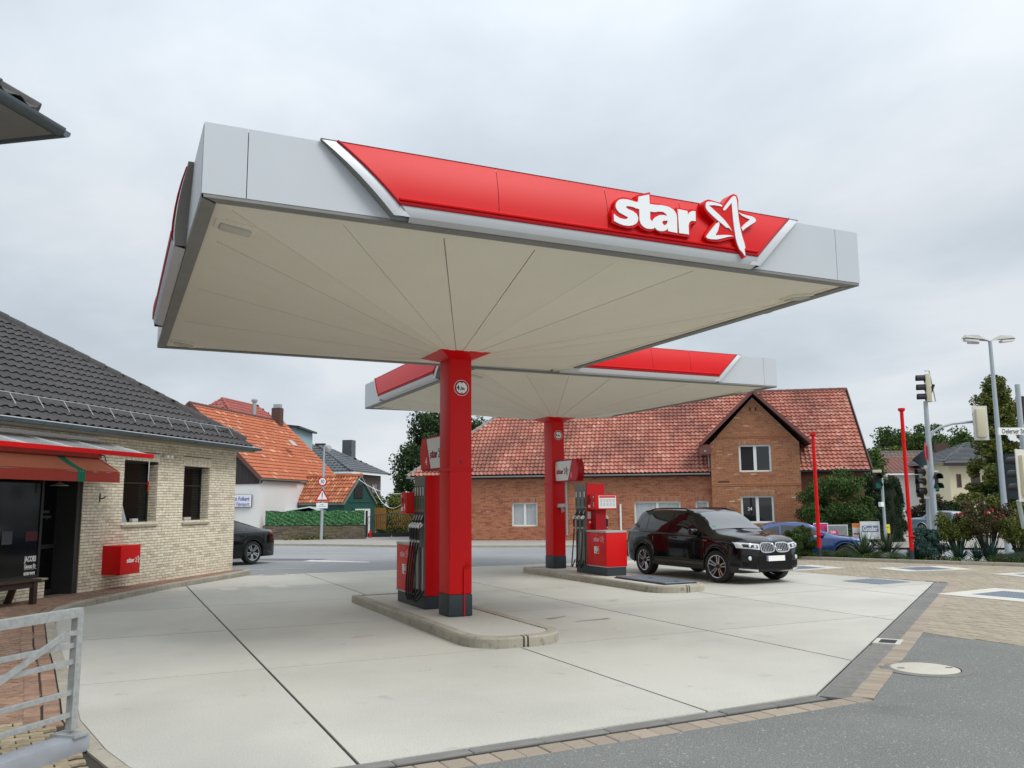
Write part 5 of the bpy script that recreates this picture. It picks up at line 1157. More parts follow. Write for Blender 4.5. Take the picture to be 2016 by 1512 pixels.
SUV = dict(L=4.65, sill=.27, R=.365, axf=1.42, axr=-1.39, gap=.05, steer=.20,
    top=[(-2.325, .92), (-2.30, 1.02), (-2.24, 1.10), (-2.12, 1.22), (-1.93, 1.47), (-1.82, 1.575), (-1.5, 1.625), (-.6, 1.655), (.1, 1.64), (.40, 1.59), (.62, 1.50), (1.18, 1.16), (1.30, 1.125), (1.9, 1.045), (2.15, .97), (2.28, .87), (2.325, .72)],
    belt=[(-2.325, .90), (-2.1, 1.10), (-1.2, 1.09), (.2, 1.04), (1.2, 1.01), (1.9, .95), (2.2, .84), (2.325, .68)],
    width=[(-2.325, .70), (-2.25, .82), (-2.0, .905), (-1.4, .938), (0, .925), (1.4, .94), (1.9, .90), (2.12, .83), (2.25, .70), (2.325, .50)],
    roofw=[(-2.325, .66), (-1.9, .66), (-1, .68), (0, .685), (.5, .68), (1.2, .74), (2.325, .7)],
    low=[(-2.325, .42), (-2.15, .36), (-1.9, .30), (-1, .27), (1.0, .27), (2.0, .24), (2.2, .26), (2.325, .30)],
    windows=[[(-1.62, 1.16), (-1.30, 1.14), (-1.34, 1.48), (-1.56, 1.44)], [(-1.26, 1.135), (-.36, 1.105), (-.33, 1.545), (-1.30, 1.50)], [(-.28, 1.10), (.84, 1.07), (.40, 1.49), (-.25, 1.545)]],
    trim=[[(-1.95, 1.255), (-1.64, 1.15), (-1.60, 1.19), (-1.8, 1.29)]], screen=WSG, ws=[(1.12, -.72), (1.12, .72), (.48, .58), (.48, -.58)], rw=[(-1.92, -.50), (-1.92, .50), (-2.12, .58), (-2.12, -.58)],
    seams=[.93, -.31, -1.30], handles=[(-.12, .97), (-1.12, 1.0)], mirror=(.74, 1.10))
sv = car('black_off_roader', 'black off-roader with a blank white plate parked beside pump 1', (13.36, 17.30, 0), math.atan2(-2.6, .06), SUV, BLACKCAR)
t, body = sv['t'], sv['body']
# headlights, kidney grille, fog lamps, intakes, plate, rails, tail lamps
GRD = mat('grille_dark', (.005, .005, .005), .6, spec=.2)
for o in sv['end']('headlight', LAMPG, [(.41, .755), (.86, .80), (.87, .925), (.41, .88)], t, 1, .008, 14, 5): pass
for o in sv['end']('headlight_ring', BLACKP, [(.47, .785), (.78, .815), (.78, .885), (.47, .86)], t, 1, .011, 6, 3): pass
for s in (-1, 1):
    for (y, z) in ((.55, .828), (.66, .845)):
        x = sv['endX'](y, z, 1)+.012; MB().lathe([(.036, 0), (.036, .01), (.02, .018), (0, .02)], 16, Matrix.Translation((x, s*y, z)) @ Matrix.Rotation(math.pi/2, 4, 'Y')).build('lamp_lens', LAMPG, t, True)
    # kidney
    c0 = .215; W2, H2 = .19, .10; zc = .80
    ring = []
    for k in range(28):
        a = 2*math.pi*k/28; yy = c0+W2*math.copysign(abs(math.cos(a))**.55, math.cos(a)); zz = zc+H2*math.copysign(abs(math.sin(a))**.6, math.sin(a)); ring.append((sv['endX'](yy, zz, 1)+.022, s*yy, zz))
    gr_ = MB().tube(ring+ring[:2], .016, 6, False).build('kidney_grille', CHROME, t, True)
    MB().poly([(p[0]-.012, p[1], p[2]) for p in (ring if s > 0 else ring[::-1])]).build('grille_back', GRD, gr_)
    for k in range(8):
        yy = c0-W2*.86+W2*1.72*k/7; h = H2*(1-abs((yy-c0)/W2)**3.2)*.95; pts = [(sv['endX'](yy, zc+h*f, 1)+.014, s*yy, zc+h*f) for f in (-1, -.5, 0, .5, 1)]; MB().tube(pts, .0075, 5).build('grille_bar', CHROME, gr_)
    yy, zz = .66, .575; x = sv['endX'](yy, zz, 1); MB().lathe([(.046, -.04), (.046, .0), (.036, .006), (0, .008)], 20, Matrix.Translation((x, s*yy, zz)) @ Matrix.Rotation(math.pi/2-.0, 4, 'Y') @ Matrix.Rotation(-s*.0, 4, 'X')).build('fog_lamp', LAMPG, t, True, 40)
sv['end']('side_intake', GRD, [(.52, .36), (.80, .40), (.80, .50), (.52, .50)], t, 1, .006, 8, 3)
sv['end']('lower_intake', GRD, [(-.48, .33), (.48, .33), (.50, .62), (-.50, .62)], t, 1, .008, 10, 4, False)
sv['end']('bumper_trim', SILVER, [(.50, .285), (.84, .33), (.84, .36), (.50, .33)], t, 1, .010, 8, 2)
MB().bbox(sv['L2']+.012, sv['L2']+.03, -.26, .26, .505, .62, .003).build('number_plate', PLATEW, t); MB().box(sv['L2']+.0305, sv['L2']+.032, -.258, -.222, .508, .617).build('plate_band', BLUEP, t)
em = MB().lathe([(.04, 0), (.04, .008), (0, .01)], 20, Matrix.Translation((sv['endX'](0, .945, 1)-.01, 0, .955)) @ Matrix.Rotation(.9, 4, 'Y')).build('emblem', CHROME, t, True, 40)
MB().lathe([(.028, .009), (.028, .0115), (0, .0125)], 16, Matrix.Translation((sv['endX'](0, .945, 1)-.01, 0, .955)) @ Matrix.Rotation(.9, 4, 'Y')).build('emblem_disc', mat('emblem_blue', (.05, .16, .4), .3), em)
for s in (-1, 1):
    pts = [(x, s*(.635), sv['topZ'](x, .63)+(.035 if -1.4 < x < .1 else .0)) for x in [-1.62, -1.5, -1.2, -.8, -.4, 0, .2, .32]]; MB().tube(pts, .018, 8).build('roof_rail', BLACKP, t, True)
sv['end']('tail_lamp', LAMPR, [(.58, .96), (.82, .96), (.80, 1.10), (.58, 1.12)], t, -1, .008, 6, 4)
sv['side']('tail_lamp_wrap', LAMPR, [(-2.20, .97), (-2.02, 1.0), (-2.06, 1.08), (-2.2, 1.08)], t, .006, 4, 3)
sv['side']('sill_trim', BLACKP, [(-1.0, .27+.03), (1.0, .30), (1.0, .36), (-1.0, .36)], t, .008, 8, 2)
sv['side']('side_vent', CHROME, [(.98, .93), (1.16, .92), (1.14, .945), (1.0, .95)], t, .004, 4, 1)
MB().bar((sv['L2']-1.22, -.5, 1.175), (sv['L2']-1.30, .1, 1.20), .02, .015).build('wiper', BLACKP, t)
# green sticker in the windscreen
sv['top']('sticker', mat('green_sticker', (.05, .35, .15), .5), [(1.02, -.62), (1.02, -.54), (.96, -.53), (.96, -.60)], t, .009, 2, 2)

COUPE = dict(L=4.7, sill=.2, R=.335, axf=1.45, axr=-1.38, gap=.045, steer=0,
    top=[(-2.35, .80), (-2.3, .90), (-2.1, .99), (-1.85, 1.03), (-1.3, 1.22), (-.7, 1.375), (-.1, 1.405), (.3, 1.36), (.55, 1.27), (1.12, .98), (1.3, .95), (1.9, .875), (2.2, .79), (2.32, .68), (2.35, .55)],
    belt=[(-2.35, .78), (-2, .95), (-1, .97), (.5, .93), (1.2, .90), (1.9, .83), (2.2, .74), (2.35, .52)],
    width=[(-2.35, .66), (-2.2, .8), (-1.8, .89), (-1.2, .905), (0, .895), (1.3, .905), (1.8, .88), (2.1, .80), (2.25, .68), (2.35, .5)],
    roofw=[(-2.35, .66), (-1.5, .60), (-.8, .60), (0, .61), (.5, .62), (1.2, .72), (2.35, .66)],
    windows=[[(-1.35, .99), (-.62, .985), (-.60, 1.27), (-1.0, 1.2)], [(-.57, .985), (.80, .95), (.40, 1.24), (-.55, 1.30)]],
    trim=[[(-1.4, .965), (.82, .93), (.82, .945), (-1.4, .98)]], trimm=CHROME, ws=[(1.06, -.70), (1.06, .70), (.42, .54), (.42, -.54)], rw=[(-1.0, -.5), (-1.0, .5), (-1.72, .58), (-1.72, -.58)],
    seams=[.95, -.55], handles=[(-.36, .80)], mirror=(.72, .98))
BLUEC = mat('blue_car_paint', (.017, .06, .21), .16, coat=1., metal=.2)
bp_ = on_ground(1563, 29.2, -.27)
bc = car('blue_coupe', 'blue coupe parked behind the flower bed', bp_, math.atan2(-.5868, .8097), COUPE, BLUEC)
bc['end']('headlight', LAMPG, [(.42, .60), (.80, .64), (.78, .76), (.44, .68)], bc['t'], 1, .008, 8, 4); bc['side']('headlight_wrap', LAMPG, [(1.86, .655), (2.12, .62), (2.12, .70), (1.80, .745)], bc['t'], .006, 6, 3)
bc['end']('grille', GRD, [(-.36, .42), (.36, .42), (.38, .62), (-.38, .62)], bc['t'], 1, .01, 8, 3, False); bc['side']('flank_crease', BLUEC, [(-1.0, .72), (1.0, .70), (1.0, .708), (-1.0, .728)], bc['t'], .005, 8, 1)
MB().lathe([(.07, 0), (.07, .01), (0, .012)], 20, Matrix.Translation((bc['L2']-.0, 0, .54)) @ Matrix.Rotation(math.pi/2, 4, 'Y')).build('emblem', CHROME, bc['t'])

SEDAN = dict(L=4.85, sill=.2, R=.35, axf=1.5, axr=-1.42, gap=.045,
    top=[(-2.425, .85), (-2.38, 1.0), (-2.2, 1.06), (-1.95, 1.09), (-1.3, 1.28), (-.7, 1.43), (-.1, 1.46), (.4, 1.41), (.65, 1.31), (1.2, 1.02), (1.35, .99), (2.0, .90), (2.3, .78), (2.425, .6)],
    belt=[(-2.425, .83), (-2.1, 1.0), (-1, 1.0), (.5, .96), (1.2, .93), (2.0, .86), (2.3, .74), (2.425, .56)],
    width=COUPE['width'][:0]+[(-2.425, .72), (-2.3, .82), (-1.9, .91), (-1.2, .93), (0, .92), (1.4, .93), (1.9, .90), (2.2, .82), (2.425, .55)],
    roofw=[(-2.425, .66), (-1.5, .61), (-.8, .62), (0, .63), (.5, .64), (1.2, .74), (2.425, .66)],
    windows=[[(-1.55, 1.02), (-1.22, 1.02), (-1.22, 1.23), (-1.36, 1.19)], [(-1.19, 1.02), (-.30, 1.01), (-.28, 1.35), (-1.15, 1.25)], [(-.25, 1.01), (.90, .975), (.50, 1.27), (-.22, 1.355)]],
    ws=[(1.14, -.72), (1.14, .72), (.52, .56), (.52, -.56)], rw=[(-1.1, -.5), (-1.1, .5), (-1.85, .60), (-1.85, -.60)], seams=[1.0, -.27, -1.2], handles=[(-.08, .86), (-1.02, .88)], mirror=(.82, 1.0))
# parked behind the shop corner
hd = (-CR*.55-Vector((CF.x, CF.y, 0)).normalized()*.83); hd.z = 0; hd.normalize(); lf = Vector((-hd.y, hd.x, 0))
rw_ = on_ground(497, 27.2, 0)
sd_ = car('black_saloon', 'black saloon half hidden behind the corner of the shop', rw_+hd*1.42-lf*.80, math.atan2(hd.y, hd.x), SEDAN, BLACKCAR)
sd_['end']('tail_lamp', LAMPR, [(.5, .84), (.84, .86), (.82, .96), (.5, .98)], sd_['t'], -1, .008, 6, 3); sd_['side']('tail_lamp_wrap', LAMPR, [(-2.36, .88), (-2.1, .90), (-2.1, .95), (-2.36, .97)], sd_['t'], .006, 4, 2)
OLD = dict(L=4.7, sill=.22, R=.32, axf=1.38, axr=-1.42, gap=.05, cover=True, spokes=5, inset=.03,
    top=[(-2.35, .75), (-2.33, .9), (-2.2, .98), (-1.55, 1.02), (-1.15, 1.33), (-.95, 1.41), (-.3, 1.44), (.3, 1.41), (.48, 1.36), (.98, 1.02), (1.1, .99), (2.1, .90), (2.28, .85), (2.33, .72), (2.35, .6)],
    belt=[(-2.35, .73), (-2.2, .92), (-1, .93), (1, .92), (2.1, .84), (2.3, .76), (2.35, .58)],
    width=[(-2.35, .78), (-2.2, .84), (-1.5, .88), (0, .89), (1.5, .88), (2.2, .85), (2.35, .80)], roofw=[(-2.35, .7), (-1, .62), (0, .63), (.5, .64), (1, .72), (2.35, .74)],
    windows=[[(-1.2, .96), (-.28, .95), (-.28, 1.33), (-1.0, 1.31)], [(-.22, .95), (.78, .94), (.42, 1.32), (-.22, 1.33)]], ws=[(.95, -.68), (.95, .68), (.45, .56), (.45, -.56)], rw=[(-1.1, -.55), (-1.1, .55), (-1.5, .62), (-1.5, -.62)],
    seams=[.85, -.25], handles=[(-.1, .78), (-1.0, .78)], mirror=(.70, .97), lipm=CHROME, screen=mat('pale_screen', (.32, .38, .40), .08, coat=.4))
oc = car('vintage_saloon', 'grey-blue vintage saloon with chrome bumper beyond the traffic lights', on_ground(1868, 54, -.29), math.atan2((CR*.5-CF*.86).y, (CR*.5-CF*.86).x), OLD, mat('grey_blue_paint', (.10, .17, .24), .25, coat=.6, metal=.2))
oc['end']('headlight', LAMPG, [(.44, .62), (.74, .62), (.74, .80), (.44, .80)], oc['t'], 1, .02, 4, 4); oc['end']('indicator', ORANGEL, [(.75, .62), (.82, .62), (.82, .80), (.75, .80)], oc['t'], 1, .02, 2, 3)
oc['end']('grille', CHROME, [(-.30, .58), (.30, .58), (.30, .86), (-.30, .86)], oc['t'], 1, .05, 4, 4, False); MB().bbox(oc['L2']+.02, oc['L2']+.12, -.86, .86, .44, .56, .03).build('bumper', CHROME, oc['t'], True)

# ============================================================ BACKGROUND BUILDINGS
DROT = math.atan2(-.5868, .8097); DV = Vector((.8097, -.5868, 0)); NV = Vector((.5868, .8097, 0))
# ---- long brick house
BRK = tilemat('red_brick', [(0, (.42, .165, .085)), (.4, (.48, .20, .105)), (.75, (.37, .135, .072)), (1, (.28, .10, .058))], .85, moss=((.34, .13, .075), .3))
BRK2 = tilemat('brown_brick', [(0, (.36, .145, .068)), (.45, (.41, .18, .085)), (.8, (.29, .11, .056)), (.97, (.44, .24, .13)), (1, (.56, .40, .27))], .85, moss=((.25, .105, .06), .4))
MORTP = mat('pale_mortar', (.42, .33, .24), .95)
PANT = tilemat('red_pantile', [(0, (.45, .16, .11)), (.35, (.52, .205, .15)), (.65, (.39, .13, .09)), (.86, (.60, .29, .22)), (1, (.30, .095, .07))], .85, moss=((.13, .055, .042), .6))
bh = thing('brick_farmhouse', 'long red brick house with weathered red tile roof and front gable', 'house', (16.18, 39.19, 0), DROT)
# openings: x0 x1 z0 z1
WH = [(1.93, 3.19, .72, 1.86), (7.85, 10.01, .72, 1.87), (10.7, 11.30, .72, 1.87), (-2.3, -1.2, .72, 1.86)]
wall_mb(-3.0, 11.5, -.5, 3.15, WH, 0, .3).build('wall', MORTP, bh); w1 = [o for o in bh.children if o.name.startswith('wall')][0]
AR = [(a-.04, b+.04, d, d+.22) for a, b, c_, d in WH]
Ms = brick_rows(-3.0, 11.5, -.05, 3.1, WH+AR, .25, .077, .012); pieces(w1, 'brick', BRICKU, Ms, BRK, 300)
Ms = []
for a, b, c_, d in AR:
    n = round((b-a)/.077)
    for k in range(n): Ms.append(bxM(a+(b-a)*k/n+.005, -.013, c_+.004, (b-a)/n-.010, .014, d-c_-.008))
pieces(w1, 'arch_brick', BRICKU, Ms, BRK, 80)
for a, b, c_, d in WH: window(bh, a, b, c_, d, .10, curtain=True, mull=1 if b-a > .8 else 0, fw=.075)
MB().box(-3.0, 18.2, .3, 8.6, -.5, 3.0).build('core', INTR, bh); MB().box(-3, 11.4, .02, .29, 3.1, 3.16).build('wall_plate', MORTP, bh)
# wing with the front gable
WY = -.42
GW = [(12.74, 14.18, 3.16, 4.43), (12.74, 14.19, .84, 2.09)]
w2 = wall_mb(11.47, 15.43, -.5, 4.5, GW, WY, .3).build('gable_wall', MORTP, bh)
MB().poly([(11.47, WY, 4.5), (15.43, WY, 4.5), (13.45, WY, 6.62)]).build('gable_top', MORTP, bh)
AG = [(a-.06, b+.06, d, d+.2) for a, b, c_, d in GW]
Ms = brick_rows(11.47, 15.43, -.05, 4.5, GW+AG, .25, .077, .012, y=WY)
r_ = 0
while 4.5+r_*.077 < 6.5:
    z = 4.493+r_*.077; hw_ = (6.62-z-.06)/2.12*1.98
    Ms += brick_rows(13.45-hw_, 13.45+hw_, z, z+.078, [], .25, .077, .012, y=WY); r_ += 1
# side faces of the wing and two projecting string courses
for r_ in range(60): Ms.append(Matrix.Translation((11.458, WY+.005, -.05+r_*.077+.005)) @ Matrix.Diagonal((.014, .40, .067, 1)))
pieces(w2, 'brick', BRICKU, Ms, BRK2, 300)
Ms = []
for a, b, c_, d in AG:
    n = round((b-a)/.077)
    for k in range(n): Ms.append(bxM(a+(b-a)*k/n+.005, WY-.014, c_+.004, (b-a)/n-.010, .015, d-c_-.008))
pieces(w2, 'arch_brick', BRICKU, Ms, BRK2, 60)
for z in (2.62, 4.80):
    hw_ = 1.98 if z < 4.5 else (6.62-z)/2.12*1.98-.05
    MB().box(13.45-hw_, 13.45+hw_, WY-.045, WY-.014, z, z+.07).build('string_course', BRK2, bh); MB().box(13.45-hw_, 13.45+hw_, WY-.03, WY-.0145, z-.08, z-.004).build('string_course', BRK2, bh)
MB().box(15.1, 15.43, WY+.3, 4, -.5, 4.5).box(11.47, 11.8, WY+.3, 4, -.5, 4.5).build('side_wall', BRK2, bh)
for a, b, c_, d in GW: window(bh, a, b, c_, d, WY+.10, fw=.085, mull=1, curtain=False)
up_w = [o for o in bh.children if o.name.startswith('window')][-2]
MB().box(12.83, 13.40, WY+.115, WY+.12, 3.25, 4.34).build('open_gap', INTR, up_w)
lo_w = [o for o in bh.children if o.name.startswith('window')][-1]; text('24', .2, LETTER, lo_w, face_M((13.03, WY+.118, 1.42), (1, 0, 0)), .001, .002)
for sx in (-1, 1): MB().tube([(13.45+sx*.13, WY-.02, 6.0), (13.45+sx*.13, WY-.02, 6.16)], .035, 6).build('vent_hole', BLACKP, bh)
# main roof planes (eave z 3.17 at y -.3, ridge z 7.4 at y 4.3), hip on the left, verge on the right
EYm, EZm, RYm, RZm = -.32, 3.17, 4.30, 7.40; V = Vector((0, RYm-EYm, RZm-EZm)); sl = V.length
XA, XB, XR = -3.3, 18.52, 1.7
rb_ = MB().add([(XA, EYm, EZm), (XB, EYm, EZm), (XB, RYm, RZm), (XR, RYm, RZm), (XA, 2*RYm-EYm, EZm), (XB, 2*RYm-EYm, EZm), (XA, EYm, EZm-.08), (XB, EYm, EZm-.08)], [(0, 1, 2, 3), (0, 3, 4), (3, 2, 5, 4), (0, 6, 7, 1)])
mr_ = rb_.build('roof', mat('roof_underlay', (.05, .03, .025), .9), bh)
tile_plane(mr_, (XA, EYm-.03, EZm+.02), (1, 0, 0), V, [(0, 0), (11.5-XA-.1, 0), (11.5-XA-.1, 1.2), (13.45-XA, 4.1), (15.4-XA, 1.2), (15.45-XA, 0), (XB-XA, 0), (XB-XA, sl), (XR-XA, sl)], .205, .275, PANT, amp=.030, nmax=300, jit=.010, rise=.06)
GREYR = mat('grey_ridge', (.24, .23, .22), .8)
V2 = Vector((XR-XA, 0, RZm-EZm)); tile_plane(mr_, (XA-.02, 2*RYm-EYm, EZm+.02), (0, -1, 0), V2, [(0, 0), (2*(RYm-EYm), 0), (RYm-EYm, V2.length)], .215, .285, PANT, .026, 0, jit=.01)
ridge(mr_, (XA, EYm, EZm+.05), (XR, RYm, RZm+.06), .10, GREYR, .42, 'hip_tile'); ridge(mr_, (XR, RYm, RZm+.06), (XB, RYm, RZm+.06), .11, mat('dark_ridge', (.14, .055, .04), .8), .42)
MB().bar((XB+.02, EYm, EZm+.02), (XB+.02, RYm, RZm+.02), .04, .16).build('verge_board', mat('verge_brown', (.09, .06, .05), .7), mr_)
# gable roof of the wing
zA = 6.85; yF = WY-.35; GV = (2.46, 2.28)
for s in (-1, 1):
    p0 = Vector((13.45, yF, zA)); ex, ez = 13.45+s*GV[0], zA-2.42
    mb = MB().add([(13.45, yF, zA), (ex, yF, ez), (ex, 5, ez), (13.45, 5, zA), (13.45, yF, zA-.06), (ex, yF, ez-.06), (ex, 5, ez-.06), (13.45, 5, zA-.06)], [(0, 1, 2, 3) if s > 0 else (3, 2, 1, 0), (4, 5, 6, 7), (0, 4, 5, 1), (1, 5, 6, 2)])
    wr_ = mb.build('wing_roof', MATS['roof_underlay'], bh); Vv = Vector((-s*GV[0], 0, 2.42))
    if s < 0: tile_plane(wr_, (ex, 5, ez+.02), (0, -1, 0), Vv, [(0, 0), (5-yF, 0), (5-yF, Vv.length), (0, Vv.length)], .215, .285, PANT, .026, 0, jit=.01)
    else: tile_plane(wr_, (ex, yF, ez+.02), (0, 1, 0), Vv, [(0, 0), (5-yF, 0), (5-yF, Vv.length), (0, Vv.length)], .215, .285, PANT, .026, 0, jit=.01)
    MB().bar((13.45, yF-.02, zA+.02), (ex, yF-.02, ez+.02), .05, .14).build('barge_board', mat('barge_board', (.16, .055, .045), .7), wr_)
ridge(wr_, (13.45, yF, zA+.05), (13.45, 4.6, zA+.05), .1, MATS['dark_ridge'], .4)
MB().box(10.95, 11.45, WY-.3, -.0, 4.0, 4.45).build('eaves_box', MATS['barge_board'], bh)
halfpipe((XA, EYm-.09, EZm-.02), (11.4, EYm-.09, EZm-.02), .07).build('gutter', STEEL, bh, True); halfpipe((15.5, EYm-.09, EZm+.03), (XB, EYm-.09, EZm+.03), .07).build('gutter', ZINC, bh, True)
MB().box(-3, 11.47, -.20, -.0, 3.02, 3.13).build('eaves_board', mat('eaves_dark', (.045, .03, .025), .8), bh)
MB().tube([(4.63, -.3, 3.1), (4.63, -.1, 2.85), (4.63, -.06, .3)], .05, 8).build('downpipe', STEEL, bh, True); MB().tube([(11.2, -.75, 4.15), (11.3, -.5, 4.1), (11.38, -.2, 3.9), (11.38, -.1, 3.2)], .045, 8).build('downpipe', STEEL, bh, True)
MB().tube([(7.2, -.06, .1), (7.2, -.06, 1.75)], .045, 8).build('downpipe', LETTER, bh, True)
MB().box(11.75, 12.25, WY-.04, WY-.02, 2.66, 2.76).build('street_plate', TEXTB, bh)
# gable end on the right
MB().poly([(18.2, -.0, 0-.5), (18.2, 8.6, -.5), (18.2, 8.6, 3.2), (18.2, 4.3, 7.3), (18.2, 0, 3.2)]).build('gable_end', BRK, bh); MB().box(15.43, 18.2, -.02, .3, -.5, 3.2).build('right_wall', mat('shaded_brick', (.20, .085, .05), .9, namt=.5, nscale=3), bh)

# ---- house with the big orange roof (gable with the sign faces the road)
ORT = tilemat('orange_tile', [(0, (.43, .12, .05)), (.5, (.49, .145, .062)), (.93, (.40, .105, .045)), (.96, (.60, .28, .16)), (1, (.64, .33, .21))], .75, moss=((.38, .09, .03), .35))
oh, ow, orf = house('orange_roofed_house', 'white house with steep orange tile roof beyond the road', (7.07, 46.53, 0), math.atan2(.8097, .5868), 10.9, 8.4, 3.25, 7.25, WHITE, ORT, over=.12, tw=.225, th=.30, amp=.018, ridge_m=mat('dark_ridge2', (.12, .05, .04), .8))
DBRN = mat('dark_brown_boards', (.035, .028, .026), .8)
bd_ = MB()
for k in range(42):
    y = .02+k*.2; z1 = 3.18+min(y+.1, 8.4-y-.1)*.952; 
    if z1 > 3.0: MB().box(-.05-(.008 if k % 2 else 0), -.012, y, y+.19, 2.96, z1).build('weatherboard', DBRN, oh)
MB().bar((-.16, -.12, 3.22), (-.16, 4.2, 7.34), .05, .2).bar((-.16, 8.52, 3.22), (-.16, 4.2, 7.34), .05, .2).build('barge_board', mat('barge_brown', (.13, .055, .045), .8), oh)
halfpipe((-.1, -.22, 3.18), (4.4, -.22, 3.18), .06).build('gutter', DBRN, oh, True)
MB().tube([(-.08, -.16, 3.15), (-.07, -.1, 3.0)], .05, 8).build('downpipe', DARKM, oh)
ch = MB().box(9.6, 10.1, 3.7, 4.3, 6.6, 8.15).build('chimney', mat('chimney_brick', (.10, .055, .045), .9, namt=.5, nscale=8), oh); MB().box(9.66, 10.04, 3.78, 4.22, 8.15, 8.4).build('chimney_cowl', STEEL, ch)
MB().box(6.6, 7.2, .55, 1.05, 0, .05, Matrix.Translation((0, 0.9, 5.03)) @ Matrix.Rotation(.76, 4, 'X')).build('roof_vent', mat('vent_grey', (.45, .40, .38), .6), oh)
sg_ = thing('wall_sign', 'white sign with blue lettering on the gable of the orange-roofed house', 'sign', Vector((7.07, 46.53, 0))-DV*1.9-NV*.06, DROT)
sb_ = MB().bbox(-1.0, 1.5, -.10, 0, 1.76, 2.38, .03).build('sign_box', mat('sign_white', (.72, .74, .8), .4), sg_); MB().bbox(-1.02, 1.52, -.05, .02, 1.74, 2.40, .03).build('sign_rim', DARKM, sg_)
BLUT = mat('lettering_blue', (.01, .03, .30), .5)
text('d Auto Folkert', .30, BLUT, sb_, face_M((1.42, -.104, 2.09), (1, 0, 0)), .002, .004, 'RIGHT', sx=.72); text('Für Fahrsport', .27, BLUT, sb_, face_M((1.42, -.104, 1.82), (1, 0, 0)), .002, .001, 'RIGHT', sx=.68)
MB().box(-.6, .45, -.02, 0, .9, 1.55).build('poster', mat('violet_poster', (.10, .03, .14), .6), sg_)
# ---- red hip roof behind it, with the steel flue
h2p = sight(440, 785, 66)
HRT = tilemat('maroon_tile', [(0, (.30, .055, .04)), (.5, (.34, .07, .05)), (1, (.26, .045, .035))], .5, moss=((.24, .05, .04), .2))
hh, _, hr_ = house('maroon_roofed_house', 'taller house with maroon hipped roof behind the orange roof', (h2p.x-NV.x*3.6+DV.x*4.2, h2p.y-NV.y*3.6+DV.y*4.2, 0), math.atan2(.8097, .5868), 12.4, 8.4, 6.4, 9.95, WHITE, HRT, over=.3, hip=3.5, tw=.33, th=.42, amp=.03, nmax=120)
fl_ = thing('steel_flue', 'shiny steel flue pipe rising from the maroon roof', 'chimney', sight(500, 823, 66), 0)
MB().tube([(0, 0, -1.2), (0, 0, 1.25)], .15, 12).build('pipe', STEEL, fl_, True); MB().lathe([(.22, 1.25), (.24, 1.42), (.05, 1.55)], 12).build('cap', STEEL, fl_, True); MB().lathe([(.35, -.35), (.3, -.2), (.16, -.05)], 12).build('collar', BLACKP, fl_, True)
# ---- pale blue dormer house
dp = sight(582, 880, 60)
dm = thing('pale_blue_dormer_house', 'pale blue flat-roofed dormer behind the chimney', 'house', (dp.x, dp.y, 0), -YAW)
LBL = mat('pale_blue_render', (.33, .47, .50), .8)
MB().box(-5, 0, 0, 5, -.5, 7.15).build('wall', LBL, dm); MB().add([(-5.3, -.5, 7.95), (.35, -.5, 7.35), (.35, 5, 7.35), (-5.3, 5, 7.95), (-5.3, -.5, 7.80), (.35, -.5, 7.22), (.35, 5, 7.22), (-5.3, 5, 7.80)], [(0, 1, 2, 3), (7, 6, 5, 4), (0, 4, 5, 1), (1, 5, 6, 2)]).build('roof', DARKM, dm); MB().box(-5, -.0, .01, 4.9, 7.15, 7.3).build('wall_top', LBL, dm)
window(dm, -1.05, -.35, 6.0, 6.85, -.05, fw=.10, mull=0, sill=False); window(dm, -2.0, -1.25, 6.0, 6.95, -.05, fw=.10, mull=0, sill=False)
# ---- grey hipped roof house
gp_ = sight(692, 930, 62)
SLT = tilemat('slate_tile', [(0, (.07, .08, .095)), (.5, (.085, .095, .11)), (1, (.06, .07, .082))], .4, moss=((.06, .065, .075), .3))
gh, gw_, _ = house('slate_roofed_house', 'house with dark grey hipped roof and slate chimney behind the green shed', (gp_.x+NV.x*.5-DV.x*.5, gp_.y+NV.y*.5-DV.y*.5, 0), math.atan2(.8097, .5868), 7.2, 7.6, 4.45, 6.4, mat('grey_brown_brick', (.13, .10, .085), .9, namt=.5, nscale=6), SLT, over=.5, hip=3.2, tw=.34, th=.40, amp=.022, nmax=100)
MB().box(-.52, 7.72, -.54, -.48, 4.10, 4.22).box(-.56, -.50, -.5, 8.1, 4.10, 4.22).build('fascia', LETTER, gh)
window(gh, 2.0, 3.6, 2.4, 3.5, -.03, fm=DARKM, sill=False, mull=0); window(gh, 5.0, 6.5, 2.4, 3.5, -.03, fm=DARKM, sill=False, mull=0)
cp_ = sight(668, 895, 66); sc_ = MB().box(-.45, .45, -.4, .4, 5.0, 7.05, Matrix.Translation((6.2, 2.4, 0))).build('chimney', mat('slate_cladding', (.075, .085, .095), .5, var=.1, namt=.4, nscale=5), gh)
# ---- green shed with orange pantiles
SHED = mat('green_boards', (.012, .075, .060), .75, namt=.3, nscale=3, col2=(.010, .06, .05))
SHT = tilemat('shed_tile', [(0, (.40, .11, .045)), (.4, (.48, .16, .07)), (.7, (.32, .08, .035)), (.9, (.62, .30, .16)), (1, (.55, .22, .11))], .8, moss=((.30, .09, .04), .4))
A0 = Vector((11.70, 46.98, 0)); A1 = Vector((13.74, 48.10, 0)); gx = (A1-A0).normalized(); bk = Vector((-gx.y, gx.x, 0))
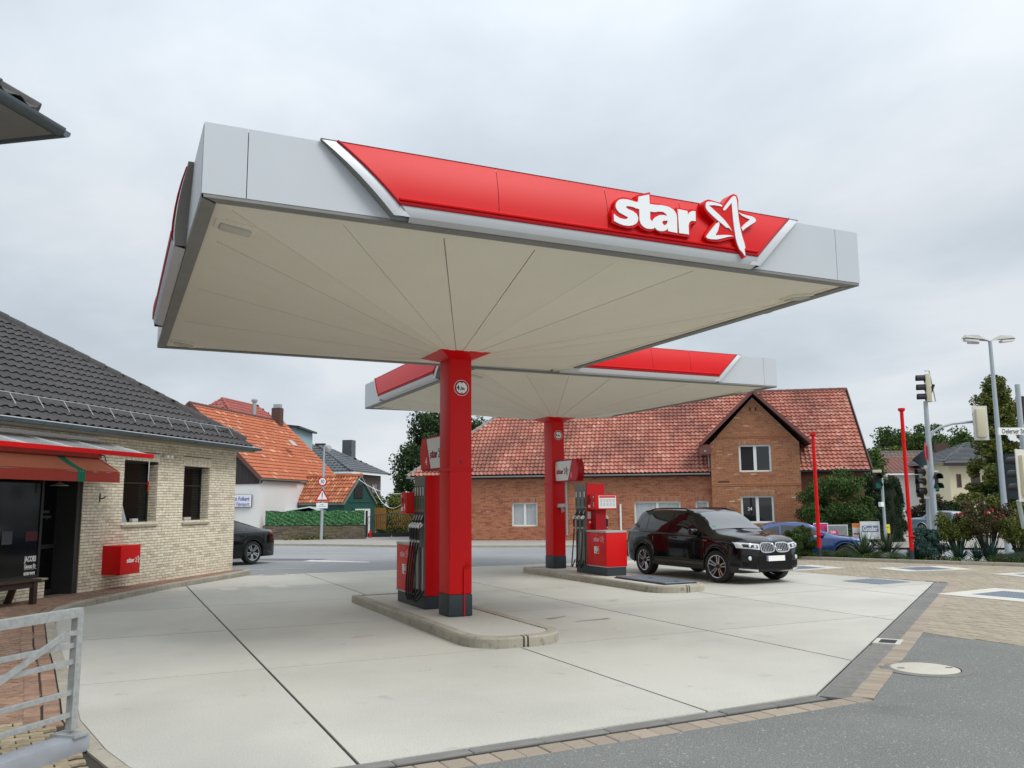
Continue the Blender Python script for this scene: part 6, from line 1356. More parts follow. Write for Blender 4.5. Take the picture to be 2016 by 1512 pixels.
# local x from the gable backwards, y across the gable (from its right to its left)
sh, sw_, sr_ = house('green_shed', 'small dark green shed with bright orange pantile roof', A1+Vector((0, 0, 0)), math.atan2(bk.y, bk.x), 6.2, (A1-A0).length, 1.95, 3.38, SHED, SHT, over=.10, tw=.235, th=.27, amp=.03, cat='shed', nmax=0)
wdt = (A1-A0).length
V = Vector((0, -(wdt/2+.1), 1.43+.12)); 
tile_plane(sr_, (6.3, wdt+.12, 1.95-.1*1.22+.12), (-1, 0, 0), V, [(0, 0), (6.4, 0), (6.4, V.length), (0, V.length)], .235, .27, SHT, .03, 300, jit=.012)
MB().box(-.045, -.012, wdt*.42, wdt*.70, 2.2, 2.95).build('hatch_door', mat('dark_boards', (.018, .016, .016), .8), sh)
MB().box(-.03, -.008, .25, wdt-.3, 1.95, 2.03).build('band', SHED, sh); MB().box(-.06, -.004, .4, wdt-.75, -.1, 1.6).build('garage_door', WHITE, sh); MB().box(-.08, -.004, .3, .4, -.1, 1.62).box(-.08, -.004, wdt-.75, wdt-.6, -.1, 1.62).build('door_frame', SHED, sh)
# ---- small lean-to roof behind the hedge screen
lt = thing('garden_tent', 'pale grey tin roof of a small garden shed behind the green screen', 'shed', sight(600, 1006, 47.5), DROT)
TIN = mat('pale_tin', (.42, .47, .52), .4, metal=.4, namt=.3, nscale=2)
MB().add([(-2.3, 0, -.15), (.3, 0, .22), (.3, 2.2, .30), (-2.3, 2.2, -.05), (1.3, 0, -.1), (1.3, 2.2, -.02)], [(0, 1, 2, 3), (1, 4, 5, 2)]).build('roof', TIN, lt); MB().box(-2.1, 1.1, .1, 2.1, -1.9, -.16).build('wall', SHED, lt); MB().bar((.3, -.03, .22), (1.3, -.03, -.1), .05, .08).bar((.3, -.03, .22), (-2.3, -.03, -.15), .05, .06).build('trim', LETTER, lt)
# ---- low stone wall with hedge-print screen
SW0, SW1 = Vector((7.25, 46.35, 0)), Vector((12.15, 44.25, 0)); swd = (SW1-SW0).normalized(); swl = (SW1-SW0).length
st = thing('stone_wall', 'low brown rubble garden wall beyond the road', 'wall', SW0, math.atan2(swd.y, swd.x))
MB().box(0, swl, .03, .35, -.3, .76).build('wall_core', mat('stone_joint', (.05, .042, .035), .95), st)
STONE = tilemat('rubble_stone', [(0, (.16, .125, .09)), (.3, (.11, .09, .075)), (.6, (.20, .155, .10)), (.85, (.13, .115, .10)), (1, (.26, .19, .10))], .9, moss=((.10, .11, .03), .45))
Ms = []; z = -.05
while z < .72:
    h = random.uniform(.045, .085); x = random.uniform(-.2, 0)
    while x < swl:
        l_ = random.uniform(.18, .5); a = max(x, 0); b = min(x+l_, swl)
        if b-a > .06: Ms.append(bxM(a+.006, random.uniform(-.01, .015), z, b-a-.012, .05, h-.008))
        x += l_
    z += h
pieces(st, 'stone', chamfer_unit(.04, .15), Ms, STONE, 300); MB().box(0, swl, -.01, .37, .745, .785).build('coping', mat('coping_dark', (.03, .03, .028), .9), st)
sc = thing('hedge_screen', 'crinkled green leaf-printed privacy screen above the stone wall', 'screen', SW0, math.atan2(swd.y, swd.x))
LEAFP = mat('printed_leaf_screen', (.016, .075, .022), .6, namt=1., nscale=9, col2=(.045, .20, .055), n2=(22, .55, .68, .8, (.20, .38, .20)), stretch=(.6, 1, 1.3))
P = []
for j in range(13):
    P.append([(.1+(swl-.2)*i/120, .14+.03*math.sin(i*.9+j*.7)*math.sin(i*.23-j*1.1)+random.uniform(-.035, .035), .79+(.74+.03*math.sin(i*.23)+random.uniform(-.015, .015))*j/12) for i in range(121)])
MB().grid(P).build('foil', LEAFP, sc, True)
for k in range(5): x = .1+(swl-.2)*k/4; MB().box(x-.02, x+.02, .19, .23, .75, 1.56).build('post', DARKM, sc)
# ---- wrought iron gate
ig = thing('iron_gate', 'black wrought iron double gate with arched top beyond the road', 'gate', Vector((12.9, 46.5, 0)), math.atan2(-.3, 1))
MB().box(-.12, 0, -.06, .06, 0, 1.5).build('post', BLACKP, ig); MB().box(2.62, 2.72, -.06, .06, 0, 1.4).build('post', BLACKP, ig)
for lf_ in range(2):
    x0 = .02+lf_*1.32; x1 = x0+1.28; f = lambda x: 1.15+.18*math.sin(math.pi*(x-.02)/2.6)
    MB().tube([(x0+(x1-x0)*k/10, 0, f(x0+(x1-x0)*k/10)) for k in range(11)], .02, 6).build('top_rail', BLACKP, ig); MB().box(x0, x1, -.015, .015, .05, .28).build('bottom_panel', BLACKP, ig)
    for k in range(12): x = x0+(x1-x0)*k/11; MB().box(x-.012, x+.012, -.012, .012, .1, f(x)).build('bar', BLACKP, ig)
    for k in range(6):
        x = x0+.11+k*.21; MB().tube([(x+.07*math.cos(a), 0, .85+.07*math.sin(a)) for a in [2*math.pi*i/10 for i in range(11)]], .009, 5).build('scroll', BLACKP, ig)
ex_ = thing('red_marker', 'small red marker post at the foot of the iron gate', 'post', sight(729, 1050, 46.2)+Vector((0, 0, -.3)), 0); MB().bbox(-.06, .06, -.06, .06, 0, .42, .02).build('post', RED, ex_); MB().lathe([(.04, .42), (.03, .5), (0, .52)], 10).build('cap', REDD, ex_)
# ochre fence behind
of = thing('ochre_fence', 'ochre wooden trellis fence behind the iron gate', 'fence', sight(733, 1015, 50)+Vector((0, 0, -1.1)), DROT)
OCH = mat('ochre_wood', (.34, .17, .035), .8, namt=.4, nscale=5)
for k in range(5): MB().box(k*.17, k*.17+.16, 0, .03, .3, 1.55).build('board', OCH, of)
for k in range(8): MB().bar((.95+k*.16, .01, .4), (.95+k*.16+.5, .01, 1.45), .02, .03).build('lath', OCH, of); MB().bar((.95+k*.16+.5, .03, .4), (.95+k*.16, .03, 1.45), .02, .03).build('lath', OCH, of)
# cables across to the shed
cb_ = thing('overhead_cable', 'thin pale cables sagging from the green shed to the right', 'cable', (0, 0, 0))
for s_, e_, sag in ((sight(706, 943, 47), sight(806, 969, 44), .35), (sight(735, 958, 47), sight(806, 972, 44), .95)):
    MB().tube([s_.lerp(e_, k/14)-Vector((0, 0, sag*4*(k/14)*(1-k/14))) for k in range(15)], .014, 5).build('cable', LETTER, cb_, True)

# ============================================================ ROAD, PAVEMENTS, MARKINGS
pv = MB(); o_ = Vector((16.18, 39.19, 0))
def pq(a, y): p = o_+DV*a+NV*y; return (p.x, p.y)
fp = obj('far_pavement', MB().prism([pq(-40, -4.2), pq(-16, -2.6), pq(-6, -3.9), pq(-1, -5.2), pq(9.2, -4.6), pq(11.5, -1.6), pq(11.5, .6), pq(-3, .6), pq(-3, 14), pq(-40, 14)], -.08, .055).mesh('far_pavement', PAVEFAR)); struct(fp)
lay(strip('kerb_stone', pq(-16, -2.6), pq(-6, -3.9), -.02, .12, 1.0, CONC2, .065, -.08, fp)); lay(strip('kerb_stone', pq(-6, -3.9), pq(-1, -5.2), -.02, .12, 1.0, CONC2, .065, -.08, fp)); lay(strip('kerb_stone', pq(-1, -5.2), pq(9.2, -4.6), -.02, .12, 1.0, CONC2, .065, -.08, fp))
p3 = obj('side_pavement', None); struct(p3)
P = []
for a in range(0, 41, 2): P.append([(q[0], q[1], -.03+dip(*q)+.09) for q in [pq(11.5+a, y) for y in (-1.2, .5, 2, 5, 9, 14, 40)]])
MB().grid(P).build('paving', PAVEFAR, p3, True)
def mark(label, pts, z=.0):
    q = [(a, b, -.03+dip(a, b)+.008+z) for a, b in pts]; o = MB().poly(q).build('road_marking', PAINTW); struct(o); return o
mark('', [(5.83, 28.95), (7.55, 27.2), (7.75, 27.5), (6.25, 29.6)])
def line(a, b, w_): a = Vector((*a, 0)); b = Vector((*b, 0)); t_ = (b-a).normalized(); n_ = Vector((-t_.y, t_.x, 0))*w_/2; mark('', [((p.x), p.y) for p in (a+n_, a-n_, b-n_, b+n_)])
line((5.4, 34.6), (14.5, 31.0), .14); line((6.0, 39.2), (8.3, 38.0), .14); line((14.2, 35.1), (21, 32.0), .14); line((3.2, 26.2), (5.3, 25.6), .12)
# darker patch in the road
pa = MB().poly([(4.9, 30.6), (6.6, 29.2), (6.9, 29.6), (5.2, 31.2)][::1] and [(a, b, -.0235) for a, b in [(3.5, 31.2), (6.3, 29.3), (6.9, 29.9), (4.1, 32.0)]]).build('road_patch', mat('asphalt_patch', (.115, .125, .135), .9, fine=.1)); struct(pa)
# planting bed
BK = [(16.3, 22.2), (18.3, 21.9), (19.3, 21.55), (19.83, 21.1), (20.7, 19.2), (22.66, 15.45), (27.2, 6.4), (31, -1)]
bedo = MB(); rows = []
for (x, y) in BK: rows.append([(x+.894*d*.9+.1, y+.448*d, (.07-.02*d if d < 1.4 else -.06+dip(x+.894*d, y+.448*d))) for d in (.02, .5, 1., 1.5, 1.9, 2.2)])
bo2 = bedo.grid(rows).build('planting_bed', SOIL); struct(bo2)
for a, b in zip(BK[:-1], BK[1:]): lay(strip('kerb_stone', a, b, -.13, .0, .8, CONC2, .085, -.06, bo2), 60)

# ============================================================ STREET FURNITURE
GALV = mat('pole_grey', (.40, .45, .48), .5, metal=.3, namt=.3, nscale=5, col2=(.33, .38, .41))
CREAMC = mat('signal_cream', (.60, .56, .40), .5, namt=.3, nscale=4, col2=(.52, .48, .33)); SIGR = mat('sign_red', (.55, .01, .015), .4)
# red flagpole stumps
for (px, dist, ztop, lb) in ((1608, 26.9, 3.92, 'shorter looking red pole in front of the gable house'), (1788, 25.3, 4.52, 'red pole to the right, in front of the white house')):
    b = on_ground(px, dist, .04); fpn = thing('red_pole', lb, 'pole', b, 0, None)
    MB().tube([(0, 0, .3), (0, 0, ztop-.08)], [.060, .052], 16).build('shaft', RED, fpn, True, 40); MB().tube([(0, 0, 0), (0, 0, .32)], .066, 16).build('foot', ANTHRA, fpn, True, 40)
    MB().lathe([(.07, .70), (.13, .705), (.13, .735), (.07, .74)], 16).build('flange', RED, fpn); MB().lathe([(.06, ztop-.1), (.10, ztop-.07), (.10, ztop), (.0, ztop+.01)], 16).build('cap', RED, fpn)
    MB().lathe([(.052, ztop-1.0), (.064, ztop-.99), (.064, ztop-.93), (.052, ztop-.92)], 16).build('clamp_ring', RED, fpn)
# street lamp with three heads
lb_ = on_ground(1977, 34, -.27); sl_ = thing('street_lamp', 'tall street lamp with three flat heads at the right', 'street lamp', lb_, 0)
MB().tube([(0, 0, 0), (0, 0, 8.5)], [.125, .07], 14).build('mast', GALV, sl_, True, 40)
for k, (a, L_) in enumerate(((-.43+math.pi, 1.15), (-.30, 1.1), (2.2, .9))):
    M = Matrix.Translation((0, 0, 8.5)) @ Matrix.Rotation(a, 4, 'Z') @ Matrix.Rotation(-.12, 4, 'Y')
    hd_ = MB().add([M @ Vector(p) for p in [(0, -.05, 0), (0, .05, 0), (.35, .13, .04), (L_*.9, .16, .02), (L_, .1, -.02), (L_, -.1, -.02), (L_*.9, -.16, .02), (.35, -.13, .04), (.1, 0, .08), (L_*.45, .07, .20), (L_*.9, .06, .15), (L_*.9, -.06, .15), (L_*.45, -.07, .20)]],
        [(0, 8, 1), (1, 8, 9, 2), (2, 9, 10, 3), (3, 10, 4), (4, 10, 11, 5), (5, 11, 6), (6, 11, 12, 7), (7, 12, 8, 0), (8, 12, 9), (9, 12, 11, 10), (0, 1, 2, 7), (7, 2, 3, 6), (6, 3, 4, 5)]).build('lamp_head', mat('lamp_grey', (.42, .40, .37), .6), sl_)
    MB().bbox(L_*.42, L_*.93, -.12, .12, -.11, .0, .04, M).build('lamp_glass', mat('lamp_white', (.7, .7, .68), .3), hd_, True)
sp_ = MB().box(-.02, .02, -.35, .35, 2.1, 3.9, Matrix.Translation((.18, -.1, 0)) @ Matrix.Rotation(.45, 4, 'Z')).build('sign_back', mat('dark_sign_back', (.03, .045, .05), .4, metal=.3), sl_)
def signal_head(t, M, m, lens=3, hood=True, plate=True, lit=None):
    """signal head: front along local -y"""
    h = lens*.32; bd = MB().bbox(-.15, .15, -.02, .14, -h/2, h/2, .03, M).build('signal_housing', m, t, True, 40)
    for k in range(lens):
        z = h/2-.16-k*.32; Mk = M @ Matrix.Translation((0, -.02, z)) @ Matrix.Rotation(math.pi/2, 4, 'X')
        MB().lathe([(.12, 0), (.12, .02), (.06, .035), (0, .04)], 18, Mk).build('lens', BLACKP if not (lit == k) else mat('green_light', (.01, .10, .08), .3, emit=(.02, .55, .42, .08)), bd, True)
        n = 12; P = [[Mk @ Vector((.135*math.cos(a)*(1-.12*d), .135*math.sin(a)*(1-.12*d), .27*d*(1 if True else 0))) for a in [(-.25+1.5*i/n)*math.pi for i in range(n+1)]] for d in (0, 1)]
        # hood: open tube cut away below
        P = [[Mk @ Vector((.135*math.cos(a), .135*math.sin(a), dd)) for a in [math.pi*(-.12+1.24*i/n) for i in range(n+1)]] for dd in (0, .16, .27)]
        MB().grid(P).build('hood', BLACKP, bd, True)
    return bd
# overhead mast with signals
mb_ = sight(1822, 790, 29); mb_.z = -.27; tl = thing('traffic_light_mast', 'grey traffic light mast with high signal and curved side arm', 'traffic light', mb_, 0)
cam2d = Vector((CF.x, CF.y, 0)).normalized(); rt = Vector((CR.x, CR.y, 0)).normalized()
zof = lambda py, px, d: sight(px, py, d).z
tp = sight(1822, 790, 29)-mb_
MB().tube([(0, 0, 0), (0, 0, 3.0)], .10, 14).tube([(0, 0, 3.0), (0, 0, tp.z)], [.10, .07], 12).build('mast', GALV, tl, True, 40)
Msig = Matrix.Translation(sight(1823, 764, 29)-mb_) @ Matrix.Rotation(math.atan2(rt.y, rt.x)+math.pi*1.42, 4, 'Z') 
hd1 = signal_head(tl, Msig, CREAMC)
s0 = sight(1829, 730, 29.3)-mb_; s1 = sight(1842, 790, 29.3)-mb_; MB().tube([s0+rt*-.15, s0, s0.lerp(s1, .5), s1, s1+rt*-.15], .02, 6).build('bracket', GALV, tl); MB().tube([sight(1838, 757, 29.1)-mb_, sight(1830, 778, 29.1)-mb_], .05, 8).build('camera_box', DARKM, tl)
arm = [sight(x, y, 29+.0*i)-mb_ for i, (x, y) in enumerate(((1830, 865), (1838, 850), (1852, 841), (1875, 834), (1905, 831), (1935, 829)))]
MB().tube(arm, .045, 10).build('side_arm', GALV, tl, True)
Mb = Matrix.Translation(sight(1930, 833, 28.8)-mb_) @ Matrix.Rotation(math.atan2(rt.y, rt.x)+math.pi*.96, 4, 'Z'); h2 = signal_head(tl, Mb, CREAMC); MB().bbox(-.24, .24, .0, .02, -.58, .58, .01, Mb).build('back_plate', mat('pale_back_plate', (.62, .62, .58), .5), h2)
# lower head seen from the side and pedestrian signal
Ml = Matrix.Translation(sight(1822, 949, 28.9)-mb_) @ Matrix.Rotation(math.atan2(rt.y, rt.x)+math.pi*1.5, 4, 'Z'); h3 = signal_head(tl, Ml, CREAMC); MB().bbox(-.22, .22, .02, .035, -.56, .56, .01, Ml).build('back_plate', LETTER, h3)
Mp = Matrix.Translation(sight(1840, 949, 28.7)-mb_) @ Matrix.Rotation(math.atan2(rt.y, rt.x)+.15, 4, 'Z'); h4 = signal_head(tl, Mp, BLACKP, 2, lit=1); MB().bbox(-.16, .16, -.02, .1, .33, .38, .01, Mp).build('top_cover', CREAMC, h4)
MB().tube([sight(1828, 1000, 29.25)-mb_, sight(1826, 880, 29.25)-mb_], .08, 10).tube([Vector((*(sight(1829, 1045, 29.25)-mb_).xy, 0)), sight(1828, 1000, 29.25)-mb_], .085, 10).build('second_post', GALV, tl)
# warning sign seen edge-on and yield sign from behind
ws_ = sight(1822, 890, 28.6)-mb_; MB().lathe([(.3, 0), (.3, .015), (0, .016)], 24, Matrix.Translation(ws_) @ Matrix.Rotation(math.atan2(rt.y, rt.x)+.5*math.pi-.55, 4, 'Z') @ Matrix.Rotation(math.pi/2, 4, 'X')).build('round_sign', SIGR, tl)
yb = sight(1817, 905, 29.1)-mb_; MB().add([yb+rt*.12+Vector((0, 0, .38)), yb+rt*.12+Vector((0, 0, -.38)), yb-rt*.38, yb+rt*.12+Vector((0, 0, .38))+cam2d*.02, yb+rt*.12+Vector((0, 0, -.38))+cam2d*.02, yb-rt*.38+cam2d*.02], [(0, 2, 1), (3, 4, 5), (0, 3, 5, 2), (2, 5, 4, 1)]).build('triangle_sign', mat('dark_sign_back', (.03, .045, .05), .4), tl)
# pedestrian signal post in front of the hedge
pb = on_ground(1739, 34, -.27); pt_ = thing('pedestrian_signal', 'grey pedestrian signal post with green figure before the dark hedge', 'traffic light', pb, 0)
MB().tube([(0, 0, 0), (0, 0, 3.0)], .055, 12).build('post', GALV, pt_, True, 40); Mq = Matrix.Translation(sight(1728, 947, 33.9)-pb) @ Matrix.Rotation(math.atan2(rt.y, rt.x)-.2, 4, 'Z'); h5 = signal_head(pt_, Mq, BLACKP, 2, lit=1); MB().bbox(-.16, .16, -.05, .12, .33, .44, .02, Mq).build('top_cover', CREAMC, h5)
bp2 = sight(1735, 993, 33.9)-pb; MB().bbox(bp2.x-.09, bp2.x+.09, bp2.y-.06, bp2.y+.06, bp2.z-.09, bp2.z+.09, .01).build('push_button_box', LETTER, pt_)
# signal at the right edge and street name plate on its pole
rb0 = on_ground(2024, 20.5, 0); re_ = thing('edge_signal', 'cream traffic signal seen from behind at the right picture edge', 'traffic light', rb0, 0)
MB().tube([(0, 0, 0), (0, 0, 4.6)], .06, 12).build('post', GALV, re_, True, 40)
Me = Matrix.Translation(sight(2012, 936, 20.3)-rb0) @ Matrix.Rotation(math.atan2(rt.y, rt.x)+math.pi*1.15, 4, 'Z'); h6 = signal_head(re_, Me, CREAMC); MB().bbox(-.25, .25, .03, .05, -.62, .62, .02, Me).build('back_plate', mat('pale_back_plate', (.62, .62, .58), .5), h6)
MB().tube([sight(2005, 985, 20.5)-rb0, sight(2016, 1040, 20.5)-rb0], .05, 8).build('lower_post', GALV, re_)
np_ = sight(2012, 849, 20.4); nm_ = thing('street_name_plate', 'white street name plate reading Oelerser Strasse at the right edge', 'sign', np_, math.atan2(rt.y, rt.x)+.06)
pl_ = MB().bbox(-.61, .75, -.02, .0, -.085, .085, .006).build('plate', LETTER, nm_); text('Oelerser Straße', .165, TEXTB, pl_, face_M((-.52, -.0225, -.055), (1, 0, 0)), .001, .002, sx=.72)
MB().box(-.605, -.595, -.022, .002, -.085, .085).build('plate_edge', GALV, nm_)
ra = sight(2012, 800, 21.5); MB().bbox(ra.x-.1, ra.x+.16, ra.y-.1, ra.y+.1, ra.z-.45, ra.z+.25, .02).build('mast_arm_box', DARKM, None)
o = bpy.data.objects['mast_arm_box']; tag(o, 'dark grey box cut by the right picture edge above the street name', 'box')
# 30 sign with warning triangle and lamp
spb = on_ground(634, 43.6, 0); sp2 = thing('speed_sign_post', 'grey lamp post with 30 sign and warning triangle beyond the road', 'sign post', spb, math.atan2(rt.y, rt.x))
MB().tube([(0, 0, 0), (.05, 0, 4.0)], .075, 12).tube([(.05, 0, 4.0), (.06, 0, 4.9)], .04, 10).tube([(0, 0, 2.6), (.05, .02, 4.9)], .05, 10).build('post', GALV, sp2, True, 40)
MB().bbox(-.42, .12, -.1, .1, 4.9, 4.98, .03).build('lamp_head', DARKM, sp2); MB().lathe([(.0, .1), (.1, .06), (.2, 0), (.19, -.02)], 18, Matrix.Translation((.22, .1, 4.72)) @ Matrix.Rotation(1.2, 4, 'X')).build('dish', mat('dish_grey', (.3, .3, .3), .6), sp2, True)
def dsc(r_, z, y, m, nm, par): return MB().lathe([(r_, 0), (r_, .004), (0, .004)], 36, face_M((.02, y, z), (1, 0, 0))).build(nm, m, par)
d1 = dsc(.235, 3.02, -.09, SIGR, 'speed_sign', sp2); dsc(.175, 3.02, -.095, LETTER, 'sign_face', d1); text('30', .27, TEXTB, d1, face_M((.02, -.1005, 2.93), (1, 0, 0)), .001, .004, 'CENTER', sx=.8)
def tri(r_, y, m, nm, par, zc=2.26): return MB().add([(.02+r_*math.cos(a), yy, zc+r_*math.sin(a)) for yy in (y, y-.004) for a in (math.pi/2, math.pi*7/6, math.pi*11/6)], [(0, 2, 1), (3, 4, 5), (0, 1, 4, 3), (1, 2, 5, 4), (2, 0, 3, 5)]).build(nm, m, par)
t1_ = tri(.44, -.09, SIGR, 'warning_triangle', sp2); tri(.30, -.095, LETTER, 'sign_face', t1_); MB().box(0.0, .04, -.102, -.0995, 2.22, 2.46).box(.0, .04, -.102, -.0995, 2.14, 2.18).build('exclamation_mark', TEXTB, t1_)
pl2 = MB().bbox(-.27, .31, -.10, -.085, 1.66, 1.94, .02).build('supplementary_plate', LETTER, sp2); text('Unfall-\nschwerpunkt', .085, TEXTB, pl2, face_M((.02, -.1015, 1.83), (1, 0, 0)), .0005, 0, 'CENTER', sx=.8)
# posters in front of the hedge
def poster(label, px, py, w_, h_, d, cols, words=(), z0=None):
    c_ = sight(px, py, d); t = thing('election_poster' if False else 'poster_board', label, 'poster', (c_.x, c_.y, c_.z), math.atan2(rt.y, rt.x)+.05)
    b = MB().bbox(-w_/2, w_/2, -.015, .015, -h_/2, h_/2, .004).build('board', mat('poster_white', (.62, .63, .63), .6), t)
    for (x0, x1, a0, a1, m) in cols: MB().box(x0*w_, x1*w_, -.019, -.0155, a0*h_, a1*h_).build('print', m, b)
    for (s_, sz, x, z, m) in words: text(s_, sz, m, b, face_M((x*w_, -.0225, z*h_), (1, 0, 0)), .001, .003, 'CENTER', sx=.85)
    for s in (-1, 1): MB().box(s*w_*.4-.02, s*w_*.4+.02, .016, .04, -(c_.z+.3), h_*.4).build('stake', WOOD, t)
SLATE = mat('print_slate', (.13, .18, .25), .6); PINK = mat('print_pink', (.55, .03, .17), .6); ORG = mat('print_orange', (.65, .18, .03), .6); GRY = mat('print_grey', (.20, .21, .21), .6, namt=.6, nscale=3, col2=(.33, .30, .28)); YEL = mat('print_yellow', (.75, .62, .03), .6)
poster('white poster reading Goslar on a slate-blue panel', 1713, 1044, .80, .70, 34, [(-.42, .42, -.10, .26, SLATE), (.28, .42, -.42, -.38, SLATE)], [('Goslar', .26, 0, -.03, TEXTW), ('...', .1, 0, .3, SLATE)])
poster('small orange and white poster left of the Goslar poster', 1686, 1044, .32, .56, 34.2, [(-.5, .5, .2, .5, ORG), (-.4, .4, -.3, -.2, SIGR)])
poster('grey poster with a magenta disc behind the blue coupe', 1649, 1047, .84, .56, 34.2, [(-.46, .46, -.44, .44, GRY)], [('Info', .16, -.22, -.1, TEXTW)])
pk = [o for o in bpy.data.objects if o.name.startswith('board') and o.parent and 'magenta' in str(o.parent.get('label', ''))][0]; MB().lathe([(.2, 0), (.2, .002), (0, .002)], 24, face_M((-.16, -.0195, -.12), (1, 0, 0))).build('print', PINK, pk)
poster('pink poster half hidden by the red pole', 1616, 1042, .6, .5, 34.3, [(-.46, .46, -.44, .44, PINK)])
poster('narrow yellow poster right of the pedestrian signal', 1747, 1041, .2, .36, 34.6, [(-.5, .5, -.5, .5, YEL), (-.3, .3, .1, .2, GRY)])

# ============================================================ HOUSES ON THE RIGHT
CREAM = mat('cream_render', (.66, .60, .42), .85, namt=.2, nscale=1, col2=(.60, .54, .38)); WREND = mat('white_render', (.72, .72, .71), .85, namt=.15, nscale=1)
GSL = tilemat('grey_slate', [(0, (.07, .078, .088)), (.5, (.085, .092, .10)), (1, (.06, .068, .078))], .7, moss=((.09, .10, .11), .3))
BRT = tilemat('brown_tile', [(0, (.105, .085, .07)), (.5, (.13, .10, .085)), (1, (.08, .07, .06))], .85, moss=((.17, .13, .08), .5))
RRT = tilemat('dull_red_tile', [(0, (.24, .065, .045)), (.5, (.28, .085, .06)), (1, (.18, .055, .045))], .8, moss=((.12, .06, .045), .5))
WOODW = mat('brown_window', (.13, .05, .025), .6)
c0 = on_ground(1874, 74, -.4)
chs, cw_, _ = house('cream_house', 'cream two-storey house with grey hipped roof behind the roses', c0, DROT+.12, 9.0, 9, 5.7, 7.3, CREAM, GSL, over=.75, hip=3.6, tw=.5, th=.4, amp=.004, nmax=60)
MB().box(-.76, 9.76, -.78, -.70, 5.15, 5.42).build('fascia', DARKM, chs); MB().box(-.7, 9.7, -.7, 0, 5.2, 5.24).build('soffit', DARKM, chs)
for (a, b, z0, z1) in ((.55, .95, 3.3, 4.45), (1.75, 2.55, 3.25, 4.5), (1.1, 1.6, 1.2, 2.3), (2.15, 2.7, 1.0, 2.3)): window(chs, a, b, z0, z1, -.03, fm=WOODW, mull=0, fw=.1, sill=False)
w0 = on_ground(1752, 80, -.4)
whs, _, _ = house('white_house', 'white two-storey house with dull red roof behind the traffic lights', w0, DROT+.05, 9, 9, 4.9, 6.3, WREND, RRT, over=.7, tw=.4, th=.45, amp=.025, nmax=60)
MB().box(-.75, 9.75, -.76, -.68, 4.58, 4.72).build('fascia', LETTER, whs); MB().box(-.02, .55, -.03, 0, 2.6, 5).build('brown_cladding', mat('brown_clad', (.11, .055, .035), .8), whs)
for (a, b, z0, z1) in ((2.4, 2.75, 3.0, 4.7), (3.05, 3.9, 1.9, 4.6), (6.4, 7.6, 3.1, 4.7)): window(whs, a, b, z0, z1, -.03, fm=DARKM, mull=0, fw=.07, sill=False)
b0 = on_ground(1735, 88, -.4)
brs, _, _ = house('brown_roofed_house', 'long house with mossy brown tile roof behind the white house', b0-DV*2, DROT+.02, 19, 10, 4.9, 7.4, mat('brown_wall', (.12, .07, .05), .9), BRT, over=.5, tw=.4, th=.45, amp=.02, nmax=60)
window(brs, 1.0, 3.4, 2.9, 4.3, -.03, fw=.12, mull=1, sill=False)
MB().box(9, 10.2, 4.2, 5, 7.2, 8.3).build('chimney', mat('chimney_brick', (.10, .055, .045), .9), brs)
# white gate pillars and low hedge in front of the white house
for k in range(7):
    p = on_ground(1770+k*12.5, 66, -.3); pil = thing('gate_pillar', 'white garden fence pillar in front of the white house', 'pillar', p, DROT, 'white garden pillars by the white house')
    MB().box(-.2, .2, -.2, .2, 0, 1.25).build('shaft', WREND, pil); MB().bbox(-.26, .26, -.26, .26, 1.25, 1.36, .03).build('cap', WREND, pil)
    if k < 6:
        for q in range(3): MB().box(.27+q*.09, .29+q*.09, -.02, .02, .1, 1.0+.1*math.sin(q)).build('fence_bar', BLACKP, pil)
# fence at far right
fe = thing('wire_fence', 'dark green mesh fence at the far right behind the roses', 'fence', on_ground(1985, 40, -.27), DROT)
for k in range(4): MB().box(k*1.2-.03, k*1.2+.03, -.03, .03, 0, 1.35).build('post', GALV, fe)
for k in range(7): MB().box(0, 3.6, -.01, .01, .1+k*.2, .115+k*.2).build('wire', mat('fence_green', (.03, .08, .06), .6), fe)

# ============================================================ VEGETATION
def leafmat(name, cols):
    m = tilemat(name, cols, .75, moss=(tuple(x*.75 for x in cols[0][1]), .3)); b = m.node_tree.nodes['Principled BSDF']; b.inputs['Specular IOR Level'].default_value = .25
    return m
L_DARK = leafmat('leaf_dark', [(0, (.018, .045, .014)), (.5, (.028, .066, .018)), (1, (.05, .095, .024))])
L_MID = leafmat('leaf_mid', [(0, (.035, .075, .016)), (.5, (.055, .105, .022)), (1, (.09, .135, .030))])
L_YEL = leafmat('leaf_yellowish', [(0, (.075, .11, .022)), (.5, (.12, .15, .034)), (1, (.20, .20, .05))])
L_CON = leafmat('leaf_conifer', [(0, (.012, .030, .012)), (.5, (.018, .042, .015)), (1, (.028, .055, .018))])
L_BLUE = leafmat('leaf_bluegreen', [(0, (.035, .085, .075)), (.5, (.05, .11, .09)), (1, (.08, .15, .12))])
L_SILV = leafmat('leaf_silver', [(0, (.18, .22, .17)), (.5, (.24, .28, .22)), (1, (.30, .33, .26))])
L_ROSE = leafmat('leaf_rose', [(0, (.05, .055, .018)), (.5, (.085, .05, .025)), (.8, (.06, .08, .02)), (1, (.12, .06, .03))])
L_YUC = leafmat('leaf_yucca', [(0, (.06, .11, .055)), (.5, (.10, .15, .08)), (.85, (.07, .12, .06)), (1, (.30, .32, .18))])
BARK = mat('bark', (.07, .055, .042), .95, namt=.5, nscale=6, col2=(.04, .032, .026), bump=.6, stretch=(3, 3, .6))
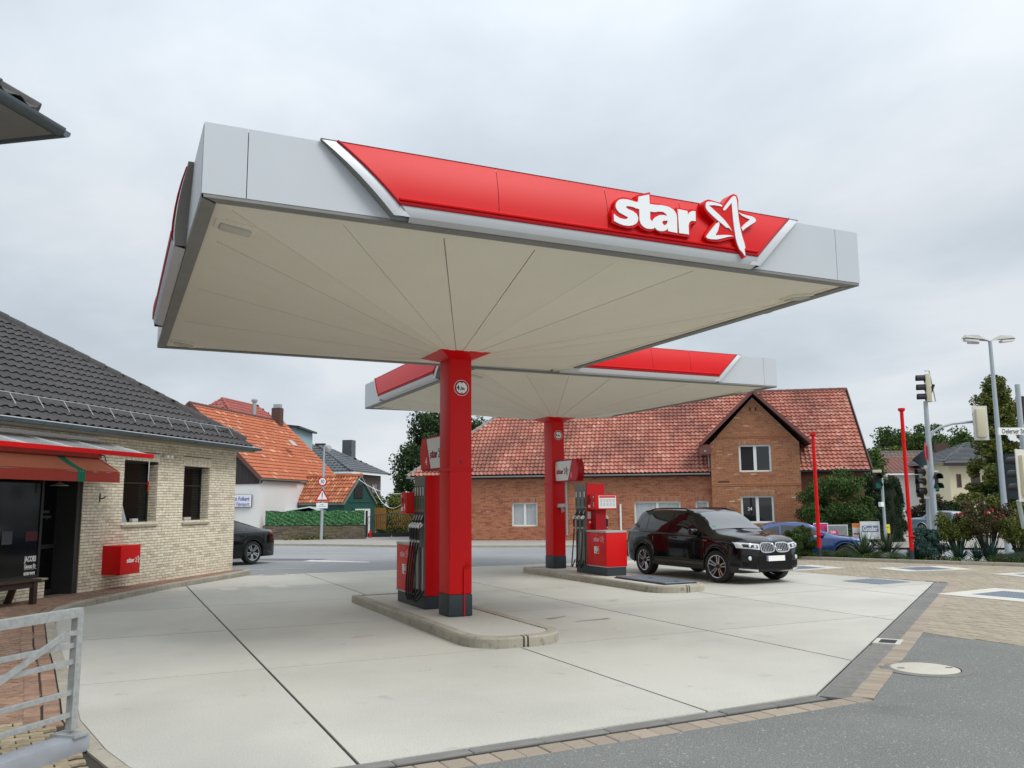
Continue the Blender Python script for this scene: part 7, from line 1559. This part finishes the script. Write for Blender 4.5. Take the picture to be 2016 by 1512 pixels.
def leaves(clumps, per, size, rng, flat=.0, aspect=.55, drop=0.):
    """leaf quads spread through clumps (cx, cy, cz, rx, ry, rz)"""
    V = []; n = 0
    for (cx, cy, cz, rx, ry, rz) in clumps:
        k = max(4, int(per)); d = rng.normal(size=(k, 3)); d /= np.linalg.norm(d, axis=1)[:, None]; r_ = rng.random(k)**.45
        p = d*r_[:, None]*np.array([rx, ry, rz])+np.array([cx, cy, cz])
        a = rng.normal(size=(k, 3)); a[:, 2] *= (1-flat); a[:, 2] -= drop; a /= np.linalg.norm(a, axis=1)[:, None]
        b = np.cross(a, rng.normal(size=(k, 3))); b /= np.linalg.norm(b, axis=1)[:, None]
        s = size*(.6+.8*rng.random(k))[:, None]; c_ = np.cross(a, b)*.25
        V.append(np.stack([p-a*s*.5, p+b*s*aspect*.5+c_*s*.3, p+a*s*.5, p-b*s*aspect*.5+c_*s*.3], 1).reshape(-1, 3)); n += k
    V = np.concatenate(V); return V.tolist(), [(4*i, 4*i+1, 4*i+2, 4*i+3) for i in range(n)]
def crown_mesh(name, clumps, per, size, m, parent, seed, **kw):
    v, f = leaves(clumps, per, size, np.random.default_rng(seed), **kw); me = bpy.data.meshes.new(name); me.from_pydata(v, [], f); me.materials.append(m); me.update(); return obj(name, me, parent)
def clump_cloud(c, R_, n, cr, rng, squash=1., lo=-1.):
    o = []
    while len(o) < n:
        d = rng.normal(size=3); d /= np.linalg.norm(d); r_ = rng.random()**.35
        p = d*r_*np.array([R_[0], R_[1], R_[2]])
        if p[2] < lo*R_[2]: continue
        k = cr*(.6+.8*rng.random()); o.append((c[0]+p[0], c[1]+p[1], c[2]+p[2], k, k, k*.75*squash))
    return o
def tree(name, label, base, h, R_, cz, n, cr, per, size, m, seed, trunk=.2, group=None, cat='tree', lo=-1., **kw):
    t = thing(name, label, cat, base, 0, group); rng = np.random.default_rng(seed)
    cl = clump_cloud((0, 0, cz), R_, n, cr, rng, lo=lo)
    crown_mesh('crown', cl, per, size, m, t, seed+1, **kw)
    mb = MB().tube([(0, 0, -.3), (.05, .02, h*.3), (-.04, .05, h*.6), (0, 0, h*.9)], [trunk, trunk*.8, trunk*.5, trunk*.15], 8)
    for k in range(9):
        q = cl[int(rng.integers(len(cl)))]; z0 = h*(.25+.5*rng.random()); mb.tube([(0, 0, z0), (q[0]*.5, q[1]*.5, z0+(q[2]-z0)*.6), (q[0]*.95, q[1]*.95, q[2])], [trunk*.4, trunk*.22, trunk*.06], 6)
    mb.build('trunk', BARK, t, True); return t
# big dark tree left of the brick house
tree('broadleaf_tree', 'large dark broadleaf tree behind the left end of the brick house', on_ground(895, 58, 0), 8.2, (4.3, 3.6, 3.9), 5.2, 95, .95, 330, .20, L_DARK, 3, .3)
tree('background_tree', 'tree with bright crown behind the brown-roofed house', on_ground(1822, 110, -.3), 10.5, (6.2, 5, 3.6), 8.6, 90, 1.2, 230, .34, L_MID, 5, .3)
tree('background_tree', 'dark tree behind the right end of the brown-roofed house', on_ground(1922, 115, -.3), 9.5, (4.2, 4, 3.2), 7.3, 50, 1.2, 230, .34, L_DARK, 6, .3)
tree('background_tree', 'small tree between the brick house roof and the brown roof', on_ground(1716, 62, -.3), 5.4, (1.2, 1.2, 1.6), 4.3, 22, .6, 200, .2, L_MID, 8, .15)
tree('background_tree', 'leafy tree beyond the pedestrian signal, low over the brown roof', on_ground(1760, 104, -.3), 7, (2.5, 2.5, 1.5), 7.0, 26, .8, 160, .3, L_YEL, 9, .2)
# tall layered conifer-like maple at right
tt = thing('layered_tree', 'tall layered yellow-green tree at the right behind the lamp', 'tree', on_ground(1972, 47, -.27), 0); rng = np.random.default_rng(21); cl = []
for lv in range(13):
    z = 1.2+lv*.60; rr = 2.3*(1-lv/15)+.35*((lv*7) % 3-1)*.7
    for k in range(12):
        a = rng.random()*6.28; q = rr*(.25+.75*rng.random()); cl.append((q*math.cos(a)*1.15+.3, q*math.sin(a), z+rng.normal()*.28-.12*q, .30+.35*rng.random(), .30+.35*rng.random(), .20+.2*rng.random()))
crown_mesh('crown', cl, 260, .17, L_YEL, tt, 22, flat=.5); crown_mesh('inner_crown', [(0, 0, 1+k*.6, 1.3*(1-k/15), 1.3*(1-k/15), .45) for k in range(13)], 420, .2, L_DARK, tt, 23)
mb = MB().tube([(0, 0, -.3), (0, 0, 4), (0, 0, 8.9)], [.22, .15, .03], 8)
for k in range(30): q = cl[k*5]; mb.tube([(0, 0, q[2]-.1), (q[0], q[1], q[2])], [.05, .015], 5)
mb.build('trunk', BARK, tt, True)
# far small conifer
ct = thing('far_spruce', 'small far spruce left of the big dark tree', 'tree', on_ground(785, 95, 0), 0); rng = np.random.default_rng(31)
crown_mesh('crown', [(.9*(1-k/9)*math.cos(a), .9*(1-k/9)*math.sin(a), 1.2+k*.38, .35, .35, .2) for k in range(9) for a in np.arange(0, 6.28, 1.1)], 70, .2, L_CON, ct, 32, drop=.4); MB().tube([(0, 0, 0), (0, 0, 4.6)], [.12, .02], 6).build('trunk', BARK, ct)
# bushes
def bush(label, base, R_, n, cr, per, size, m, seed, cat='shrub', name='bush', group=None, **kw):
    t = thing(name, label, cat, base, 0, group); rng = np.random.default_rng(seed); cl = clump_cloud((0, 0, R_[2]*.95), R_, n, cr, rng, lo=-.95); crown_mesh('foliage', cl, per, size, m, t, seed+1, **kw)
    mb = MB()
    for k in range(7): q = cl[k % len(cl)]; mb.tube([(q[0]*.15, q[1]*.15, -.1), (q[0]*.6, q[1]*.6, q[2]*.6), (q[0], q[1], q[2])], [.04*R_[2], .025*R_[2], .008], 5)
    mb.build('stem', BARK, t); return t
bush('leafy green shrub against the right end of the brick house', on_ground(1655, 36.5, -.3), (1.55, 1.2, 1.75), 60, .42, 420, .10, L_MID, 41)
bush('smaller reddish green shrub between gable and red pole', on_ground(1605, 37.5, -.3), (.75, .7, 1.6), 30, .35, 380, .10, L_DARK, 43)
bush('tall leafy shrub next to the dark yew hedge', on_ground(1700, 39, -.3), (.75, .8, 1.5), 30, .35, 300, .10, L_CON, 45)
bush('clipped round shrub beside the cream house', on_ground(1862, 64, -.3), (1.6, 1.2, 1.0), 36, .4, 260, .14, L_CON, 47)
bush('airy dark pine bush in front of the white house', on_ground(1824, 62, -.3), (1.6, 1.2, 1.4), 34, .35, 200, .16, leafmat('leaf_brown', [(0, (.04, .035, .02)), (.5, (.055, .05, .025)), (1, (.03, .04, .018))]), 49)
bush('green garden shrubs behind the iron gate', on_ground(762, 56, 0), (2.0, 1.6, 1.35), 50, .5, 320, .14, L_MID, 51); bush('yellow-green hedge behind the iron gate, right side', on_ground(800, 55, 0), (1.6, 1.2, 1.25), 40, .5, 320, .14, L_YEL, 53)
bush('low leafy shrub seen through the iron gate', on_ground(765, 51, 0), (1.3, .8, .7), 30, .35, 260, .12, L_YEL, 55)
bush('round box shrub in front of the blue coupe', on_ground(1572, 27.5, .02), (.64, .5, .50), 55, .16, 420, .045, L_MID, 57)
bush('small green shrub behind the back wheel of the off-roader', on_ground(1238, 30, -.02), (.35, .35, .35), 18, .14, 260, .05, L_MID, 58)
# columnar yew hedge: dense clipped block
yw = thing('yew_hedge', 'tall clipped dark green yew column behind the posters', 'hedge', on_ground(1739, 43, -.3), 0); rng = np.random.default_rng(61); cl = []
for k in range(150):
    a = rng.random()*6.28; z = rng.random()*3.0; rr = .98*(1-.25*(z/3)**4); cl.append((rr*math.cos(a)*.95, rr*math.sin(a)*.8, z+.1, .2, .2, .22))
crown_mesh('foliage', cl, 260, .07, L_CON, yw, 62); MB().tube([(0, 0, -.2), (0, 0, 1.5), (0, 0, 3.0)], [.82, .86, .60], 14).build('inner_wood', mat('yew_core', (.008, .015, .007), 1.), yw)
y2_ = thing('red_hedge', 'low clipped red-brown hedge in front of the white pillars', 'hedge', on_ground(1790, 58, -.3), DROT); cl = [(x*.16-2.6, rng.normal()*.18, .12+rng.random()*.62, .16, .16, .14) for x in range(34) for _ in range(5)]
crown_mesh('foliage', cl, 90, .08, leafmat('leaf_redbrown', [(0, (.09, .03, .018)), (.5, (.12, .045, .025)), (1, (.07, .035, .02))]), y2_, 64); MB().box(-2.6, 2.6, -.2, .2, -.1, .6).build('inner_wood', BARK, y2_)
# ---- flower bed planting
def mound(label, px, d, r_, h, m, seed, size=.05, group=None):
    t = thing('mound_plant', label, 'plant', on_ground(px, d, .05), 0, group); rng = np.random.default_rng(seed); V = []; F = []
    n = 900
    for k in range(n):
        a = rng.random()*6.28; ph = math.acos(rng.random()*.98); dr = Vector((math.sin(ph)*math.cos(a), math.sin(ph)*math.sin(a), math.cos(ph))); tip = Vector((dr.x*r_, dr.y*r_, dr.z*h))*(.85+.25*rng.random()); b = tip*.45; s = dr.orthogonal().normalized()*size*.22
        i = len(V); V += [tuple(b-s), tuple(b+s), tuple(tip)]; F.append((i, i+1, i+2))
    me = bpy.data.meshes.new('foliage'); me.from_pydata(V, [], F); me.materials.append(m); me.update(); obj('foliage', me, t)
    MB().lathe([(r_*.8, 0), (r_*.75, h*.3), (r_*.4, h*.6), (0, h*.68)], 12).build('cushion', mat('plant_core', (.02, .035, .012), 1.), t, True)
mound('round lavender cushion right of the first red pole', 1628, 27.1, .34, .32, L_MID, 71); mound('second green cushion in the flower bed left of the yucca', 1662, 26.9, .40, .38, L_MID, 72)
mound('silvery cushion plant between the two red poles', 1752, 26.2, .46, .28, L_SILV, 73); mound('flat green cushion at the right of the flower bed', 1965, 24.7, .52, .32, L_MID, 74); mound('low blue-green cushion at the right picture edge', 2008, 24.4, .52, .44, L_BLUE, 75)
mound('dark round cushion at the foot of the second red pole', 1794, 26.1, .32, .36, L_CON, 76)
mound('small yellowing tuft below the yucca', 1722, 26.4, .30, .30, L_YEL, 77)
def spiky(label, px, d, r_, n, m, seed, wdt=.035):
    t = thing('yucca', label, 'plant', on_ground(px, d, .05), 0); rng = np.random.default_rng(seed); mb = MB()
    for k in range(n):
        a = rng.random()*6.28; el = .35+1.1*rng.random(); L_ = r_*(.75+.4*rng.random()); dr = Vector((math.cos(a)*math.cos(el), math.sin(a)*math.cos(el), math.sin(el))); s = Vector((-math.sin(a), math.cos(a), 0))*wdt*.5
        p0 = dr*.03; p1 = dr*L_*.55; p2 = dr*L_+Vector((0, 0, -.12*L_*(1.3-el))); mb.add([p0-s, p0+s, p1+s, p1-s, p2], [(0, 1, 2, 3), (3, 2, 4)])
    mb.build('blades', m, t); MB().tube([(0, 0, -.1), (0, 0, .12)], [.06, .03], 8).build('stem', BARK, t)
spiky('spiky variegated yucca in front of the blue coupe bumper', 1695, 27.0, .88, 130, L_YUC, 81); spiky('upright spiky grass-like plant left of the second red pole', 1742, 26.8, .95, 120, leafmat('leaf_iris', [(0, (.05, .085, .05)), (.6, (.08, .115, .07)), (1, (.16, .15, .08))]), 82, .03)
for i, (px, d, r_) in enumerate(((1880, 25.3, .62), (1915, 25.1, .56), (1945, 24.9, .6))): spiky(('blue-green iris clump left under the roses', 'blue-green iris clump in the middle under the roses', 'blue-green iris clump right under the roses')[i], px, d, r_, 60, L_BLUE, 90+i, .04)
bush('pointed blue-green dwarf conifer right of the second red pole', on_ground(1820, 25.8, .05), (.48, .42, .48), 46, .17, 320, .055, L_BLUE, 95, cat='shrub', drop=-.6)
def rose(label, px, d, r_, h, m, seed, flowers):
    t = thing('rose_bush', label, 'shrub', on_ground(px, d, .04), 0); rng = np.random.default_rng(seed); mb = MB(); cl = []
    for k in range(44):
        a = rng.random()*6.28; tip = Vector((r_*math.cos(a)*(.3+.7*rng.random()), r_*math.sin(a)*(.3+.7*rng.random()), h*(.55+.45*rng.random()))); mid = tip*.5+Vector((0, 0, h*.12)); mb.tube([(tip.x*.08, tip.y*.08, 0), mid, tip], [.014, .010, .005], 5)
        for q in (.62, .8, .95): p = mid.lerp(tip, (q-.5)*2); cl.append((p.x, p.y, p.z, .13, .13, .12))
    mb.build('stems', mat('rose_stem', (.05, .045, .022), .8), t); crown_mesh('foliage', cl, 46, .06, m, t, seed+1, aspect=.7)
    for (fx, fy) in flowers:
        c_ = sight(fx, fy, d-.25)-Vector(t.location); fb = MB()
        for k in range(40):
            z = 1-2*(k+.5)/40; a = k*2.4; q = math.sqrt(1-z*z); dr = Vector((q*math.cos(a), q*math.sin(a), z)); p = c_+dr*.038; s = dr.orthogonal().normalized()*.019; u_ = dr.cross(s).normalized()*.019
            fb.add([p-s-u_*.4, p+s-u_*.4, p+s*.7+u_+dr*.014, p-s*.7+u_+dr*.014], [(0, 1, 2, 3)])
        fb.build('bloom', mat('rose_petal', (.42, .006, .03), .7), t)
        MB().tube([Vector((c_.x*.5, c_.y*.5, .3)), c_-Vector((0, 0, .02))], .006, 5).build('flower_stem', MATS['rose_stem'], t)
rose('large rose bush with red blooms at the right of the bed', 1938, 25.3, .95, 1.75, L_ROSE, 101, [(1952, 1004), (1973, 1014), (1968, 1038), (1960, 1018), (1942, 1010)])
rose('rose bush with red blooms left of the large one', 1878, 25.7, .68, 1.38, L_YEL, 103, [(1884, 1013), (1891, 1012), (1899, 1014)])
rose('small rose bush with one red bloom at the right edge', 1998, 24.9, .62, 1.3, L_YEL, 105, [(1999, 1034), (2014, 1038)])
# ground cover between the plants of the bed
rng = np.random.default_rng(131); cl = []
for k in range(170):
    i = int(rng.integers(2, len(BK)-2)); f = rng.random(); x = BK[i][0]+(BK[i+1][0]-BK[i][0])*f; y = BK[i][1]+(BK[i+1][1]-BK[i][1])*f; d_ = .2+1.3*rng.random(); cl.append((x+.894*d_, y+.448*d_, .10, .16, .16, .09))
gc = crown_mesh('ground_cover', cl, 40, .06, L_MID, None, 132); tag(gc, 'low green ground cover in the flower bed', 'ground cover', kind='stuff')
# weeds along the foot of the stone wall
bush('yellowed weeds along the foot of the stone wall', SW0.lerp(SW1, .55)+Vector((-.1, -.2, 0)), (2.1, .08, .12), 60, .08, 60, .06, L_YEL, 111, cat='weeds', name='weeds')
